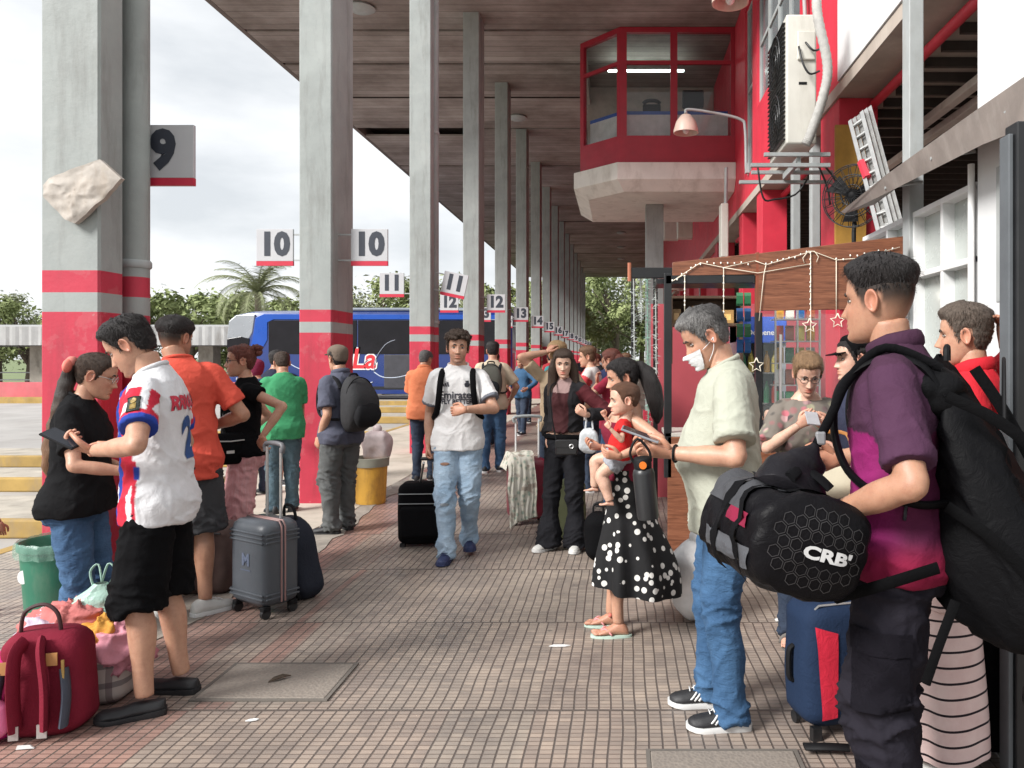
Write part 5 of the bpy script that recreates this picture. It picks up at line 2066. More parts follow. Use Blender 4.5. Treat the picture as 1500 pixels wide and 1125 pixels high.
    def skirt(g, m, waist=1.04, hem=.30, rx=.30, ryf=.28, ryb=.28, pleats=9, amp=.02, name='skirt', hemf=None, infl=.014, neckz=None, cx=0, cy=0):
        rings, n = [], 72
        for i in range(31):
            t = i / 30
            ring = []
            for k in range(n):
                a = 2 * pi * k / n
                hz = hem + (hemf(a) if hemf else 0)
                z = lerp(waist, hz, t)
                zz = max(z, .82)
                A_, F_, B_ = tab(g.T, zz)
                p, r, f, u = g.fr(max(z, .5))
                if z < .5:
                    p = V((p.x, p.y, z))
                q = smooth01(.95, hem, z)
                X, Yf, Yb = lerp(A_ + infl, rx, q), lerp(F_ + infl, ryf, q), lerp(B_ + infl, ryb, q)
                w_ = amp * q * (sin(a * pleats + 1.3 * sin(a * 2)) + .5 * noise.noise(V((cos(a) * 2, sin(a) * 2, z * 2))))
                ring.append(p + r * ((X + w_) * cos(a) + cx * q) + f * (((Yf if sin(a) > 0 else Yb) + w_) * sin(a) + cy * q))
            rings.append(ring)
        b = MB().loft(rings, False)
        inner = [[V((p.x, p.y, p.z)) * 1.0 for p in r_] for r_ in rings]
        return g.part(name, b, m)

    def shoes(g, m_up, m_sole, name='shoe', k=1.0, low=False, stripes=None):
        for side, (H, K, A, yw, pt_, sg) in g.legs.items():
            up, so_, Rm = shoe_parts(A, yw, pt_, k, low)
            o = g.part(name, up, m_up, 60)
            g.part('sole', so_, m_sole, 40, parent=o)
            if stripes:
                for j in range(3):
                    for sd_ in (-1, 1):
                        st = MB().tube([Rm @ V((sd_ * x * k, (y + j * .019) * k, z * k - .085)) for x, y, z in ((.0415, .052, .034), (.0395, .036, .052), (.034, .022, .070))], .0048, 6, sub=3, flat=(1, .5))
                        g.part('stripe', st, stripes, parent=o)
            lc = MB()
            if not low:
                for j in range(4):
                    y, z = .035 + j * .018, .078 - j * .0065
                    lc.tube([Rm @ V((x * k, y * k, z * k + .012 * k - .085)) for x in (-.022, 0, .022)], .003, 5)
                g.part('laces', lc, m_sole, parent=o)


def phone(name, c, x, y, label, m, w_=.072, h_=.15, screen=True):
    """A phone centred at c, long side along y, screen facing x cross y."""
    t = thing(name, c, label, 'phone')
    xf = frame_xf(c, x, y)
    b = MB().box(-w_ / 2, w_ / 2, -h_ / 2, h_ / 2, -.005, .004, xf)
    b.build('case', m, t, c, 0, .003)
    if screen:
        b = MB().box(-w_ / 2 + .004, w_ / 2 - .004, -h_ / 2 + .006, h_ / 2 - .006, .0042, .0048, xf)
        b.build('screen', mat('phone_screen', (.02, .022, .03), .1, .05, bump=0), t, c, 0)
    return t


def strap(pts, wdt, thk, up=None, sub=6):
    return MB().tube(pts, wdt / 2, 8, sub=sub, flat=(1, thk / wdt * 2) if up is None else (1, thk / wdt * 2), up=up)
# ---------------------------------------------------------------- the people
SK1, SK2, SK3, SK4 = (.47, .26, .175), (.40, .21, .135), (.30, .15, .095), (.56, .35, .26)
H_BLK = hairmat('hair_black', (.012, .010, .010))
H_DK = hairmat('hair_dark_brown', (.030, .018, .012))
H_BR = hairmat('hair_brown', (.085, .045, .025))
H_RED = hairmat('hair_auburn', (.09, .028, .02))
H_BLOND = hairmat('hair_dark_blond', (.22, .14, .07))
H_GREY = hairmat('hair_greying', (.06, .056, .056), (.36, .35, .34), (.03, .028, .028))
C_BLACK = cloth('cloth_black', (.004, .004, .0048))
C_NAVY = cloth('cloth_navy', (.018, .022, .045))
C_JEAN = denim('denim_blue', (.022, .055, .12), (.065, .13, .235))
C_JEANL = denim('denim_light', (.16, .25, .36), (.36, .46, .56))
C_JEAND = denim('denim_dark', (.012, .02, .04), (.04, .055, .085))
C_JEANS = denim('denim_slate', (.03, .055, .075), (.09, .14, .17))
M_SOLEW = mat('sole_white', (.66, .66, .65), .5, .08)
M_SHOEB = mat('shoe_black', (.014, .014, .016), .6, .2, 20, .2, 200)
M_SHOEW = mat('shoe_white', (.58, .57, .54), .6, .1, 20, .2, 200)
M_SHOEN = mat('shoe_navy', (.02, .03, .09), .6, .2, 20, .3, 220)
ATT = cloth('cloth_patterned', (1, 1, 1), attr=True)


def dl(g, v):
    return Matrix.Rotation(-g.yaw, 3, 'Z') @ V(v)


def arm_t(g, p):
    """How far along either arm a point of the shirt lies: (t, distance, sign)."""
    best = (9, 9, 0)
    for side, (S, E, W, sg) in g.arms.items():
        d = E - S
        t = (p - S).dot(d) / d.dot(d)
        q = S + d * max(0, min(1, t))
        if (p - q).length < best[1]:
            best = (t, (p - q).length, sg)
    return best


# -- man in the striped football jersey, left foreground
g = Fig('man in a white jersey numbered 2 and black shorts looking at his phone', -2.07, 3.46, 104, 1.765, 'm', SK1, lean=5, nlean=26, belly=.02, hyaw=-4, hpitch=34, vox=.009)
g.arm('L', P(138, 660, 3.20), (-1.3, -.55, -.9), hd=dl(g, (-.93, -.05, .22)), hn=dl(g, (.2, .3, .9)), curl=(38, 45, 35), thumb=.9)
g.arm('R', P(176, 655, 3.62), (.6, -.9, -.6), hd=dl(g, (-.9, -.35, .2)), hn=dl(g, (0, -.3, -.95)), curl=(30, 50, 40))
g.leg('L', (-.125, .02), 12)
g.leg('R', (.105, -.06), -20)


def jersey(p, g):
    R_, W_, B_ = (.52, .025, .05), (.68, .68, .70), (.02, .05, .30)
    t, d, sg = arm_t(g, p)
    _, r, f, u = g.fr(max(.92, p.z))
    out_ = (p - g.fr(max(.92, p.z))[0]).dot(r) * sg > tab(g.T, p.z)[0] + .016 and t < 1.1
    if d < .095 and t > .10 and out_:
        if t > .60:
            return B_
        if t > .52 or (t < .33 and p.y > -.005) or (p.y < -.03 - .03 * t and p.y > -.062 and t > .1):
            return R_
        return W_
    _, r, f, u = g.fr(max(.92, p.z))
    c = g.fr(max(.92, p.z))[0]
    q = p - c
    x, y = q.dot(r), q.dot(f)
    if y > .05:
        k = int(math.floor((x + .025) / .05)) % 6
        return (R_, W_, W_, R_, B_, W_)[k]
    if .02 < y < .05 and p.z < 1.10 and x < 0:
        return B_ if 1.02 < p.z < 1.08 else (R_ if y > .034 else W_)
    return W_


g.top(ATT, hem=.82, sleeve=.70, loose=.012, slr=.014, fold=1.0, colf=jersey, seed=1)
g.collar(cloth('jersey_white', (.6, .6, .62)), .007, drop=.02)
g.bottom(C_BLACK, 'shorts', length=1.02, loose=.012, hemw=.012, seed=2)
g.bare_legs()
g.head(scalp=((.24, .22, .22), .004, .9), beard=.25, lips=(1, .7, .66))
g.finish_body()
g.hair_cap(H_BLK, top=.022, side=.010, dz=.004, rough=.007, freq=70, front=1.3)
g.shoes(M_SHOEB, M_SHOEB, low=True)
# back print and sleeve badge
bk = g.fr(1.30)
for txt, zz, sz, m, bold in (('RRIQUE', 1.335, .085, mat('print_red', (.5, .03, .06), .6), .004), ('2', 1.17, .24, mat('print_blue', (.01, .06, .20), .6), .012)):
    c, r, f, u = g.fr(zz)
    tx = text_mb(txt, sz, bold, sx=.9)
    g.part('back_print', project(tx, g.topmb, c - f * .2 + r * .0, r, u, .004), m)
S, E, W, sg = g.arms['L']
bd = MB().box(-.026, .026, -.042, .042, 0, .0005)
ax = (E - S).normalized()
bd2 = MB().ell((0, .018, 0), (.014, .014, .0004), 10, 4)
bd2.box(-.012, .012, -.03, .002, 0, .0005)
out = -g.fr(1.4)[1]
out = (out - ax * out.dot(ax)).normalized()
yv = -ax
xv = yv.cross(out)
g.part('sleeve_badge', project(bd, g.topmb, S.lerp(E, .43) + out * .1, xv, yv, .004), mat('badge_dark', (.05, .06, .05), .5))
g.part('badge_emblem', project(bd2, g.topmb, S.lerp(E, .43) + out * .1, xv, yv, .006), mat('badge_gold', (.5, .36, .12), .4))
phone('mobile_phone', P(92, 642, 3.17), V((.2, .85, .3)), V((-.92, .1, .38)), 'black phone held by the man in the striped jersey', m_black, h_=.16)

# -- woman in a black tee behind him
g = Fig('woman in a black tee with glasses and a long brown ponytail with a coral bow', -2.71, 3.84, -76, 1.60, 'f', SK1, lean=4, nlean=20, belly=.03, fat=.012, hyaw=6, hpitch=16, vox=.010)
g.arm('R', P(196, 692, 3.72), (.9, -.6, -.9), curl=(40, 50, 40))
g.arm('L', P(190, 690, 3.95), (-.8, -.6, -.8), curl=(40, 50, 40))
g.leg('R', (.10, .0), -10)
g.leg('L', (-.10, .06), 10)
g.top(cloth('cloth_washed_black', (.010, .010, .011)), hem=.86, sleeve=.72, loose=.02, slr=.016, seed=3)
g.collar(cloth('cloth_washed_black', (0, 0, 0)), .006, drop=.05)
g.bottom(C_JEAN, seed=3, loose=.006)
g.head(lips=(1, .62, .6))
g.finish_body()
tail = MB().tube([g.hp((0, -.10, .04)), g.hp((0, -.125, .01))] + [g.hc + V(v) for v in ((.01, -.145, -.08), (.02, -.165, -.2), (.03, -.18, -.33), (.04, -.20, -.46), (.04, -.195, -.58))], [.024, .03, .042, .048, .05, .040, .010], 14, sub=6)
for i, v in enumerate(tail.v):
    tail.v[i] = v + V((noise.noise(v * 20), noise.noise(v * 20 + V((5, 0, 0))), 0)) * .012
g.hair_cap(H_DK, top=.012, side=.008, rough=.003, extra=[])
ends = NT('hair_ombre')
sxx = ends.n('ShaderNodeSeparateXYZ')
ends.l(ends.coord(), sxx.inputs[0])
stx = ends.noise(240, 4, .7, ends.mapping((1, 1, .1)))
mr_ = ends.n('ShaderNodeMapRange')
mr_.inputs['From Min'].default_value, mr_.inputs['From Max'].default_value = 1.5, 1.15
ends.l(sxx.outputs[2], mr_.inputs['Value'])
cc = ends.mix(mr_.outputs[0], (.022, .014, .010), (.27, .13, .06))
cc = ends.mix(ends.math('MULTIPLY', stx, .8), cc, (.012, .008, .006))
g.part('ponytail', tail, ends.set(cc, .5, 0, ends.bump(stx, .7, .006)))
g.part('hair_tie', MB().ell(g.hp((0, -.128, .04)), (.035, .03, .035)), mat('scrunchie', (.5, .16, .13), .7))
bow = MB()
for s in (-1, 1):
    bow.ell(g.hp((s * .03, -.135, .02)), (.05, .022, .035), 12, 8, rot=Matrix.Rotation(s * .5, 3, 'Y'))
g.part('hair_bow', bow, mat('bow_coral', (.62, .16, .12), .7))


def glasses(g, m, r=.021, ry=.017):
    b = MB()
    for s in (-1, 1):
        b.tube([g.hp((s * .0325 + r * cos(2 * pi * k / 18), .094, .001 + ry * sin(2 * pi * k / 18))) for k in range(19)], .0016, 6)
        b.tube([g.hp((s * .054, .092, .005)), g.hp((s * .074, .06, .008)), g.hp((s * .076, -.01, .008))], .0016, 6)
    b.tube([g.hp((-.012, .095, .003)), g.hp((0, .099, .006)), g.hp((.012, .095, .003))], .0014, 6)
    g.part('glasses', b, m)


glasses(g, m_alu)

# -- man in coral tee and grey shorts, from behind
g = Fig('man seen from behind in a coral tee and dark grey shorts with white trainers', -2.62, 4.62, 30, 1.82, 'm', SK2, lean=2, nlean=10, roll=-5, hyaw=-44, hpitch=8, vox=.010)
g.arm('R', P(310, 625, 4.85), (1.0, -.8, -.3), curl=(40, 50, 40))
g.arm('L', P(258, 640, 5.0), (-1.0, -.6, -.4), curl=(40, 50, 40))
g.leg('R', (.115, -.02), -62)
g.leg('L', (-.10, .06), 12)
g.top(cloth('cloth_coral', (.62, .085, .055)), hem=.80, sleeve=.74, loose=.014, slr=.014, seed=4)
g.collar(cloth('cloth_coral', (0, 0, 0)), .006, drop=.02)
g.bottom(cloth('cloth_charcoal', (.045, .046, .05), var=.25), 'shorts', length=1.0, loose=.016, hemw=.018, seed=5, fold=1.2)
g.bare_legs()
g.head(scalp=((.05, .05, .05), -.008, .99, .075, .012), beard=.4)
g.finish_body()
g.hair_cap(H_BLK, top=.020, side=.0015, dz=.0, rough=.004, fade=.010)
g.shoes(M_SHOEW, M_SOLEW)

# -- woman with a curly bun, black top and pink trousers
g = Fig('woman with a curly bun, black top and pink trousers, hand on her hip', -2.74, 5.62, 118, 1.66, 'f', SK1, lean=-2, nlean=12, belly=.04, fat=.022, chest=.012, hyaw=4, hpitch=0, vox=.011)
g.arm('L', P(384, 640, 5.40), (-.55, -1.2, .1), hd=dl(g, (.1, .2, -1)), hn=dl(g, (.1, 1, -.1)), curl=(20, 35, 30))
g.arm('R', P(352, 640, 5.8), (.5, -1, -.2))
g.leg('L', (-.10, .0), 6)
g.leg('R', (.10, .05), -6)
g.top(C_BLACK, hem=.90, sleeve=.36, loose=.012, slr=.02, seed=6)
g.bottom(cloth('cloth_pink', (.58, .26, .27), streak=(.62, .42, .42)), loose=.018, ankle=.075, knee=.02, seed=6, fold=1.3)
g.head(lips=(1, .5, .5))
g.finish_body()
bun = MB()
for k in range(26):
    rr = random.Random(k)
    v = V((rr.gauss(0, 1), rr.gauss(0, 1), rr.gauss(0, 1))).normalized() * rr.uniform(.02, .048)
    bun.ell(g.hp(V((0, -.105, .085)) + v), (.024, .024, .024), 8, 6)
for i, v in enumerate(bun.v):
    bun.v[i] = v + V((noise.noise(v * 60), noise.noise(v * 60 + V((9, 0, 0))), noise.noise(v * 60 + V((0, 7, 0))))) * .012
g.hair_cap(H_RED, top=.014, side=.012, rough=.012, freq=55, extra=[bun])
glasses(g, m_dark)
g.part('strap', strap([g.fr(1.40)[0] + V(v) for v in ((.06, -.115, .03), (.05, .02, .075), (-.02, .155, -.08), (-.10, .16, -.28), (-.17, .10, -.42))], .02, .006), m_black)
b = MB()
c = P(335, 655, 5.42)
b.loft([[V((x * f, y * f2, z)) for x, y in [(.11 * math.copysign(abs(cos(a)) ** .6, cos(a)), .045 * math.copysign(abs(sin(a)) ** .7, sin(a))) for a in [2 * pi * k / 16 for k in range(16)]]] for z, f, f2 in ((-.12, .7, .6), (-.10, .95, 1), (0, 1, 1.1), (.08, .95, 1), (.10, .8, .5))])
t = thing('shoulder_bag', c, 'small black shoulder bag on the hip of the woman in pink trousers', 'bag')
t.rotation_euler = (0, 0, rad(40))
b.build('bag', C_BLACK, t, smooth=60)
MB().tube([(-.09, -.052, .05), (0, -.056, .045), (.09, -.052, .05)], .005, 6).build('zip', m_alu, t)
MB().cbox((.0, -.052, -.03), (.05, .006, .02)).build('badge', m_alu, t, smooth=0)

# -- man in green tee by the second column
g = Fig('man in a green tee and jeans leaning by the second column, head bowed', -3.38, 7.72, 30, 1.64, 'm', SK2, lean=3, nlean=24, hyaw=0, hpitch=28, vox=.014, fat=.015)
g.arm('L', P(408, 640, 8.0), (-1.0, -.5, -.2))
g.arm('R', P(440, 640, 8.05), (1, -.6, -.4))
g.leg('L', (-.09, .0), 15)
g.leg('R', (.09, .05), -15)
g.top(cloth('cloth_green', (.05, .27, .12)), hem=.80, sleeve=.75, loose=.026, slr=.022, seed=7)
g.bottom(C_JEANS, seed=7, loose=.012)
g.head(scalp=((.25, .2, .2), 0, .9), eyes=False)
g.finish_body()
g.hair_cap(H_DK, top=.014, side=.007)
g.shoes(M_SHOEB, M_SHOEB)

# -- two people behind him
g = Fig('person in a dark cap behind the man in green', -4.22, 9.4, -30, 1.66, 'm', SK2, vox=.018)
g.arm('L', V((-4.35, 9.6, .8)))
g.arm('R', V((-4.0, 9.5, .8)))
g.leg('L', (-.1, 0), 60)
g.leg('R', (.1, 0), -60)
g.top(C_NAVY, sleeve=.75, seed=8, loose=.02)
g.bottom(cloth('cloth_khaki', (.2, .17, .12)), 'shorts', length=1.02, loose=.02)
g.bare_legs()
g.head(eyes=False)
g.finish_body()
g.hair_cap(H_BLK, top=.02, side=.012, name='cap')
g.shoes(M_SHOEB, M_SOLEW)
g = Fig('person with a maroon headscarf between the woman with the bun and the man in green', -4.12, 8.75, 60, 1.55, 'f', SK1, vox=.018)
g.arm('L', V((-4.35, 8.7, .8)))
g.arm('R', V((-4.2, 8.95, .8)))
g.leg('L', (-.09, 0), 10)
g.leg('R', (.09, 0), -10)
g.top(cloth('cloth_teal', (.05, .12, .2)), sleeve=.75, seed=9)
g.bottom(C_JEAND, seed=9)
g.head(eyes=False)
g.finish_body()
g.hair_cap(cloth('scarf_maroon', (.17, .02, .055)), top=.022, side=.02, name='headscarf', dz=-.03)
g.shoes(M_SHOEB, M_SHOEB)


def backpack(label, g, wd, ht, dp, mbody, mtrim, zc=1.22, off=.02, straps=True, droop=0., pk=True, rnd_=.36, crum=1.0):
    """A backpack on the figure's back: shell with a front pocket, zip lines, handle and shoulder straps."""
    c, r, f, u = g.fr(zc)
    back = tab(g.T, zc)[2]
    u2 = V((0, 0, 1))
    f2 = (f - u2 * f.dot(u2)).normalized()
    r2 = f2.cross(u2)
    c = c - f2 * (back + .02 + off)
    t = thing('backpack', g.root.location, label, 'backpack')
    t.rotation_euler = (0, 0, g.yaw)

    def section(k, yo, dpt, hh, ww, tz):
        rings = []
        NV = 36 if crum > 1 else 15
        for i in range(NV):
            v = i / (NV - 1)
            z = (v - .5) * hh
            pf = (sin(pi * min(1, max(0, v * .94 + .05)))) ** rnd_
            belly_ = dpt * (.62 + .38 * sin(pi * (.12 + .62 * (1 - v)))) * pf
            ring = []
            NA = 48 if crum > 1 else 24
            for j in range(NA):
                a = 2 * pi * j / NA
                x = ww / 2 * pf * math.copysign(abs(cos(a)) ** .55, cos(a))
                y = -belly_ * (.5 + .5 * math.copysign(abs(sin(a)) ** .6, sin(a)))
                q = V((x, y - yo, z + tz))
                nn_ = noise.noise(q * 9 + V((k, 0, 0))) * .012 * crum + noise.noise(q * 25 + V((k, 3, 0))) * .004 * crum - .012 * (crum - 1) * (1 - abs(noise.noise(q * 12 + V((k, 5, 0))))) ** 5
                ring.append((c + r2 * (q.x * (1 + nn_)) + f2 * (q.y + nn_) + u2 * (q.z - droop * abs(q.y))) * g.s)
            rings.append(ring)
        return MB().loft(rings)
    section(1, 0, dp, ht, wd, 0).build('pack', mbody, t, smooth=180)
    if pk:
        section(5, dp * .72, dp * .42, ht * .5, wd * .8, -ht * .17 - droop * dp * .6).build('front_pocket', mtrim, t, smooth=180)
    zp = MB()
    zp.tube([(c + r2 * (wd * .46 * sin(a)) + f2 * (-dp * .52 - .0) + u2 * (ht * (.12 + .36 * cos(a)))) * g.s for a in [(-1.35 + 2.7 * k / 14) for k in range(15)]], .005, 6, sub=2)
    zp.build('zip', m_black, t)
    hd_ = MB().tube([(c + r2 * x + u2 * (ht * .47 + z) - f2 * .03) * g.s for x, z in ((-.045, 0), (-.035, .035), (.035, .035), (.045, 0))], .009, 7, sub=3)
    hd_.build('grab_handle', m_black, t)
    if straps:
        for s in (-1, 1):
            pts = []
            for zz, dr, fx in ((1.34, -1.02, .105), (1.42, -.7, .11), (1.450, 0, .112), (1.42, .8, .115), (1.36, 1.1, .12), (1.25, 1.14, .13), (1.14, .95, .148), (1.08, .25, .178), (1.06, -.6, .165), (1.06, -1.1, .12)):
                p_, r_, f_, u_ = g.fr(zz)
                a_, fr_, bk_ = tab(g.T, zz)
                pts.append((p_ + r_ * (s * fx) + f_ * ((fr_ + .016) * dr if dr > 0 else (bk_ + .014) * dr)) * g.s)
            strap(pts, .045 * g.s, .012, up=(1, 0, .2)).build('strap', mtrim, t)
    return t, c, r2, f2, u2


# -- man with cap and grey backpack
g = Fig('man in a cap with a grey backpack and grey trousers by the second column', -2.49, 6.87, 58, 1.68, 'm', SK1, lean=1, nlean=10, hyaw=-8, hpitch=4, vox=.012, fat=.012)
g.arm('L', P(468, 642, 6.75), (-.3, -1, 0), curl=(25, 35, 30))
g.arm('R', P(520, 640, 7.15), (.3, -1, 0))
g.leg('L', (-.10, .0), 30)
g.leg('R', (.10, .05), -10)
g.top(cloth('cloth_slate', (.085, .09, .125)), hem=.83, sleeve=.78, loose=.022, slr=.02, seed=10)
g.collar(cloth('cloth_slate', (0, 0, 0)), .011, drop=.02, h=2)
g.bottom(cloth('cloth_grey_trousers', (.11, .115, .115), var=.3), seed=10, loose=.02, knee=.006, fold=1.4)
g.head(scalp=((.2, .18, .18), -.01, .9), eyes=False)
g.finish_body()
g.hair_cap(cloth('cap_taupe', (.15, .115, .09)), top=.018, side=.014, dz=.03, rough=.001, name='cap')
brim = MB()
brim.loft([[g.hp((x, y, .052 - .12 * (y - .09) - 1.5 * x * x + dz_)) for x, y in [(.075 * cos(a), .075 + .085 * sin(a)) for a in [pi * k / 12 for k in range(13)]]] for dz_ in (0, .006)])
g.part('brim', brim, cloth('cap_taupe', (0, 0, 0)))
g.hair_cap(H_BLK, top=.006, side=.007, dz=-.005, name='hair')
g.shoes(M_SHOEB, M_SHOEB)
backpack('grey backpack worn by the man in the cap by the second column', g, .34, .50, .24, cloth('pack_grey', (.040, .040, .043), var=.35), cloth('pack_grey_dark', (.018, .018, .02)), 1.20)

# -- man in peach polo
g = Fig('man in a peach polo and dark jeans seen from behind by bay 11', -2.47, 9.7, 0, 1.68, 'm', SK2, lean=2, nlean=24, hyaw=-20, hpitch=22, vox=.016, fat=.02)
g.arm('L', P(604, 612, 10.1), (-1.0, -.8, -.3))
g.arm('R', P(640, 612, 10.1), (1.0, -.8, -.3))
g.leg('L', (-.09, .0), 10)
g.leg('R', (.09, .04), -10)
g.top(cloth('cloth_peach', (.66, .21, .10)), hem=.82, sleeve=.85, loose=.026, slr=.026, seed=11)
g.collar(cloth('cloth_peach', (0, 0, 0)), .011, drop=.02, h=2)
g.bottom(C_JEAND, seed=11, loose=.006)
g.head(scalp=((.3, .28, .28), -.005, .9), eyes=False)
g.finish_body()
g.hair_cap(hairmat('hair_salt', (.03, .028, .028), (.16, .15, .15)), top=.010, side=.006)
g.shoes(M_SHOEB, M_SOLEW)

# -- man walking towards the camera with a black suitcase
g = Fig('man walking towards the camera in a white jersey and light ripped jeans', -1.27, 6.05, 187, 1.79, 'm', SK1, lean=1, nlean=6, drop=.02, hyaw=6, hroll=-2, hpitch=0, vox=.009, shw=.98)
g.arm('R', P(628, 652, 6.05), (.35, -1, 0), hd=(.05, .1, -1), hn=(-1, .2, 0), curl=(60, 70, 50), thumb=.9)
g.arm('L', P(681, 600, 5.75), (-1.2, -.35, -.6), hd=dl(g, (-.95, .15, -.12)), hn=dl(g, (.1, .9, -.2)), curl=(30, 40, 30))
g.leg('R', (.075, .16), -8, rad(4))
g.leg('L', (-.075, -.13), 6, rad(-14), lift=.03)


def madrid(p, g):
    t, d, sg = arm_t(g, p)
    if d < .1 and t > .66:
        return (.16, .17, .2)
    return (.74, .73, .725)


g.top(ATT, hem=.84, sleeve=.74, loose=.016, slr=.016, seed=12, colf=madrid)
g.collar(cloth('jersey_white2', (.74, .73, .725)), .007, drop=.03)
g.bottom(C_JEANL, seed=12, loose=.010, fold=1.1)
g.head(beard=.55, lips=(1, .62, .58))
g.finish_body()
rr = random.Random(3)
tuft = MB()
for k in range(60):
    a, z_ = rr.uniform(-1.9, 1.9), rr.uniform(.06, .112)
    q = head_pt(a, z_) * 1.0
    n_ = (q - V((0, -.01, 0))).normalized()
    tuft.ell(g.hp(q + n_ * .022), (.019, .019, .016), 8, 6)
for i, v in enumerate(tuft.v):
    tuft.v[i] = v + V((noise.noise(v * 70), noise.noise(v * 70 + V((9, 0, 0))), noise.noise(v * 70 + V((0, 7, 0))))) * .010
g.hair_cap(H_DK, top=.032, side=.014, rough=.010, freq=55, front=1.1, extra=[tuft])
g.shoes(M_SHOEN, M_SHOEN)
ink = mat('print_ink', (.045, .045, .06), .6, bump=0)
for txt, zz, sz, bold, sx_, xo in (('Emirates', 1.265, .078, .002, 1.0, 0), ('FLY BETTER', 1.205, .050, .002, .9, 0)):
    c, r, f, u = g.fr(zz)
    g.part('chest_print', project(text_mb(txt, sz, bold, sx=sx_), g.topmb, c + f * .2 + r * xo, -r, u, .004), ink)
c, r, f, u = g.fr(1.345)
lg = MB()
for k in range(3):
    x = -.022 + k * .016
    lg.add([(x, -.014, 0), (x + .012, -.014, 0), (x + .012 - .008, .004 + k * .009, 0), (x - .008, .004 + k * .007, 0)], [(0, 1, 2, 3)])
g.part('chest_logo', project(lg, g.topmb, c + f * .2 + r * .078, -r, u, .004), ink)
cr_ = MB().ell((0, 0, 0), (.02, .02, .0004), 16, 4)
cr_.box(-.012, .012, .02, .03, 0, .0005)
g.part('crest', project(cr_, g.topmb, c + f * .2 - r * .075, -r, u, .004), ink)
rip = MB().ell((0, 0, 0), (.035, .012, .0005), 12, 4)
H, K, A, *_ = g.legs['R']
g.part('knee_rip', project(rip, g.botmb, H.lerp(K, .42) + V((0, .2, 0)), V((-1, 0, 0)), V((0, 0, 1)), .003), mat('ripped_skin', (.48, .28, .2), .7))
g.part('knee_rip', project(rip, g.botmb, K + V((0, .2, -.06)), V((-1, 0, 0)), V((0, 0, 1)), .003), mat('ripped_threads', (.5, .55, .6), .8))
backpack('black backpack on the man walking towards the camera', g, .28, .40, .14, C_BLACK, C_BLACK, 1.24)

# -- man with a backpack, walking away
g = Fig('man with a grey backpack walking away in blue jeans', -1.74, 10.5, 4, 1.79, 'm', SK1, nlean=14, hyaw=10, hpitch=12, vox=.016)
g.arm('L', P(706, 590, 10.9), (-.8, -.6, -.2))
g.arm('R', P(748, 585, 10.7), (1, -.6, -.3))
g.leg('L', (-.10, -.04), 10)
g.leg('R', (.10, .06), -10)
g.top(cloth('cloth_cream', (.55, .46, .34)), hem=.84, sleeve=.8, loose=.024, slr=.022, seed=13)
g.bottom(C_JEAN, seed=13, loose=.012)
g.head(eyes=False, scalp=((.22, .2, .2), 0, .9))
g.finish_body()
g.hair_cap(H_BLK, top=.024, side=.010)
g.shoes(M_SHOEB, M_SOLEW)
backpack('olive grey backpack on the man walking away in blue jeans', g, .30, .46, .18, cloth('pack_olive', (.10, .10, .085)), cloth('pack_dark', (.02, .022, .026)), 1.22)

# -- far man in blue jacket
g = Fig('far man in a blue jacket and dark trousers beside the bay 13 column', -1.98, 15.6, 150, 1.60, 'm', SK2, nlean=14, hpitch=14, vox=.022)
g.arm('L', V((-1.85, 15.3, .95)), (-1, -.6, -.3))
g.arm('R', V((-2.2, 15.4, .95)), (1, -.6, -.3))
g.leg('L', (-.1, .1), 0)
g.leg('R', (.1, -.1), 0)
g.top(cloth('cloth_blue_jacket', (.04, .10, .19)), hem=.82, sleeve=1.9, loose=.03, seed=14)
g.bottom(C_JEAND, seed=14)
g.head(eyes=False)
g.finish_body()
g.hair_cap(H_DK, top=.02, side=.01)
g.shoes(M_SHOEB, M_SOLEW)
# -- two more walkers far down the platform
for lb, x, y, c, yw in (('distant person in a red top far down the platform by the bay 14 column', -1.9, 21, (.4, .04, .05), 20), ('distant person in a dark top far down the platform near the bay 16 column', -1.3, 27, (.03, .03, .04), 170)):
    g = Fig(lb, x, y, yw, 1.68, 'm', SK2, vox=.026)
    g.arm('L', g.l2w((-.25, .05, .80)))
    g.arm('R', g.l2w((.25, .05, .80)))
    g.leg('L', (-.1, .1), 0)
    g.leg('R', (.1, -.1), 0)
    g.top(cloth('cloth_far_%d' % int(y), c), sleeve=.8)
    g.bottom(C_JEAND)
    g.head(eyes=False)
    g.finish_body()
    g.hair_cap(H_BLK, top=.02, side=.01)
    g.shoes(M_SHOEB, M_SHOEB)

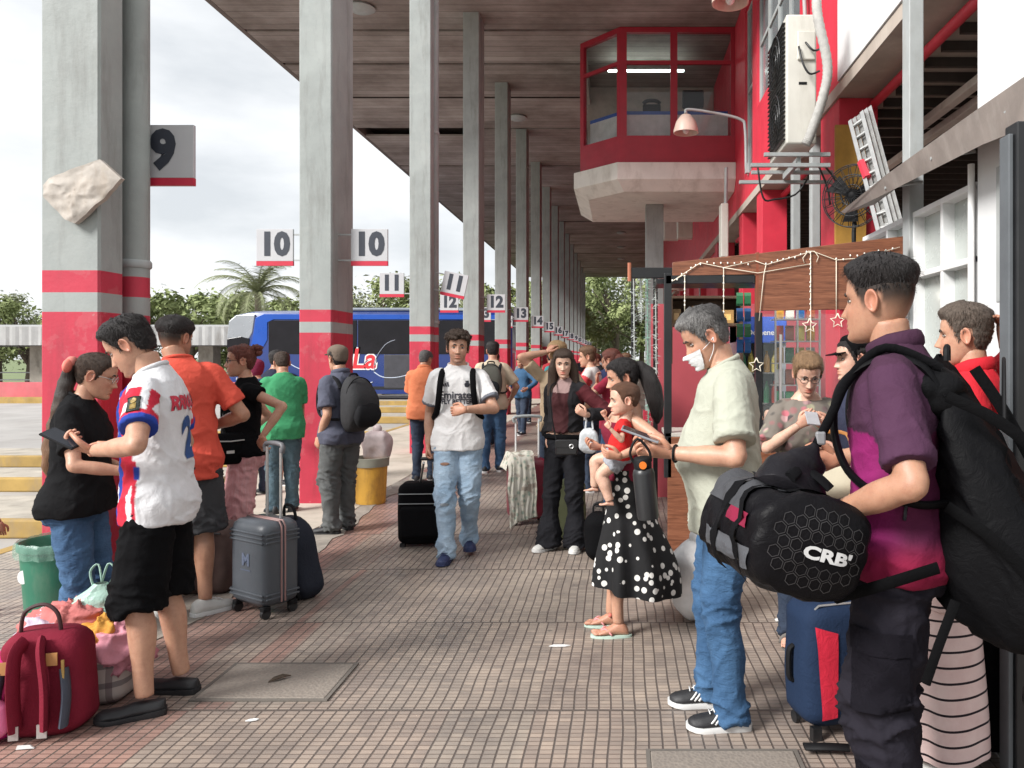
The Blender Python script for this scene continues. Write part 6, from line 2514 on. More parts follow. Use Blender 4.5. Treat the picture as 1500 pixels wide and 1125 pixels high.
# -- a few more people in the distance
for lb, x, y, c, yw, hm_ in (('distant person in a pale yellow top beside the far queue', -.95, 12.5, (.5, .40, .16), 60, H_DK), ('distant person in a grey top walking between the far columns', -2.3, 18.5, (.2, .21, .23), 200, H_BLK),
                             ('distant person in a pink top near the far kiosk side', .15, 14.0, (.5, .16, .2), 100, H_BR), ('distant person in a white top farthest down the walkway', -.6, 24, (.5, .5, .5), 10, H_BLK),
                             ('distant person in a crimson top with folded arms by the far queue', -.75, 11.2, (.4, .03, .05), 150, H_BLK),
                             ('distant person in an orange top on the column side of the walkway', -2.2, 13.6, (.46, .2, .06), 170, H_DK), ('distant person in a navy top beside the queue of travellers', -.15, 10.4, (.03, .04, .1), 30, H_BLK),
                             ('distant person in a teal top in the middle of the walkway', -1.45, 17.0, (.04, .2, .22), 190, H_BR), ('distant person in a maroon top at the kiosk side of the walkway', .2, 18.2, (.2, .02, .04), 80, H_BLK),
                             ('distant person in a beige top near the bay 17 column', -2.0, 30.0, (.4, .33, .25), 175, H_DK), ('distant person in a black top at the far end of the queue', -.45, 15.6, (.02, .02, .022), 120, H_RED)):
    g = Fig(lb, x, y, yw, 1.66, 'f' if c[0] > .45 else 'm', SK1, vox=.02, nlean=14)
    g.arm('L', g.l2w((-.18, .18, .98)))
    g.arm('R', g.l2w((.22, .08, .82)))
    g.leg('L', (-.1, .05), 0)
    g.leg('R', (.1, -.05), 0)
    g.top(cloth('cloth_far_%d' % int(y * 10), c), sleeve=.8, loose=.02)
    g.bottom(C_JEAND)
    g.head(eyes=False)
    g.finish_body()
    g.hair_cap(hm_, top=.02, side=.012)
    g.shoes(M_SHOEB, M_SOLEW)

# -- girl with long dark hair, black jacket, crop top and black trousers
g = Fig('young woman with long dark hair in a black jacket and flared trousers', -.44, 6.28, 160, 1.64, 'f', SK4, lean=1, nlean=12, hyaw=22, hpitch=10, vox=.011)
g.arm('L', P(858, 608, 5.98), (-1, -.5, -.7), hd=dl(g, (-.75, -.2, .5)), hn=dl(g, (.1, .8, .5)), curl=(45, 55, 40), thumb=.9)
g.arm('R', P(803, 640, 6.3), (.4, -1, 0), hd=(.0, .1, -1), hn=(-1, .1, 0), curl=(60, 70, 50))
g.leg('R', (.12, .08), -20)
g.leg('L', (-.10, .02), 15)


def jacket(p, g):
    t, d, sg = arm_t(g, p)
    if d < .09 and t > .02 and sg < 0:
        return (.075, .012, .016)
    _, r, f, u = g.fr(max(.92, p.z))
    q = p - g.fr(max(.92, p.z))[0]
    if q.dot(f) > .03 and abs(q.dot(r)) < .075:
        return (.05, .014, .016) if p.z < 1.36 else (.30, .2, .19)
    return (.014, .013, .015)


g.top(ATT, hem=1.02, sleeve=1.88, loose=.014, slr=.018, colf=jacket, seed=15, fold=1.2)
g.bottom(cloth('cloth_black_flare', (.016, .016, .019)), loose=.006, waist=1.0, ankle=.10, knee=.004, seed=15)
g.head(lips=(1, .5, .5))
g.bare = True
g.finish_body()
loc = []
for s, y0, ln in ((-1.1, .012, .5), (1.1, .008, .52), (-1, -.05, .48), (1, -.05, .5), (0, -.09, .46), (-.6, -.08, .5), (.6, -.08, .5)):
    q0 = V((s * .062, y0, .03)) if y0 > 0 else V((s * .055, y0 - .012, .03))
    pts = [g.hp(q0), g.hp(q0 + V((s * .018, -.004, -.08))), g.hp(q0 + V((s * .024, .0, -.17))), g.hp(q0 + V((s * .034, .02 if y0 > 0 else -.02, -.30))), g.hp(q0 + V((s * .03, .035 if y0 > 0 else -.025, -ln)))]
    loc.append(MB().tube(pts, [.030, .036, .036, .032, .010], 10, sub=5, flat=(1, 1.2)))
for b in loc:
    for i, v in enumerate(b.v):
        b.v[i] = v + V((noise.noise(V((v.x * 60, v.y * 60, v.z * 6))), noise.noise(V((v.x * 60 + 9, v.y * 60, v.z * 6))), 0)) * .006
g.hair_cap(H_DK, top=.016, side=.014, dz=-.008, rough=.002, extra=loc)
g.shoes(M_SHOEW, M_SOLEW)
g.part('belt', MB().tube([p * 1.0 for p in g.ring(.985, .026, 24)] + [g.ring(.985, .026, 24)[0]], .016, 6, flat=(1.4, .4)), C_BLACK)
t = thing('handbag', P(830, 655, 6.02), 'small black handbag hanging in front of the young woman in flared trousers', 'handbag')
MB().box(-.085, .085, -.03, .03, -.06, .06).build('bag', mat('black_leather', (.015, .015, .016), .35, .2, 12, .2, 120), t, smooth=40, bevel=.012)
MB().box(-.087, .087, -.034, -.0305, .0, .055).build('flap', mat('black_leather', (0, 0, 0)), t, smooth=40, bevel=.001)
MB().tube([(.015 * cos(2 * pi * k / 12) + .04, -.036, .015 * sin(2 * pi * k / 12) + .01) for k in range(13)], .004, 6).build('clasp', m_alu, t)
MB().tube([(-.08, 0, .05), (-.12, .02, .25), (-.135, .08, .45), (-.10, .20, .50)], .007, 6, sub=4).build('strap', m_black, t)

# -- blond person with a raised arm behind her
g = Fig('person with dark blond hair and a raised hand behind the young woman', -.60, 7.5, 20, 1.72, 'm', SK1, nlean=12, vox=.014)
g.arm('L', g.l2w((-.13, -.06, 1.64)), (-1, .1, -.3), hd=(.6, .1, .6), hn=(.6, .3, -.5), curl=(30, 40, 30))
g.arm('R', g.l2w((.22, .1, .95)), (1, -.6, -.3))
g.leg('L', (-.1, 0), 10)
g.leg('R', (.1, 0), -10)
g.top(cloth('cloth_sand', (.4, .3, .2)), sleeve=.7, seed=16, loose=.02)
g.bottom(C_JEAND, seed=16)
g.head(eyes=False)
g.finish_body()
g.hair_cap(H_BLOND, top=.032, side=.022, rough=.008)
g.shoes(M_SHOEB, M_SOLEW)

# -- man in red and white top, facing left
g = Fig('young man in a white and red top looking left behind the queue', -.34, 9.0, 75, 1.70, 'm', SK1, nlean=10, hyaw=15, hpitch=6, vox=.016)
g.arm('L', g.l2w((-.1, .28, 1.12)), (-1, -.4, -.6))
g.arm('R', g.l2w((.1, .28, 1.12)), (1, -.4, -.6))
g.leg('L', (-.1, 0), 10)
g.leg('R', (.1, 0), -10)


def redwhite(p, g):
    t, d, sg = arm_t(g, p)
    return (.48, .05, .06) if (d < .09 and t > .1) or p.y > .05 else (.5, .48, .46)


g.top(ATT, sleeve=.75, seed=17, loose=.02, colf=redwhite)
g.bottom(C_JEAND, seed=17)
g.head()
g.finish_body()
g.hair_cap(H_BR, top=.028, side=.012)
g.shoes(M_SHOEB, M_SOLEW)

# -- woman with auburn hair, hand at her face
g = Fig('woman with auburn hair in a red top touching her face', -.05, 8.1, 60, 1.66, 'f', SK1, nlean=14, hpitch=10, vox=.014)
g.arm('L', g.l2w((-.08, .18, 1.36)), (-1, .2, -.9), hd=(0, .1, 1), hn=(.2, -1, 0))
g.arm('R', g.l2w((.12, .24, 1.0)), (1, -.5, -.5))
g.leg('L', (-.1, 0), 10)
g.leg('R', (.1, 0), -10)
g.top(cloth('cloth_crimson', (.36, .03, .06)), sleeve=.6, seed=18)
g.bottom(C_JEAN, seed=18)
g.head()
g.finish_body()
g.hair_cap(H_RED, top=.022, side=.02, extra=[MB().tube([g.hp((0, -.08, .03)), g.hp((0, -.12, -.06)), g.hp((0, -.13, -.22))], [.06, .07, .03], 12, sub=4)])
g.shoes(M_SHOEB, M_SHOEB)

# -- mother with the baby
g = Fig('woman in a strapless top and black polka dot skirt carrying a baby', .03, 4.36, 84, 1.56, 'f', SK1, lean=-3, nlean=10, fat=.02, chest=.012, hyaw=18, hpitch=12, vox=.009, skin_name='skin_mother')
g.bare = True
g.arm('L', P(908, 668, 4.02), (-.6, -1.0, -.5), hd=dl(g, (-.97, .05, .12)), hn=dl(g, (.1, .75, .6)), curl=(28, 35, 25))
g.arm('R', P(880, 655, 4.42), (.6, -1, -.5), hd=dl(g, (-.8, -.4, .1)), hn=dl(g, (0, -.4, .7)), curl=(30, 40, 30))
g.leg('L', (-.075, .03), 8)
g.leg('R', (.075, .09), 2)
b = MB().loft([g.ring(z, .010, 36) for z in [.98 + .03 * i for i in range(13)]])
g.part('strapless_top', remesh(b, .009), cloth('cloth_crimson_top', (.16, .012, .03)))
t = NT('polka_dots')
vo = t.n('ShaderNodeTexVoronoi', Scale=18.5, Randomness=.75)
vo.voronoi_dimensions = '3D'
t.l(t.coord(), vo.inputs['Vector'])
dots = t.math('LESS_THAN', vo.outputs['Distance'], .345)
wn_ = t.n('ShaderNodeTexWhiteNoise', noise_dimensions='3D')
t.l(vo.outputs['Position'], wn_.inputs['Vector'])
dots = t.math('MULTIPLY', dots, t.math('GREATER_THAN', wn_.outputs['Value'], .15))
mdot = t.set(t.mix(dots, (.011, .011, .012), (.62, .61, .58)), .8, 0, t.bump(t.noise(30, 4), .3, .006), .25)
g.skirt(mdot, waist=1.05, hem=.30, rx=.27, ryf=.24, ryb=.31, pleats=7, amp=.026, hemf=lambda a: -.05 * max(0, -sin(a)) + .05 * max(0, sin(a)), cy=-.03)
g.bare_legs()
g.bare_feet()
g.head()
g.finish_body()
pony = MB().tube([g.hp(v) for v in ((0, -.08, .05), (0, -.13, .03), (-.02, -.165, -.05), (-.03, -.17, -.16), (-.03, -.165, -.27), (-.03, -.15, -.33))], [.04, .05, .06, .056, .04, .012], 14, sub=6)
for i, v in enumerate(pony.v):
    pony.v[i] = v + V((noise.noise(V((v.x * 50, v.y * 50, v.z * 8))), noise.noise(V((v.x * 50 + 9, v.y * 50, v.z * 8))), 0)) * .010
g.hair_cap(H_BLK, top=.016, side=.014, rough=.003, extra=[pony])
for side in ('L', 'R'):
    H, K, A, yw, pt_, sg = g.legs[side]
    Rm = Matrix.Translation(A) @ Matrix.Rotation(yw, 4, 'Z')
    b = MB().prism([(.045 * math.copysign(abs(cos(a)) ** .8, cos(a)) * (1 if sin(a) > 0 else .85), .045 + .13 * math.copysign(abs(sin(a)) ** .85, sin(a))) for a in [2 * pi * k / 24 for k in range(24)]], 'z', -.086, -.070, Rm)
    o = g.part('flip_flop', b, mat('flipflop_mint', (.45, .58, .5), .6), 30)
    b = MB()
    for s in (-1, 1):
        b.tube([Rm @ V((-.008 * sg, .125, -.065)), Rm @ V((s * .022, .085, -.03)), Rm @ V((s * .042, .04, -.065))], .006, 6, sub=4)
    g.part('toe_strap', b, mat('flipflop_pink', (.6, .25, .25), .6), parent=o)
g.part('ankle_flower', MB().ell(V((0, 0, 0)) + g.legs['R'][2] + V((-.04, .0, .0)), (.015, .015, .012)), mat('bow_coral', (.6, .2, .2)))

# baby
BY = g
g = Fig('baby in a red tee and grey shorts held by a woman', P(911, 600, 4.17).x, 4.17, 84, .62, 'm', SK4, lean=-6, nlean=2, headk=2.25, hyaw=18, hpitch=4, vox=.018, z0=.70, shw=.9, fat=.07, belly=.04)
g.arm('L', P(893, 627, 4.02), (-.6, -.3, -1), hd=dl(g, (-.6, .1, .8)), curl=(60, 70, 50))
g.arm('R', P(886, 610, 4.26), (.6, -.5, -1), hd=dl(g, (-.4, 0, .9)), curl=(60, 70, 50))
g.leg('L', (-.045, .06), 0, rad(-35), pole=(0, 1, 0), lift=.055)
g.leg('R', (.045, .155), 0, rad(-20), pole=(0, 1, .3), lift=.115)
g.top(cloth('cloth_red_tee', (.52, .02, .02)), hem=.86, sleeve=.62, loose=.03, slr=.03, seed=20)
g.bottom(cloth('cloth_grey_marl', (.30, .31, .34)), 'shorts', length=.55, loose=.05, hemw=.02, seed=20)
for side in g.legs:
    b = MB().tube(g.leg_path(side), [q for q in (.11, .115, .092, .10, .075, .066)], 14, sub=5)
    g.core.add(b.v, b.f)
g.bare_feet()
g.head(brow=(.1, .06, .04), lips=(1, .6, .58))
g.finish_body()
g.hair_cap(hairmat('hair_baby', (.075, .035, .02)), top=.010, side=.007, dz=.004, rough=.004)

# -- greying man with a face mask
g = Fig('greying man in a pale green tee and jeans with a white face mask', .47, 3.34, 88, 1.80, 'm', SK1, lean=3, nlean=24, belly=.085, fat=.026, hyaw=6, hpitch=30, vox=.009, skin_name='skin_masked')
g.arm('L', P(984, 664, 3.13), (-.9, -1.0, -.9), hd=dl(g, (-.95, -.02, .15)), hn=dl(g, (.15, .6, .6)), curl=(45, 50, 35), thumb=.9)
g.arm('R', P(962, 662, 3.42), (.7, -1.0, -.8), hd=dl(g, (-.9, -.3, .15)), hn=dl(g, (.1, -.6, .6)), curl=(40, 45, 35), thumb=.9)
g.leg('L', (-.115, .0), 5)
g.leg('R', (.10, .07), 2)
g.top(cloth('cloth_pale_sage', (.40, .41, .34)), hem=.79, sleeve=.80, loose=.022, slr=.024, seed=21, fold=1.0)
g.collar(cloth('cloth_pale_sage', (0, 0, 0)), .007, drop=.02)
g.bottom(denim('denim_classic', (.022, .058, .125), (.055, .125, .235)), loose=.009, knee=.003, ankle=.060, seed=21, fold=1.0)
g.head(beard=.2, scalp=((.45, .44, .44), .0, .7))
g.finish_body()
g.hair_cap(H_GREY, top=.020, side=.010, dz=.002, rough=.006, freq=80, front=1.4)
g.shoes(M_SHOEB, M_SOLEW, stripes=M_SOLEW)
mk = MB()
cols_ = [(-1.15 + 2.3 * k / 20) for k in range(21)]
rows_ = [(-.108 + .082 * i / 12) for i in range(13)]
rings = []
for i, z in enumerate(rows_):
    ring = []
    for t_ in cols_:
        q = head_pt(t_ * .92, z) + V((0, .010 + .014 * gs(t_, .6) * gs(z + .055, .035), 0))
        q.x *= 1.06
        q.y += .0008 * sin(i * 2.1)
        ring.append(g.hp(q))
    rings.append(ring)
mk.loft(rings, False, False)
mo = g.part('face_mask', mk, cloth('mask_white', (.70, .71, .72)))
b = MB()
for s in (-1, 1):
    for z in (-.035, -.09):
        b.tube([g.hp((s * .064, .05, z)), g.hp((s * .074, .01, z * .6)), g.hp((s * .078, -.012, -.01))], .0016, 5, sub=3)
g.part('ear_loop', b, cloth('mask_white', (0, 0, 0)))
S, E, W, sg = g.arms['L']
wr = W.lerp(E, .06)
dx = (W - E).normalized()
g.part('wrist_cord', MB().tube([wr + (dx.orthogonal().normalized() * cos(a) + dx.cross(dx.orthogonal().normalized()) * sin(a)) * .033 for a in [2 * pi * k / 16 for k in range(17)]], .005, 6), m_black)
phone('wallet_phone', P(938, 636, 3.12), V((.1, .95, .1)), V((-.93, .1, .33)), 'grey phone in the hands of the masked man', mat('phone_grey', (.22, .23, .25), .4), .075, .16)
# bottle hanging from his hand
bt_ = thing('water_bottle', P(945, 715, 3.08), 'black steel water bottle hanging from the hand of the masked man', 'bottle')
MB().lathe([(.02, -.125), (.042, -.122), (.044, -.11), (.044, .06), (.040, .075), (.034, .082)], 24).build('flask', mat('flask_black', (.02, .021, .023), .35, .15, 8), bt_, smooth=50)
MB().lathe([(.030, .083), (.036, .085), (.036, .118), (.030, .126), (.012, .128)], 20).build('lid', m_black, bt_, smooth=50)
MB().tube([(.0, -.037, .10), (.0, -.045, .10)], .015, 12).build('button', mat('button_orange', (.7, .18, .02), .4), bt_)
MB().tube([(-.034, 0, .105), (-.045, .0, .15), (-.01, .0, .20), (.03, 0, .15), (.034, 0, .105)], .006, 6, sub=4).build('carry_loop', m_black, bt_)
bt_.rotation_euler = (rad(3), rad(-6), 0)

# -- woman in a floral blouse at the kiosk
g = Fig('woman in a pink floral blouse with pinned hair reading her phone at the kiosk', 1.03, 4.25, 172, 1.60, 'f', SK4, nlean=22, hpitch=26, fat=.02, chest=.01, vox=.011, hyaw=4)
g.arm('R', P(1172, 622, 4.0), (1, -.7, -.8), hd=dl(g, (.5, -.45, .5)), hn=dl(g, (.4, .7, .2)), curl=(35, 45, 35), thumb=.8)
g.arm('L', P(1212, 625, 4.0), (-1, -.7, -.8), hd=dl(g, (-.6, -.4, .4)), hn=dl(g, (-.3, .7, .3)), curl=(35, 45, 35), thumb=.8)
g.leg('L', (-.09, .02), 5)
g.leg('R', (.10, .06), -5)
t = NT('floral_print')
vo = t.n('ShaderNodeTexVoronoi', Scale=17)
nz_ = t.noise(9, 3)
t.l(t.coord(), vo.inputs['Vector'])
wn_ = t.n('ShaderNodeTexWhiteNoise', noise_dimensions='3D')
t.l(vo.outputs['Position'], wn_.inputs['Vector'])
cc = t.ramp(wn_.outputs['Value'], [(0, (.42, .12, .15)), (.3, (.10, .11, .085)), (.5, (.5, .3, .3)), (.7, (.05, .045, .045)), (.85, (.3, .29, .2))])
cc = t.mix(t.ramp(vo.outputs['Distance'], [(.3, (0, 0, 0)), (.5, (1, 1, 1))]), cc, (.16, .14, .12))
mflor = t.set(cc, .8, 0, t.bump(nz_, .2, .006), .25)
g.top(mflor, hem=.82, sleeve=.92, loose=.024, slr=.026, seed=22, neck=1.45)
g.bottom(C_JEAND, seed=22)
g.bare_legs()
g.bare_feet()
g.head(lips=(1, .5, .5))
g.finish_body()
g.hair_cap(hairmat('hair_honey', (.14, .085, .045)), top=.020, side=.014, rough=.006, extra=[MB().ell(g.hp((0, -.12, .03)), (.05, .045, .05))])
glasses(g, m_dark)
for side in ('L', 'R'):
    H, K, A, yw, pt_, sg = g.legs[side]
    Rm = Matrix.Translation(A) @ Matrix.Rotation(yw, 4, 'Z')
    o = g.part('sandal', MB().prism([(.045 * cos(a), .045 + .13 * sin(a)) for a in [2 * pi * k / 20 for k in range(20)]], 'z', -.087, -.070, Rm), mat('sandal_grey', (.12, .11, .10), .7), 30)
    g.part('sandal_band', MB().tube([Rm @ V((.045 * cos(a), .075, -.068 + .05 * sin(a))) for a in [pi * k / 10 for k in range(11)]], .016, 6, flat=(.3, 1)), mat('sandal_grey', (0, 0, 0)), parent=o)
phone('mobile_phone', P(1190, 613, 3.90), V((-.9, -.1, .1)), V((.1, .85, .35)), 'pale phone held by the woman in the floral blouse', mat('phone_pale', (.40, .40, .42), .35), .068, .14)

# -- youth with a black cap
g = Fig('young man with a black cap in a navy tee looking left at the kiosk', 1.25, 4.0, 106, 1.68, 'm', SK4, nlean=8, hyaw=-12, hpitch=4, vox=.011, shw=.96)
g.arm('L', P(1228, 665, 3.82), (-.7, -.8, -.3))
g.arm('R', P(1215, 668, 4.15), (.7, -.8, -.3))
g.leg('L', (-.1, 0), 5)
g.leg('R', (.1, .05), -5)
g.top(cloth('cloth_navy_tee', (.030, .034, .062)), hem=.82, sleeve=.7, loose=.018, slr=.018, seed=23)
g.collar(cloth('cloth_navy_tee', (0, 0, 0)), .006)
g.bottom(C_JEAND, seed=23)
g.head(brow=(.02, .015, .012), lips=(1, .7, .68))
g.finish_body()
g.hair_cap(H_BLK, top=.006, side=.012, dz=-.002)
cp_ = g.hair_cap(C_BLACK, top=.022, side=.016, dz=.022, rough=.001, name='cap', back=1.05)
brim = MB().loft([[g.hp((x, y, .044 - .25 * (y - .08) - 2.0 * x * x + dz_)) for x, y in [(.072 * cos(a), .07 + .085 * sin(a)) for a in [pi * k / 12 for k in range(13)]]] for dz_ in (0, .006)])
g.part('brim', brim, C_BLACK)
g.shoes(M_SHOEB, M_SOLEW)

# -- tall young man in purple with the duffel bag and the big backpack
g = Fig('tall young man with a fade haircut in a purple and magenta shirt and cargo trousers', .86, 2.36, 64, 1.875, 'm', SK2, lean=3, nlean=6, hyaw=-12, hpitch=2, vox=.009, skin_name='skin_tall', twist=0)
g.arm('L', P(1222, 752, 2.24), (-.75, -.5, -1.0), hd=dl(g, (-.6, .6, -.25)), hn=dl(g, (.2, .2, -.9)), curl=(60, 70, 50), thumb=.9)
g.arm('R', g.l2w((.24, .22, 1.12)), (.8, -.8, -.5), curl=(60, 70, 50))
g.leg('L', (-.125, .0), 16)
g.leg('R', (.12, .04), -10)


def purple(p, g):
    t, d, sg = arm_t(g, p)
    if d < .105 and t > -.05:
        return (.060, .022, .050)
    if p.z > 1.265 - .15 * abs(p.x):
        return (.050, .018, .040)
    k, k2 = smooth01(.98, .90, p.z), smooth01(-.05, .06, p.y)
    a = tuple(lerp(u_, v_, k2) for u_, v_ in zip((.070, .008, .034), (.215, .013, .105)))
    return tuple(lerp(u_, v_, k * .8) for u_, v_ in zip(a, (.24, .009, .04)))


g.top(ATT, hem=.84, sleeve=.84, loose=.020, slr=.012, seed=24, colf=purple, fold=.9)
g.collar(cloth('cloth_plum', (.05, .018, .04)), .012, drop=.02, h=2.2)
mcargo = cloth('cloth_cargo', (.020, .018, .025), var=.35)
g.bottom(mcargo, loose=.017, knee=.014, ankle=.072, seed=24, fold=1.5, name='cargo_trousers')
H, K, A, *_ = g.legs['L']
for fr_, hh in ((.72, .20), (1.55, .16)):
    c = H.lerp(K, fr_) if fr_ < 1 else K.lerp(A, fr_ - 1)
    pk_ = MB().box(-.075, .075, -hh / 2, hh / 2, 0, .001)
    f1 = project(pk_, g.botmb, c + V((-.2, 0, 0)), V((0, -1, 0)), V((0, 0, 1)), .010, .03)
    g.part('cargo_pocket', f1, mcargo, 60)
    fl = MB().box(-.082, .082, hh / 2 - .05, hh / 2 + .012, 0, .001)
    g.part('pocket_flap', project(fl, g.botmb, c + V((-.2, 0, 0)), V((0, -1, 0)), V((0, 0, 1)), .015, .03), mcargo, 60)
g.head(scalp=((.05, .05, .05), .0, .99, .085, .034), eyes=True)
g.finish_body()
g.hair_cap(H_BLK, top=.026, side=.0015, dz=.0, rough=.005, fade=.034, front=1.15)
g.part('parting', MB().tube([g.hp(head_pt(t_, z_) * 1.02) for t_, z_ in ((-.9, .070), (-1.3, .062), (-1.8, .058), (-2.1, .060))], .0022, 6, sub=4), mat('scalp_line', (.28, .15, .11), .7))
g.shoes(M_SHOEB, M_SHOEB)
hexl = MB().tube([(-.05, .04, 0), (-.02, .055, 0), (.0, .035, 0), (.03, .05, 0), (.055, .03, 0), (.05, -.01, 0)], .0045, 4, flat=(.1, 1), up=(0, 0, 1))
c, r, f, u = g.fr(1.03)
g.part('shirt_print', project(hexl, g.topmb, c - r * .22 + f * .02, f * -1, u, .004), ink)
TALL = g
pt_big = backpack('huge black travel backpack on the tall young man in purple', g, .37, .66, .33, cloth('pack_black', (.0050, .0050, .006), rough=.6, var=.4), cloth('pack_black_trim', (.0065, .0065, .0075), rough=.55, var=.4), 1.13, off=-.02, droop=.98, rnd_=.55, crum=2.6)
t, c, r2, f2, u2 = pt_big
mw_ = cloth('webbing', (.0025, .0025, .003))
ld_ = MB().ell((0, 0, 0), (.15, .105, .09), 40, 24)
for i, v in enumerate(ld_.v):
    ld_.v[i] = v * (1 + .16 * noise.noise(v * 14) - .10 * (1 - abs(noise.noise(v * 11))) ** 5)
ld_.v = [(c + r2 * v.x + f2 * (v.y + .015) + u2 * (v.z + .215)) * g.s for v in ld_.v]
ld_.build('top_lid', cloth('pack_black_trim', (0, 0, 0)), t)
for x_ in (-.11, .11):
    MB().tube([(c + r2 * x_ + f2 * -.10 + u2 * .29) * g.s, (c + r2 * x_ + f2 * -.18 + u2 * .16) * g.s, (c + r2 * x_ + f2 * -.30 + u2 * -.08) * g.s], .014, 6, sub=4, flat=(1, .3)).build('lid_strap', mw_, t)
for z0_, dz_ in ((.22, -.10), (-.06, -.14)):
    MB().tube([(c + r2 * -.205 + f2 * (-.04) + u2 * z0_) * g.s, (c + r2 * -.215 + f2 * (-.16) + u2 * (z0_ + dz_ * .6)) * g.s, (c + r2 * -.19 + f2 * (-.30) + u2 * (z0_ + dz_ * 1.8)) * g.s], .016, 6, sub=4, flat=(1, .3)).build('compression_strap', mw_, t)
MB().tube([(c + r2 * -.2 + f2 * -.02 + u2 * -.22) * g.s, (c + r2 * -.26 + f2 * .12 + u2 * -.27) * g.s, (c + r2 * -.22 + f2 * .24 + u2 * -.33) * g.s], .017, 6, sub=4, flat=(1, .3)).build('hip_belt', mw_, t)
MB().tube([(c + r2 * -.2 + f2 * -.06 + u2 * -.30) * g.s, (c + r2 * -.215 + f2 * -.02 + u2 * -.42) * g.s, (c + r2 * -.21 + f2 * .01 + u2 * -.52) * g.s], .013, 6, sub=4, flat=(1, .3)).build('hanging_strap', mw_, t)
k0 = (c + r2 * -.19 + f2 * -.31 + u2 * -.16) * g.s
kc = MB()
kc.tube([k0, k0 + V((0, 0, -.07))], .004, 6)
kc.build('cord', m_dark, t)
for j, cc in enumerate(((.55, .12, .12), (.6, .58, .56), (.15, .33, .55))):
    MB().ell(k0 + V((0, 0, -.085 - j * .026)), (.017, .012, .018), 10, 8).build('charm', mat('charm_%d' % j, cc, .35), t)

# -- man in red polo with his hand on his head
g = Fig('man in a red polo holding the back of his head by the black door', 1.53, 3.32, 56, 1.78, 'm', SK1, nlean=8, hyaw=8, hpitch=2, vox=.010, headk=1.06)
g.arm('R', P(1472, 505, 3.30), (1.0, -.5, .2), hd=dl(g, (-.12, -.1, 1)), hn=dl(g, (-.9, -.2, -.2)), curl=(25, 30, 25))
g.arm('L', g.l2w((-.22, .16, 1.0)), (-.6, -1, 0))
g.leg('L', (-.1, 0), 5)
g.leg('R', (.1, 0), -5)
g.top(cloth('cloth_red_polo', (.52, .018, .03)), hem=.82, sleeve=.75, loose=.016, slr=.018, seed=25)
g.collar(cloth('cloth_red_polo', (0, 0, 0)), .014, drop=.02, h=2.2, wide=1.03)
g.bottom(C_NAVY, seed=25)
g.head(scalp=((.40, .36, .34), .0, .85))
g.finish_body()
g.hair_cap(hairmat('hair_ash_brown', (.055, .038, .028), (.17, .135, .11)), top=.022, side=.008, rough=.006, front=1.4)
g.shoes(M_SHOEB, M_SHOEB)

# -- girl in a striped pink dress, mostly hidden by the backpack
g = Fig('child in a long pink dress with thin black stripes behind the big backpack', 1.215, 2.88, 30, 1.30, 'f', SK4, vox=.012, headk=1.1)
g.arm('L', g.l2w((-.2, .1, .62)))
g.arm('R', g.l2w((.2, .1, .62)))
g.leg('L', (-.075, .02), 0)
g.leg('R', (.075, .02), -10)
t = NT('striped_dress')
sx = t.n('ShaderNodeSeparateXYZ')
t.l(t.coord(), sx.inputs[0])
fz = t.math('FRACT', t.math('DIVIDE', sx.outputs[2], .0735))
st_ = t.math('LESS_THAN', fz, .155)
mdress = t.set(t.mix(st_, t.ramp(t.noise(8, 4), [(.3, (.66, .47, .45)), (.7, (.76, .59, .56))]), (.02, .014, .018)), .85, 0, t.bump(t.noise(60, 3), .3, .004), .2)
g.top(mdress, hem=.86, sleeve=.4, seed=26)
g.skirt(mdress, waist=1.06, hem=.12, rx=.205, ryf=.20, ryb=.20, pleats=5, amp=.014, name='dress_skirt', infl=.03)
g.bare_legs()
g.head()
g.finish_body()
g.hair_cap(H_DK, top=.016, side=.014)
g.shoes(M_SHOEW, M_SOLEW, low=True)

# -- child at the left edge
g = Fig('child in a purple top at the left edge of the photo, one arm hanging', -3.88, 4.62, -60, 1.08, 'f', SK3, vox=.014, headk=1.2)
g.arm('L', g.l2w((-.14, .06, .44)), (-.5, -1, 0))
g.arm('R', P(14, 788, 4.5), (.5, -1, 0), hd=(.0, .1, -1), curl=(20, 30, 25))
g.leg('L', (-.06, 0), 5)
g.leg('R', (.06, 0), -5)
g.top(cloth('cloth_violet', (.10, .035, .20)), hem=.82, sleeve=0, seed=27, loose=.02)
g.bare = True
g.bottom(cloth('cloth_purple_print', (.13, .06, .16), streak=(.4, .2, .2)), 'shorts', length=1.0, loose=.03, seed=27)
g.bare_legs()
g.head()
g.finish_body()
g.hair_cap(H_BLK, top=.02, side=.016)
g.shoes(M_SHOEW, M_SOLEW)

# -- vendor behind the kiosk glass
g = Fig('vendor in dark clothes seated behind the kiosk glass', 1.33, 6.78, 172, 1.58, 'f', SK4, drop=.46, nlean=10, vox=.016)
g.arm('L', g.l2w((-.15, .3, .68)), (-1, -.6, -.3))
g.arm('R', g.l2w((.15, .3, .68)), (1, -.6, -.3))
g.leg('L', (-.1, .40), 0, pole=(0, 1, 1))
g.leg('R', (.1, .40), 0, pole=(0, 1, 1))
g.top(C_BLACK, hem=.86, sleeve=.8, seed=28)
g.bottom(C_JEAND, seed=28)
g.head()
g.finish_body()
g.hair_cap(H_BLK, top=.016, side=.012)
g.shoes(M_SHOEB, M_SHOEB)
st_ = thing('stool', (1.33, 6.78, 0), 'small dark stool behind the kiosk counter', 'stool')
MB().lathe([(.02, .30), (.17, .30), (.17, .345), (.02, .345)], 20).build('seat', m_dark, st_, smooth=40)
for k in range(4):
    a = pi / 4 + k * pi / 2
    MB().tube([(.12 * cos(a), .12 * sin(a), .30), (.16 * cos(a), .16 * sin(a), 0)], .012, 6).build('leg', m_dark, st_)
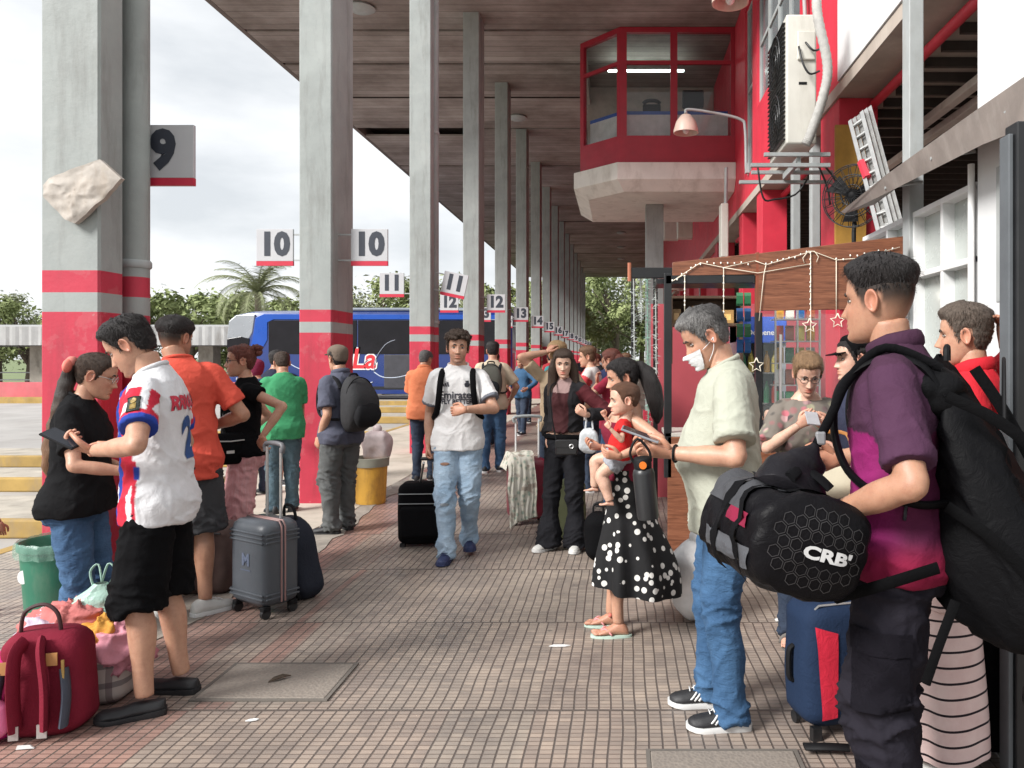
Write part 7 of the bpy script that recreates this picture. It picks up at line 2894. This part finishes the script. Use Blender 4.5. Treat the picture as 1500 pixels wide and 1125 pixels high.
# ---------------------------------------------------------------- luggage and bins
def rbox(w_, d_, h_, r=.05, bulge=.0, seed=0, nz=0.0, n=36, taper=1.0, p=5.0):
    """A soft rounded box standing at the origin."""
    b = MB()
    rings = []
    for i in range(21):
        v = i / 20
        z = h_ * v
        e = min(z, h_ - z)
        k = 1 - (r / max(w_, d_)) * 1.6 * (1 - min(1, e / r)) ** 2 if e < r else 1
        tp = lerp(1, taper, v)
        bl = 1 + bulge * sin(pi * v)
        ring = []
        for j in range(n):
            a = 2 * pi * j / n
            c, s = cos(a), sin(a)
            q = (abs(c) ** p + abs(s) ** p) ** (-1 / p)
            pt = V((w_ / 2 * q * c * k * tp * bl, d_ / 2 * q * s * (1 - (1 - k) * w_ / d_ * .8 if d_ < w_ else k) * tp * bl, z))
            if nz:
                pt += V((noise.noise(pt * 7 + V((seed, 0, 0))), noise.noise(pt * 7 + V((0, seed, 0))), .4 * noise.noise(pt * 7 + V((0, 0, seed))))) * nz
            ring.append(pt)
        rings.append(ring)
    return b.loft(rings)


def wheel(parent, x, y, r=.028, wd=.02, m=None):
    b = MB().lathe([(r * .4, -wd / 2), (r, -wd / 2), (r, wd / 2), (r * .4, wd / 2)], 16, Matrix.Translation((x, y, r)) @ Matrix.Rotation(rad(90), 4, 'Y'))
    b.build('wheel', m or m_dark, parent, smooth=40)


def trolley_handle(parent, w_, y, z0, z1, m, grip=m_dark):
    for s in (-1, 1):
        o = MB().tube([(s * w_ / 2, y, z0), (s * w_ / 2, y, z1)], .009, 8).build('handle_rail', m, parent, smooth=60)
    MB().tube([(-w_ / 2 - .012, y, z1 - .03), (-w_ / 2 - .008, y, z1 + .02), (w_ / 2 + .008, y, z1 + .02), (w_ / 2 + .012, y, z1 - .03)], .015, 8, sub=3).build('grip', grip, o, smooth=60)


# grey hard-shell suitcase
p = P(386, 895, 4.70)
t = thing('suitcase', (p.x, 4.72, 0), 'grey hard shell suitcase with its handle up behind the man in coral', 'suitcase', rot=rad(-32))
mshell = mat('shell_grey', (.062, .07, .082), .42, .1, 8, .25, 260)
xf0 = Matrix.Translation((0, 0, .07))
b = rbox(.36, .25, .50, .045, p=7)
b.v = [xf0 @ v for v in b.v]
b.build('shell', mshell, t, smooth=60)
for z in (.115, .14, .45, .475, .50):
    MB().box(-.165, .165, -.130, -.118, z, z + .012).build('rib', mshell, t, smooth=0, bevel=.004)
    for xs in ((-.186, -.176), (.176, .186)):
        for ys in ((-.11, -.02), (.02, .11)):
            MB().box(*xs, *ys, z, z + .012).build('rib', mshell, t, smooth=0, bevel=.004)
b = MB()
for s in (-.012, .012):
    pts = [(.183 * x, s, .32 + .253 * z) for x, z in ((-1, -.9), (-1, .88), (-.88, 1.0), (.88, 1.0), (1, .88), (1, -.9))]
    b.tube(pts, .006, 6)
b.build('zip', mat('zip_pinkish', (.26, .15, .14), .5), t)
tx = text_mb('M', .10, .004)
b = MB()
b.add([(v.x, -.1285, .34 + v.y) for v in tx.v], tx.f)
b.box(-.05, .05, -.1285, -.128, .278, .284)
b.build('emblem', mat('emblem_blue', (.09, .11, .16), .4), t, smooth=0)
trolley_handle(t, .14, .06, .57, 1.0, m_alu, mat('grip_grey', (.12, .12, .13), .5))
for x in (-.14, .14):
    for y in (-.09, .09):
        wheel(t, x, y, .03, .024)
        MB().box(x - .02, x + .02, y - .025, y + .025, .045, .075).build('wheel_housing', m_black, t, smooth=0, bevel=.006)
# brown soft case behind
p = P(303, 830, 5.15)
t = thing('travel_case', (p.x, 5.15, 0), 'brown soft travel case behind the legs of the man in coral', 'suitcase', rot=rad(-8))
rbox(.42, .24, .46, .05, .03, 3, .012).build('body', mat('brown_fabric', (.10, .062, .055), .8, .25, 12, .3, 200), t, smooth=80)
MB().tube([(-.19, -.13, .41), (0, -.135, .415), (.19, -.13, .41)], .006, 6).build('zip', m_dark, t)
MB().tube([(-.08, 0, .45), (-.07, 0, .50), (.07, 0, .50), (.08, 0, .45)], .012, 6, sub=3).build('handle', m_dark, t)
# white bag behind his leg
t = thing('white_bag', (P(276, 840, 5.3).x, 5.3, 0), 'pale flowered bag half hidden behind the leg of the man in coral', 'bag')
rbox(.24, .18, .34, .06, .06, 5, .02).build('bag', mat('pale_print', (.55, .47, .47), .8, .25, 30, .3, 100), t, smooth=80)
MB().tube([(-.06, 0, .33), (-.04, 0, .42), (.04, 0, .42), (.06, 0, .33)], .007, 6, sub=3).build('handle', m_cream, t)
# black backpack leaning behind the grey suitcase
p = P(440, 855, 5.0)
t = thing('rucksack', (p.x, 5.02, 0), 'dark navy rucksack leaning behind the grey suitcase', 'backpack', rot=rad(-35))
b = rbox(.32, .24, .50, .09, .05, 8, .015, taper=.8, p=3.4)
sh_ = Matrix.Shear('XY', 4, (-.22, .10)) if False else Matrix.Identity(4)
for i, v in enumerate(b.v):
    b.v[i] = V((v.x - .28 * v.z, v.y, v.z))
b.build('pack', cloth('ruck_navy', (.018, .021, .032), var=.3), t, smooth=80)
MB().tube([(-.20, 0, .49), (-.19, 0, .57), (-.10, 0, .57), (-.06, 0, .49)], .010, 7, sub=4).build('grab_handle', m_black, t)
for s in (-1, 1):
    strap([(-.06 + s * .07, -.10, .46), (.02 + s * .07, -.17, .34), (.08 + s * .07, -.18, .18), (.12 + s * .08, -.14, .05)], .055, .014).build('strap', C_BLACK, t)
rbox(.12, .1, .26, .04, .04, 2, .01).build('side_pocket', cloth('pack_brown', (.14, .09, .075)), t, (.08, .03, -.06), 80)

# green bin with a liner
t = thing('litter_bin', (P(86, 900, 4.2).x, 4.2, 0), 'round green litter bin with a clear liner at the nearest column', 'bin')
mbin = mat('bin_green', (.022, .15, .09), .42, .12, 4, .1, 60, dirt=((.25, .26, .2), 3, .4))
MB().lathe([(.02, .01), (.135, .0), (.14, .02), (.172, .50), (.172, .52), (.186, .525), (.186, .56), (.176, .562), (.166, .55), (.130, .03), (.02, .03)], 40).build('bin', mbin, t, smooth=50)
b = MB()
n = 60
rings = []
for r_, z, am in ((.160, .40, .006), (.170, .54, .008), (.186, .57, .006), (.196, .555, .006), (.197, .52, .010), (.194, .49, .012)):
    rings.append([((r_ + am * sin(k * 2 * pi / n * 17 + r_ * 40) * .6) * cos(2 * pi * k / n), (r_ + am * sin(k * 2 * pi / n * 17) * .6) * sin(2 * pi * k / n), z + .008 * noise.noise(V((k * .7, r_ * 9, 0)))) for k in range(n)])
b.loft(rings, False)
lt = NT('bin_liner')
lt.set((.25, .42, .34), .25, 0, lt.bump(lt.noise(40, 4), .6, .008), .5, Alpha=.4)
b.build('liner', lt.m, t)
b = MB()
for k in range(20):
    a0 = 2 * pi * k / 20
    b.add([(-.10 + .030 * cos(a0) * .9, -.148 + .0, .40 + .036 * sin(a0))], [])
b.f = [tuple(range(20))]
b.mi = [0]
b.v = [V((-.085 + .028 * cos(2 * pi * k / 20), -.1445 - .0, .395 + .036 * sin(2 * pi * k / 20))) for k in range(20)]
b.build('sticker', m_whitep, t, smooth=0)

# maroon backpack in front of the jersey man
p = P(70, 1070, 3.22)
t = thing('maroon_backpack', (p.x, 3.22, 0), 'maroon nappy backpack with tan tags standing open at the left', 'backpack', rot=rad(12))
mmar = cloth('pack_maroon', (.20, .012, .030), var=.25)
rbox(.34, .22, .42, .06, .05, 4, .012, taper=.86, p=3.6).build('pack', mmar, t, smooth=80)
for s in (-1, 1):
    strap([(s * .03 - .01, -.09, .40), (s * .045 - .01, -.135, .36), (s * .055, -.15, .22), (s * .05, -.14, .06)], .065, .016).build('strap', mmar, t)
    MB().tube([(s * .11, -.112, .29), (s * .125, -.128, .18), (s * .115, -.13, .06)], .028, 8, sub=4, flat=(1, .5)).build('side_pad', mat('pad_slate', (.05, .06, .085), .7), t)
    MB().box(s * .05 - .018, s * .05 + .018, -.158, -.152, .03, .085).build('buckle', m_alu, t, smooth=0)
MB().tube([(-.09, -.02, .40), (-.07, -.03, .50), (.0, -.03, .53), (.05, -.03, .49), (.06, -.02, .40)], .008, 8, sub=5).build('handle', mat('handle_brown', (.05, .018, .02), .5), t)
for x, z in ((.075, .335), (-.10, .31)):
    MB().box(x - .020, x + .020, -.136, -.130, z - .025, z + .025).build('leather_tag', mat('leather_tan', (.42, .2, .07), .5), t, smooth=0)
MB().tube([(.115, -.135, .33), (.118, -.138, .24)], .006, 6).build('zip', mat('brass', (.5, .34, .12), .35, metal=.7), t)
b = MB().prism([(-.03, .004), (.0, .004), (.035, .003), (.02, .016), (-.025, .018)], 'y', -.18, -.174)
b.build('paper_tag', m_whitep, t, smooth=0)
# bag of clothes behind it
p = P(120, 1000, 3.5)
t = thing('clothes_pile', (p.x, 3.52, 0), 'plaid bag heaped with pink and orange clothes beside the maroon backpack', 'bag', rot=rad(10))
tx_ = NT('plaid')
sx = tx_.n('ShaderNodeSeparateXYZ')
tx_.l(tx_.coord(), sx.inputs[0])
a_ = tx_.math('LESS_THAN', tx_.math('FRACT', tx_.math('DIVIDE', tx_.math('ADD', sx.outputs[0], 3.0), .085)), .3)
c_ = tx_.math('LESS_THAN', tx_.math('FRACT', tx_.math('DIVIDE', sx.outputs[2], .085)), .3)
pl_ = tx_.mix(tx_.math('MULTIPLY', a_, .6), tx_.mix(tx_.math('MULTIPLY', c_, .6), (.42, .36, .33), (.045, .035, .05)), (.07, .03, .04))
rbox(.42, .28, .26, .05, .03, 6, .012).build('plaid_bag', tx_.set(pl_, .6), t, smooth=80)


def cloth_lump(name, c, sz, m, seed, rot=0):
    b = MB().ell((0, 0, 0), sz, 72, 44)
    for i, v in enumerate(b.v):
        q = v * 7 + V((seed * 3.3, seed, 0))
        q = q + V((noise.noise(q), noise.noise(q + V((5, 0, 0))), noise.noise(q + V((0, 5, 0))))) * .6
        b.v[i] = v * (1 + .30 * noise.noise(q)) + v.normalized() * (.035 * (1 - abs(noise.noise(q * 1.5))) ** 4 + .018 * (1 - abs(noise.noise(q * 3.2))) ** 4 - .012)
    R = Matrix.Rotation(rot, 3, 'Z')
    b.v = [R @ v + V(c) for v in b.v]
    return b.build(name, m, t, smooth=180)


cloth_lump('folded_garment', (-.06, .04, .33), (.17, .11, .09), cloth('cloth_rose', (.50, .16, .15)), 1)
cloth_lump('folded_garment', (.10, -.03, .30), (.11, .08, .055), cloth('cloth_orange', (.62, .30, .06)), 2, .4)
cloth_lump('folded_garment', (.17, -.03, .235), (.11, .13, .10), cloth('cloth_baby_pink', (.62, .27, .33)), 3, -.3)
cloth_lump('folded_garment', (-.16, .02, .30), (.10, .1, .075), cloth('cloth_lilac', (.55, .48, .58)), 4)
cloth_lump('folded_garment', (-.15, -.09, .26), (.09, .07, .05), cloth('cloth_peachy', (.55, .36, .25)), 5)
lt2 = NT('carrier_bag_green')
lt2.set((.45, .68, .58), .3, 0, lt2.bump(lt2.noise(30, 5), .8, .012), .5, Alpha=.72)
b = MB()
rings = []
for i in range(14):
    v = i / 13
    rings.append([V(((.10 + .035 * sin(pi * v)) * (1 - .75 * v * v) * cos(a) * (1 + .3 * noise.noise(V((cos(a) * 3, sin(a) * 3, v * 4)))), (.085) * (1 - .7 * v) * sin(a) * (1 + .3 * noise.noise(V((cos(a) * 3 + 4, sin(a) * 3, v * 4)))), .36 + .16 * v)) for a in [2 * pi * k / 28 for k in range(28)]])
b.loft(rings, False)
for s in (-1, 1):
    b.tube([(s * .03, 0, .50), (s * .05, .02, .57), (s * .02, .03, .60), (s * .0, .01, .52)], .010, 6, sub=4, flat=(1, .4))
o = b.build('carrier_bag', lt2.m, None, (0, 0, 0), 180)
o.location, o.rotation_euler = (p.x + .02, 3.60, -.02), (0, 0, .3)
tag(o, 'translucent green carrier bag knotted on top of the clothes', 'bag')
# pink bag at the left edge
t = thing('pink_rucksack', (P(-18, 1075, 3.14).x, 3.14, 0), 'hot pink child rucksack cut by the left edge', 'backpack', rot=rad(20))
rbox(.24, .16, .34, .06, .06, 7, .01, p=3).build('pack', mat('hot_pink', (.62, .02, .22), .45, .15, 6), t, smooth=80)
rbox(.20, .06, .16, .04, .06, 9, .008, p=3).build('front_pocket', mat('light_pink', (.65, .16, .32), .45), t, (0, .09, -.03), 80)
MB().tube([(.02, -.09, .27), (.06, -.1, .23), (.05, -.1, .20), (.02, -.1, .24)], .010, 6, sub=3).build('charm', mat('charm_grey', (.45, .45, .48), .5), t)

# yellow drum bin by the second column
t = thing('drum_bin', (P(543, 735, 8.25).x, 8.25, 0), 'rusty yellow drum used as a bin with a grey rim by the second column', 'bin')
MB().lathe([(.02, .005), (.15, .0), (.155, .02), (.175, .40), (.175, .405)], 32).build('drum', mat('drum_yellow', (.62, .34, .05), .5, .15, 5, .15, 40, dirt=((.18, .08, .04), 6, .7)), t, smooth=50)
MB().lathe([(.176, .405), (.19, .40), (.195, .49), (.186, .495), (.17, .47), (.16, .40)], 32, cap=False).build('rim', mat('drum_rim', (.22, .22, .18), .6, .2, 5), t, smooth=50)
t = thing('rubbish_bag', (P(553, 640, 8.4).x, 8.4, .42), 'pale plastic bag stuffed in the yellow drum', 'bag')
rbox(.26, .2, .34, .07, .08, 3, .035).build('bag', mat('plastic_pale', (.5, .42, .42), .4, .25, 10, .5, 60), t, smooth=180)
MB().ell((0, 0, .36), (.05, .04, .05)).build('knot', mat('plastic_pale', (0, 0, 0)), t)

# black suitcase pulled by the walking man
p = P(618, 795, 6.42)
t = thing('cabin_suitcase', (p.x, 6.42, 0), 'black soft suitcase pulled by the man walking towards the camera', 'suitcase', rot=rad(4))
b = rbox(.36, .24, .50, .05, .02, 3, .004, p=5)
b.v = [v + V((0, 0, .02)) for v in b.v]
b.build('body', cloth('case_black', (.005, .005, .006)), t, smooth=70)
rbox(.30, .05, .26, .03, .02, 4, .004, p=5).build('front_pocket', cloth('case_black2', (.007, .007, .008)), t, (0, .13, -.08), 70)
b = MB()
for z in (.36, .44):
    b.tube([(-.165, -.125, z), (0, -.128, z), (.165, -.125, z)], .004, 6)
b.build('zip', m_steel, t)
q = P(628, 672, 6.05) - t.location
q = Matrix.Rotation(-rad(4), 3, 'Z') @ q
for s in (-.055, .055):
    ho = MB().tube([(s + .03, .06, .50), q + V((s * .7, 0, -.03))], .010, 8).build('handle_rail', m_alu, t, smooth=60)
MB().tube([q + V((-.06, 0, 0)), q + V((.06, 0, 0))], .014, 8).build('grip', m_dark, ho)
for x in (-.14, .14):
    wheel(t, x, .08, .03, .024)
    MB().box(x - .02, x + .02, -.10, -.06, 0, .03).build('foot', m_dark, t, smooth=0)

# maroon suitcase under a printed blanket
p = P(772, 765, 7.25)
t = thing('maroon_suitcase', (p.x, 7.27, 0), 'maroon suitcase with its handle up under a patterned blanket', 'suitcase', rot=rad(20))
b = rbox(.36, .26, .56, .05, .02, 3, .003, p=6)
b.v = [v + V((0, 0, .05)) for v in b.v]
b.build('shell', mat('shell_maroon', (.17, .012, .03), .35, .15, 4), t, smooth=60)
trolley_handle(t, .22, .0, .6, .98, m_whitep, m_steel)
for x in (-.13, .13):
    for y in (-.09, .09):
        wheel(t, x, y)
b = MB()
rings = []
for i in range(34):
    v = i / 33
    ring = []
    for k in range(30):
        u = k / 29
        x = lerp(-.26, .03, u)
        if v < .28:
            y, z = lerp(.16, -.15, v / .28), .655 + .02 * sin(pi * v / .28)
        else:
            q_ = (v - .28) / .72
            y, z = -.16 - .10 * q_ ** .7 - .05 * (1 - u) * q_, lerp(.645, .06 + .05 * u, q_)
        if x < -.17:
            z -= (-.17 - x) * 1.5 * (1 if v < .28 else .3)
            x = -.17 - (-.17 - x) * .7
        f_ = .030 * noise.noise(V((x * 11, v * 2.4, 3))) + .014 * sin(u * 24 + v * 4)
        ring.append(V((x + .02 * noise.noise(V((v * 4, u * 3, 9))), y - abs(f_) * smooth01(.2, .5, v), z + f_ * .4 * (v < .28))))
    rings.append(ring)
b.loft(rings, False, False)
back = [[q + V((.004, .014, -.010)) for q in r_] for r_ in rings]
b.loft(back, False, False)
tb_ = NT('blanket_print')
vo = tb_.n('ShaderNodeTexVoronoi', Scale=22)
tb_.l(tb_.coord(), vo.inputs['Vector'])
cb_ = tb_.ramp(vo.outputs['Distance'], [(.2, (.30, .36, .30)), (.42, (.58, .55, .46)), (.7, (.62, .59, .52))])
cb_ = tb_.mix(tb_.ramp(tb_.noise(11, 3), [(.55, (0, 0, 0)), (.62, (1, 1, 1))]), cb_, (.36, .30, .25))
o = b.build('blanket', tb_.set(cb_, .85, 0, tb_.bump(tb_.noise(30, 4), .4, .006), .2), None, (0, 0, 0), 180)
o.location, o.rotation_euler = t.location, (0, 0, rad(20))
tag(o, 'pale printed blanket draped over the maroon suitcase', 'blanket')

# plastic bag hanging from the young woman's arm, olive bag behind, black bag
t = thing('carrier_bag', P(863, 640, 6.02), 'thin white carrier bag hanging from the arm of the young woman', 'bag')
mpl = NT('carrier_white')
mpl.set((.62, .64, .66), .3, 0, mpl.bump(mpl.noise(40, 5), .8, .01), .5, Alpha=.78)
b = rbox(.13, .09, .20, .05, .1, 2, .02)
b.v = [v + V((0, 0, -.13)) for v in b.v]
b.build('bag', mpl.m, t, smooth=180)
MB().tube([(-.03, 0, .06), (-.015, 0, .16), (.015, 0, .16), (.03, 0, .06)], .008, 6, sub=4).build('handle', mpl.m, t)
t = thing('olive_bag', (P(838, 760, 6.6).x, 6.6, 0), 'olive green bag standing behind the young woman in flared trousers', 'bag')
rbox(.22, .2, .52, .06, .03, 3, .015).build('bag', cloth('bag_olive', (.13, .14, .075)), t, smooth=80)
MB().tube([(-.05, 0, .51), (-.04, 0, .58), (.04, 0, .58), (.05, 0, .51)], .01, 6, sub=3).build('handle', m_black, t)
t = thing('black_bag', (P(876, 800, 5.9).x, 5.95, 0), 'black sports bag on the floor behind the polka dot skirt', 'bag')
rbox(.20, .24, .36, .08, .05, 3, .012, p=2.6).build('bag', C_BLACK, t, smooth=80)
MB().tube([(-.04, 0, .35), (-.03, 0, .42), (.03, 0, .42), (.04, 0, .35)], .010, 6, sub=4).build('handle', m_black, t)
# white sack behind the masked man
t = thing('white_sack', (P(1024, 890, 4.5).x, 4.6, 0), 'full white plastic sack on the floor behind the masked man', 'sack')
rbox(.28, .28, .46, .12, .08, 5, .035, p=3).build('sack', mat('sack_white', (.72, .71, .70), .4, .15, 9, .6, 40), t, smooth=180)
MB().ell((0, 0, .48), (.05, .05, .06)).build('knot', mat('sack_white', (0, 0, 0)), t)

# blue and red suitcase
p = P(1215, 1065, 3.22)
t = thing('soft_suitcase', (p.x + .02, 3.24, 0), 'navy soft suitcase with a red panel beside the cargo trousers', 'suitcase', rot=rad(16))
mnav = cloth('case_navy', (.012, .026, .062), var=.2)
b = rbox(.36, .24, .50, .06, .03, 3, .006, p=5)
b.v = [v + V((0, 0, .05)) for v in b.v]
b.build('body', mnav, t, smooth=70)
sb_ = MB()
sb_.add([(x, 0, z) for x, z in ((-.150, .47), (-.055, .44), (-.055, .10), (-.120, .09))], [(0, 1, 2, 3)])
pr = MB()
pr.v, pr.f = b.v, b.f
flat = MB()
flat.add([(v.x, v.z, 0) for v in sb_.v], sb_.f)
project(flat, pr, (0, -.15, 0), (1, 0, 0), (0, 0, 1), .006).build('red_panel', cloth('case_red', (.52, .02, .045)), t, smooth=60)
MB().tube([(-.172, -.06, .10), (-.176, -.06, .48), (-.12, -.09, .545), (.12, -.09, .545)], .005, 6).build('zip', m_alu, t)
MB().tube([(-.185, 0, .22), (-.205, 0, .24), (-.205, 0, .34), (-.185, 0, .36)], .012, 7, sub=3).build('side_handle', m_black, t)
for x in (-.13, .13):
    wheel(t, x, .08, .026)
    MB().box(x - .02, x + .02, -.1, -.07, 0, .055).build('foot', m_dark, t, smooth=0)
# black suitcase behind the striped dress
t = thing('black_suitcase', (P(1462, 1100, 3.05).x - .03, 3.06, 0), 'black suitcase standing between the striped dress and the door frame', 'suitcase')
b = rbox(.26, .3, .52, .05, .02, 3, .006, p=4)
b.v = [v + V((0, 0, .04)) for v in b.v]
b.build('body', C_BLACK, t, smooth=70)
MB().tube([(-.07, -.1, .55), (-.06, -.1, .60), (.06, -.1, .60), (.07, -.1, .55)], .012, 6, sub=4).build('handle', m_steel, t)
for x in (-.09, .09):
    wheel(t, x, -.1, .025)
o = MB().tube([P(1178, 1098, 3.02) + V((0, 0, .012)), P(1215, 1099, 3.02) + V((0, 0, .014)), P(1245, 1100, 3.0) + V((0, 0, .012))], .03, 6, flat=(.25, 1)).build('loose_strap', m_black, None, P(1215, 1098, 3.02), 180)
tag(o, 'black strap end lying on the paving beside the navy suitcase', 'strap')
# cream handbag between the youth and the tall man
t = thing('cream_handbag', P(1222, 690, 3.15), 'cream handbag with a tan strap in front of the youth in navy', 'handbag', rot=rad(-10))
b = rbox(.26, .12, .20, .07, .05, 3, .006, p=3)
b.v = [v + V((0, 0, -.11)) for v in b.v]
b.build('bag', mat('cream_leather', (.55, .50, .38), .5, .08, 6, .15, 120), t, smooth=80)
MB().tube([(.08, -.06, .05), (.10, -.075, -.02), (.05, -.08, -.09)], .008, 6, sub=3).build('tan_trim', mat('tan_leather', (.36, .15, .04), .5), t)
MB().tube([(-.07, 0, .08), (-.05, .03, .15), (.05, .03, .15), (.07, 0, .08)], .008, 6, sub=4).build('strap', mat('tan_leather', (0, 0, 0)), t)

# ---------------------------------------------------------------- duffel bag with honeycomb end
C1, C2 = P(1200, 806, 2.02), P(1096, 752, 2.44)
ax = (C2 - C1).normalized()
t = thing('duffel_bag', (C1 + C2) / 2, 'black and grey sports duffel with a honeycomb end carried by the tall young man', 'duffel bag')
TO = t.location.copy()
up = (V((0, 0, 1)) - ax * ax.z).normalized()
up = Matrix.Rotation(rad(16), 3, ax) @ up
rt = up.cross(ax) * -1
L = (C2 - C1).length
rings, secs = [], []
N = 48
for i in range(31):
    v = i / 30
    e = min(v, 1 - v)
    k = (1 - (1 - min(1, e / .10)) ** 2.4) ** .5 if e < .10 else 1
    k = max(k, .05)
    rw, rh = (.172 + .012 * sin(pi * v)) * (.35 + .65 * k if e < .10 else 1), (.150 - .008 * sin(pi * v)) * (.35 + .65 * k if e < .10 else 1)
    c = C1 + ax * (L * v) + up * (-.02 * sin(pi * v))
    ring = []
    for j in range(N):
        a = 2 * pi * j / N
        co, si = cos(a), sin(a)
        q = (abs(co) ** 2.8 + abs(si) ** 2.8) ** (-1 / 2.8)
        p = c + rt * (rw * q * co) + up * (rh * q * si)
        nn_ = (p - c).normalized()
        dent = .020 * noise.noise(p * 6) + .010 * noise.noise(p * 15) - .014 * (1 - abs(noise.noise(p * 9 + V((3, 1, 4))))) ** 6 - .016 * (1 - abs(noise.noise(V((v * 5, a * 1.2, 3))))) ** 4 * (1 if .12 < v < .9 else .3)
        ring.append(p + nn_ * dent)
    rings.append(ring)
body = MB().loft(rings)
mduf = cloth('duffel_black', (.0075, .007, .0085), rough=.45, var=.4)
mgry = cloth('duffel_grey', (.085, .088, .098), rough=.5, var=.25)
body.build('body', mduf, t, TO, 180)


def duf(a0, a1, v0, v1, off, na=16, nv=16, wav=0.):
    """A panel lying on the duffel between angles a0..a1 and lengths v0..v1."""
    bv = BVHTree.FromPolygons([tuple(p) for p in body.v], body.f)
    out = []
    for i in range(nv + 1):
        row = []
        for j in range(na + 1):
            v, a = lerp(v0, v1, i / nv), rad(lerp(a0, a1, j / na))
            a += wav * sin(i / nv * pi)
            c = C1 + ax * (L * v)
            d = rt * cos(a) + up * sin(a)
            h = bv.ray_cast(c + d * .6, -d)
            p = h[0] if h[0] is not None else c + d * .16
            row.append(p + d * off)
        out.append(row)
    b = MB().loft(out, False, False)
    return b


duf(20, 62, .22, .92, .006).build('grey_panel', mgry, t, TO, 60)
duf(66, 104, .40, .95, .007).build('grey_panel', mgry, t, TO, 60)
duf(110, 168, .30, .93, .006).build('dark_panel', cloth('duffel_dark_grey', (.055, .056, .062), rough=.5), t, TO, 60)
duf(196, 214, .15, .8, .006).build('pale_panel', mgry, t, TO, 60)
duf(168, 180, .18, .5, .008).build('red_trim', cloth('duffel_red', (.20, .012, .04)), t, TO, 60)
for a_ in (-5, 64, 107, 172, 192):
    pass
for v in (.30, .62):
    rr_ = []
    src = duf(-60, 235, v - .028, v + .028, .012, 40, 2)
    src.build('webbing', cloth('duffel_web', (.005, .005, .006)), t, TO, 60)
zz = duf(104.5, 109, .12, .92, .009, 2, 24)
zz.build('zip', m_black, t, TO, 60)
# handles joined on top, end loops
for s, a_ in ((-1, 60), (1, 118)):
    pts = []
    for v, o_ in ((.30, .006), (.36, .016), (.46, .022), (.56, .016), (.62, .006)):
        d = rt * cos(rad(lerp(a_, 89, o_ / .022 * .8))) + up * sin(rad(lerp(a_, 89, o_ / .022 * .8)))
        pts.append(C1 + ax * (L * v) + d * (.165 + o_))
    strap(pts, .036, .010, up=rt).build('handle', cloth('duffel_web', (0, 0, 0)), t, TO)
# slumped top pocket rising to the shoulder strap
anchor = P(1196, 652, 2.26)
b = MB()
base = C1 + ax * (L * .55) + up * .10
b.tube([base - ax * .02, base.lerp(anchor, .35), base.lerp(anchor, .7), anchor], [.125, .105, .06, .018], 20, sub=6, flat=(1.1, .8))
for i, v in enumerate(b.v):
    b.v[i] = v + V((noise.noise(v * 13), noise.noise(v * 13 + V((7, 0, 0))), noise.noise(v * 13 + V((0, 7, 0))))) * .020
b.build('top_pocket', cloth('duffel_shiny', (.014, .013, .016), rough=.42, var=.3), t, TO, 180)
shl = TALL.l2w(TALL.arms['L'][0] + V((.045, .02, .085)))
shb = TALL.l2w(TALL.arms['L'][0] + V((.06, -.12, .03)))
shf = TALL.l2w(TALL.arms['L'][0] + V((.03, .115, -.0)))
strap([anchor, anchor.lerp(shf, .5), shf, shl, shb], .032, .007, sub=6).build('shoulder_strap', cloth('duffel_web', (0, 0, 0)), t, TO)
MB().cbox(anchor + V((.012, 0, .02)), (.03, .014, .04)).build('buckle', mat('buckle_grey', (.2, .2, .21), .4), t, TO, 0, .006)
# honeycomb and lettering on the near end
hx = MB()
R_ = .0185
for iy in range(-6, 7):
    for ix in range(-5, 6):
        cx, cy = ix * R_ * 1.9 + (iy % 2) * R_ * .95, iy * R_ * 1.65
        if (cx / .138) ** 2 + (cy / .115) ** 2 > 1:
            continue
        if abs(cy + .012) < .02 and abs(cx - .028) < .07:
            continue
        o = len(hx.v)
        for k in range(6):
            a = pi / 6 + k * pi / 3
            hx.v.append(V((cx + R_ * .98 * cos(a), cy + R_ * .98 * sin(a), 0)))
            hx.v.append(V((cx + R_ * .86 * cos(a), cy + R_ * .86 * sin(a), 0)))
        for k in range(6):
            hx.f.append((o + 2 * k, o + 2 * ((k + 1) % 6), o + 2 * ((k + 1) % 6) + 1, o + 2 * k + 1))
hx.mi = [0] * len(hx.f)
rx_ = (V((1, 0, 0)) - ax * ax.x).normalized()
uy_ = rx_.cross(-ax) * -1
uy_ = (-ax).cross(rx_)
tilt = Matrix.Rotation(rad(-17), 3, -ax)
rx_, uy_ = tilt @ rx_, tilt @ uy_
project(hx, body, C1 - ax * .06, rx_, uy_, .003, .03).build('honeycomb_print', mat('hex_print', (.035, .033, .035), .45, .4, 14, bump=0), t, TO, 60)
lt_ = text_mb("CRB'", .045, .002, sx=1.62)
project(lt_, body, C1 - ax * .06 + rx_ * .028 - uy_ * .012, rx_, uy_, .005, .02).build('lettering', mat('lettering_silver', (.62, .62, .62), .4, bump=0), t, TO, 60)
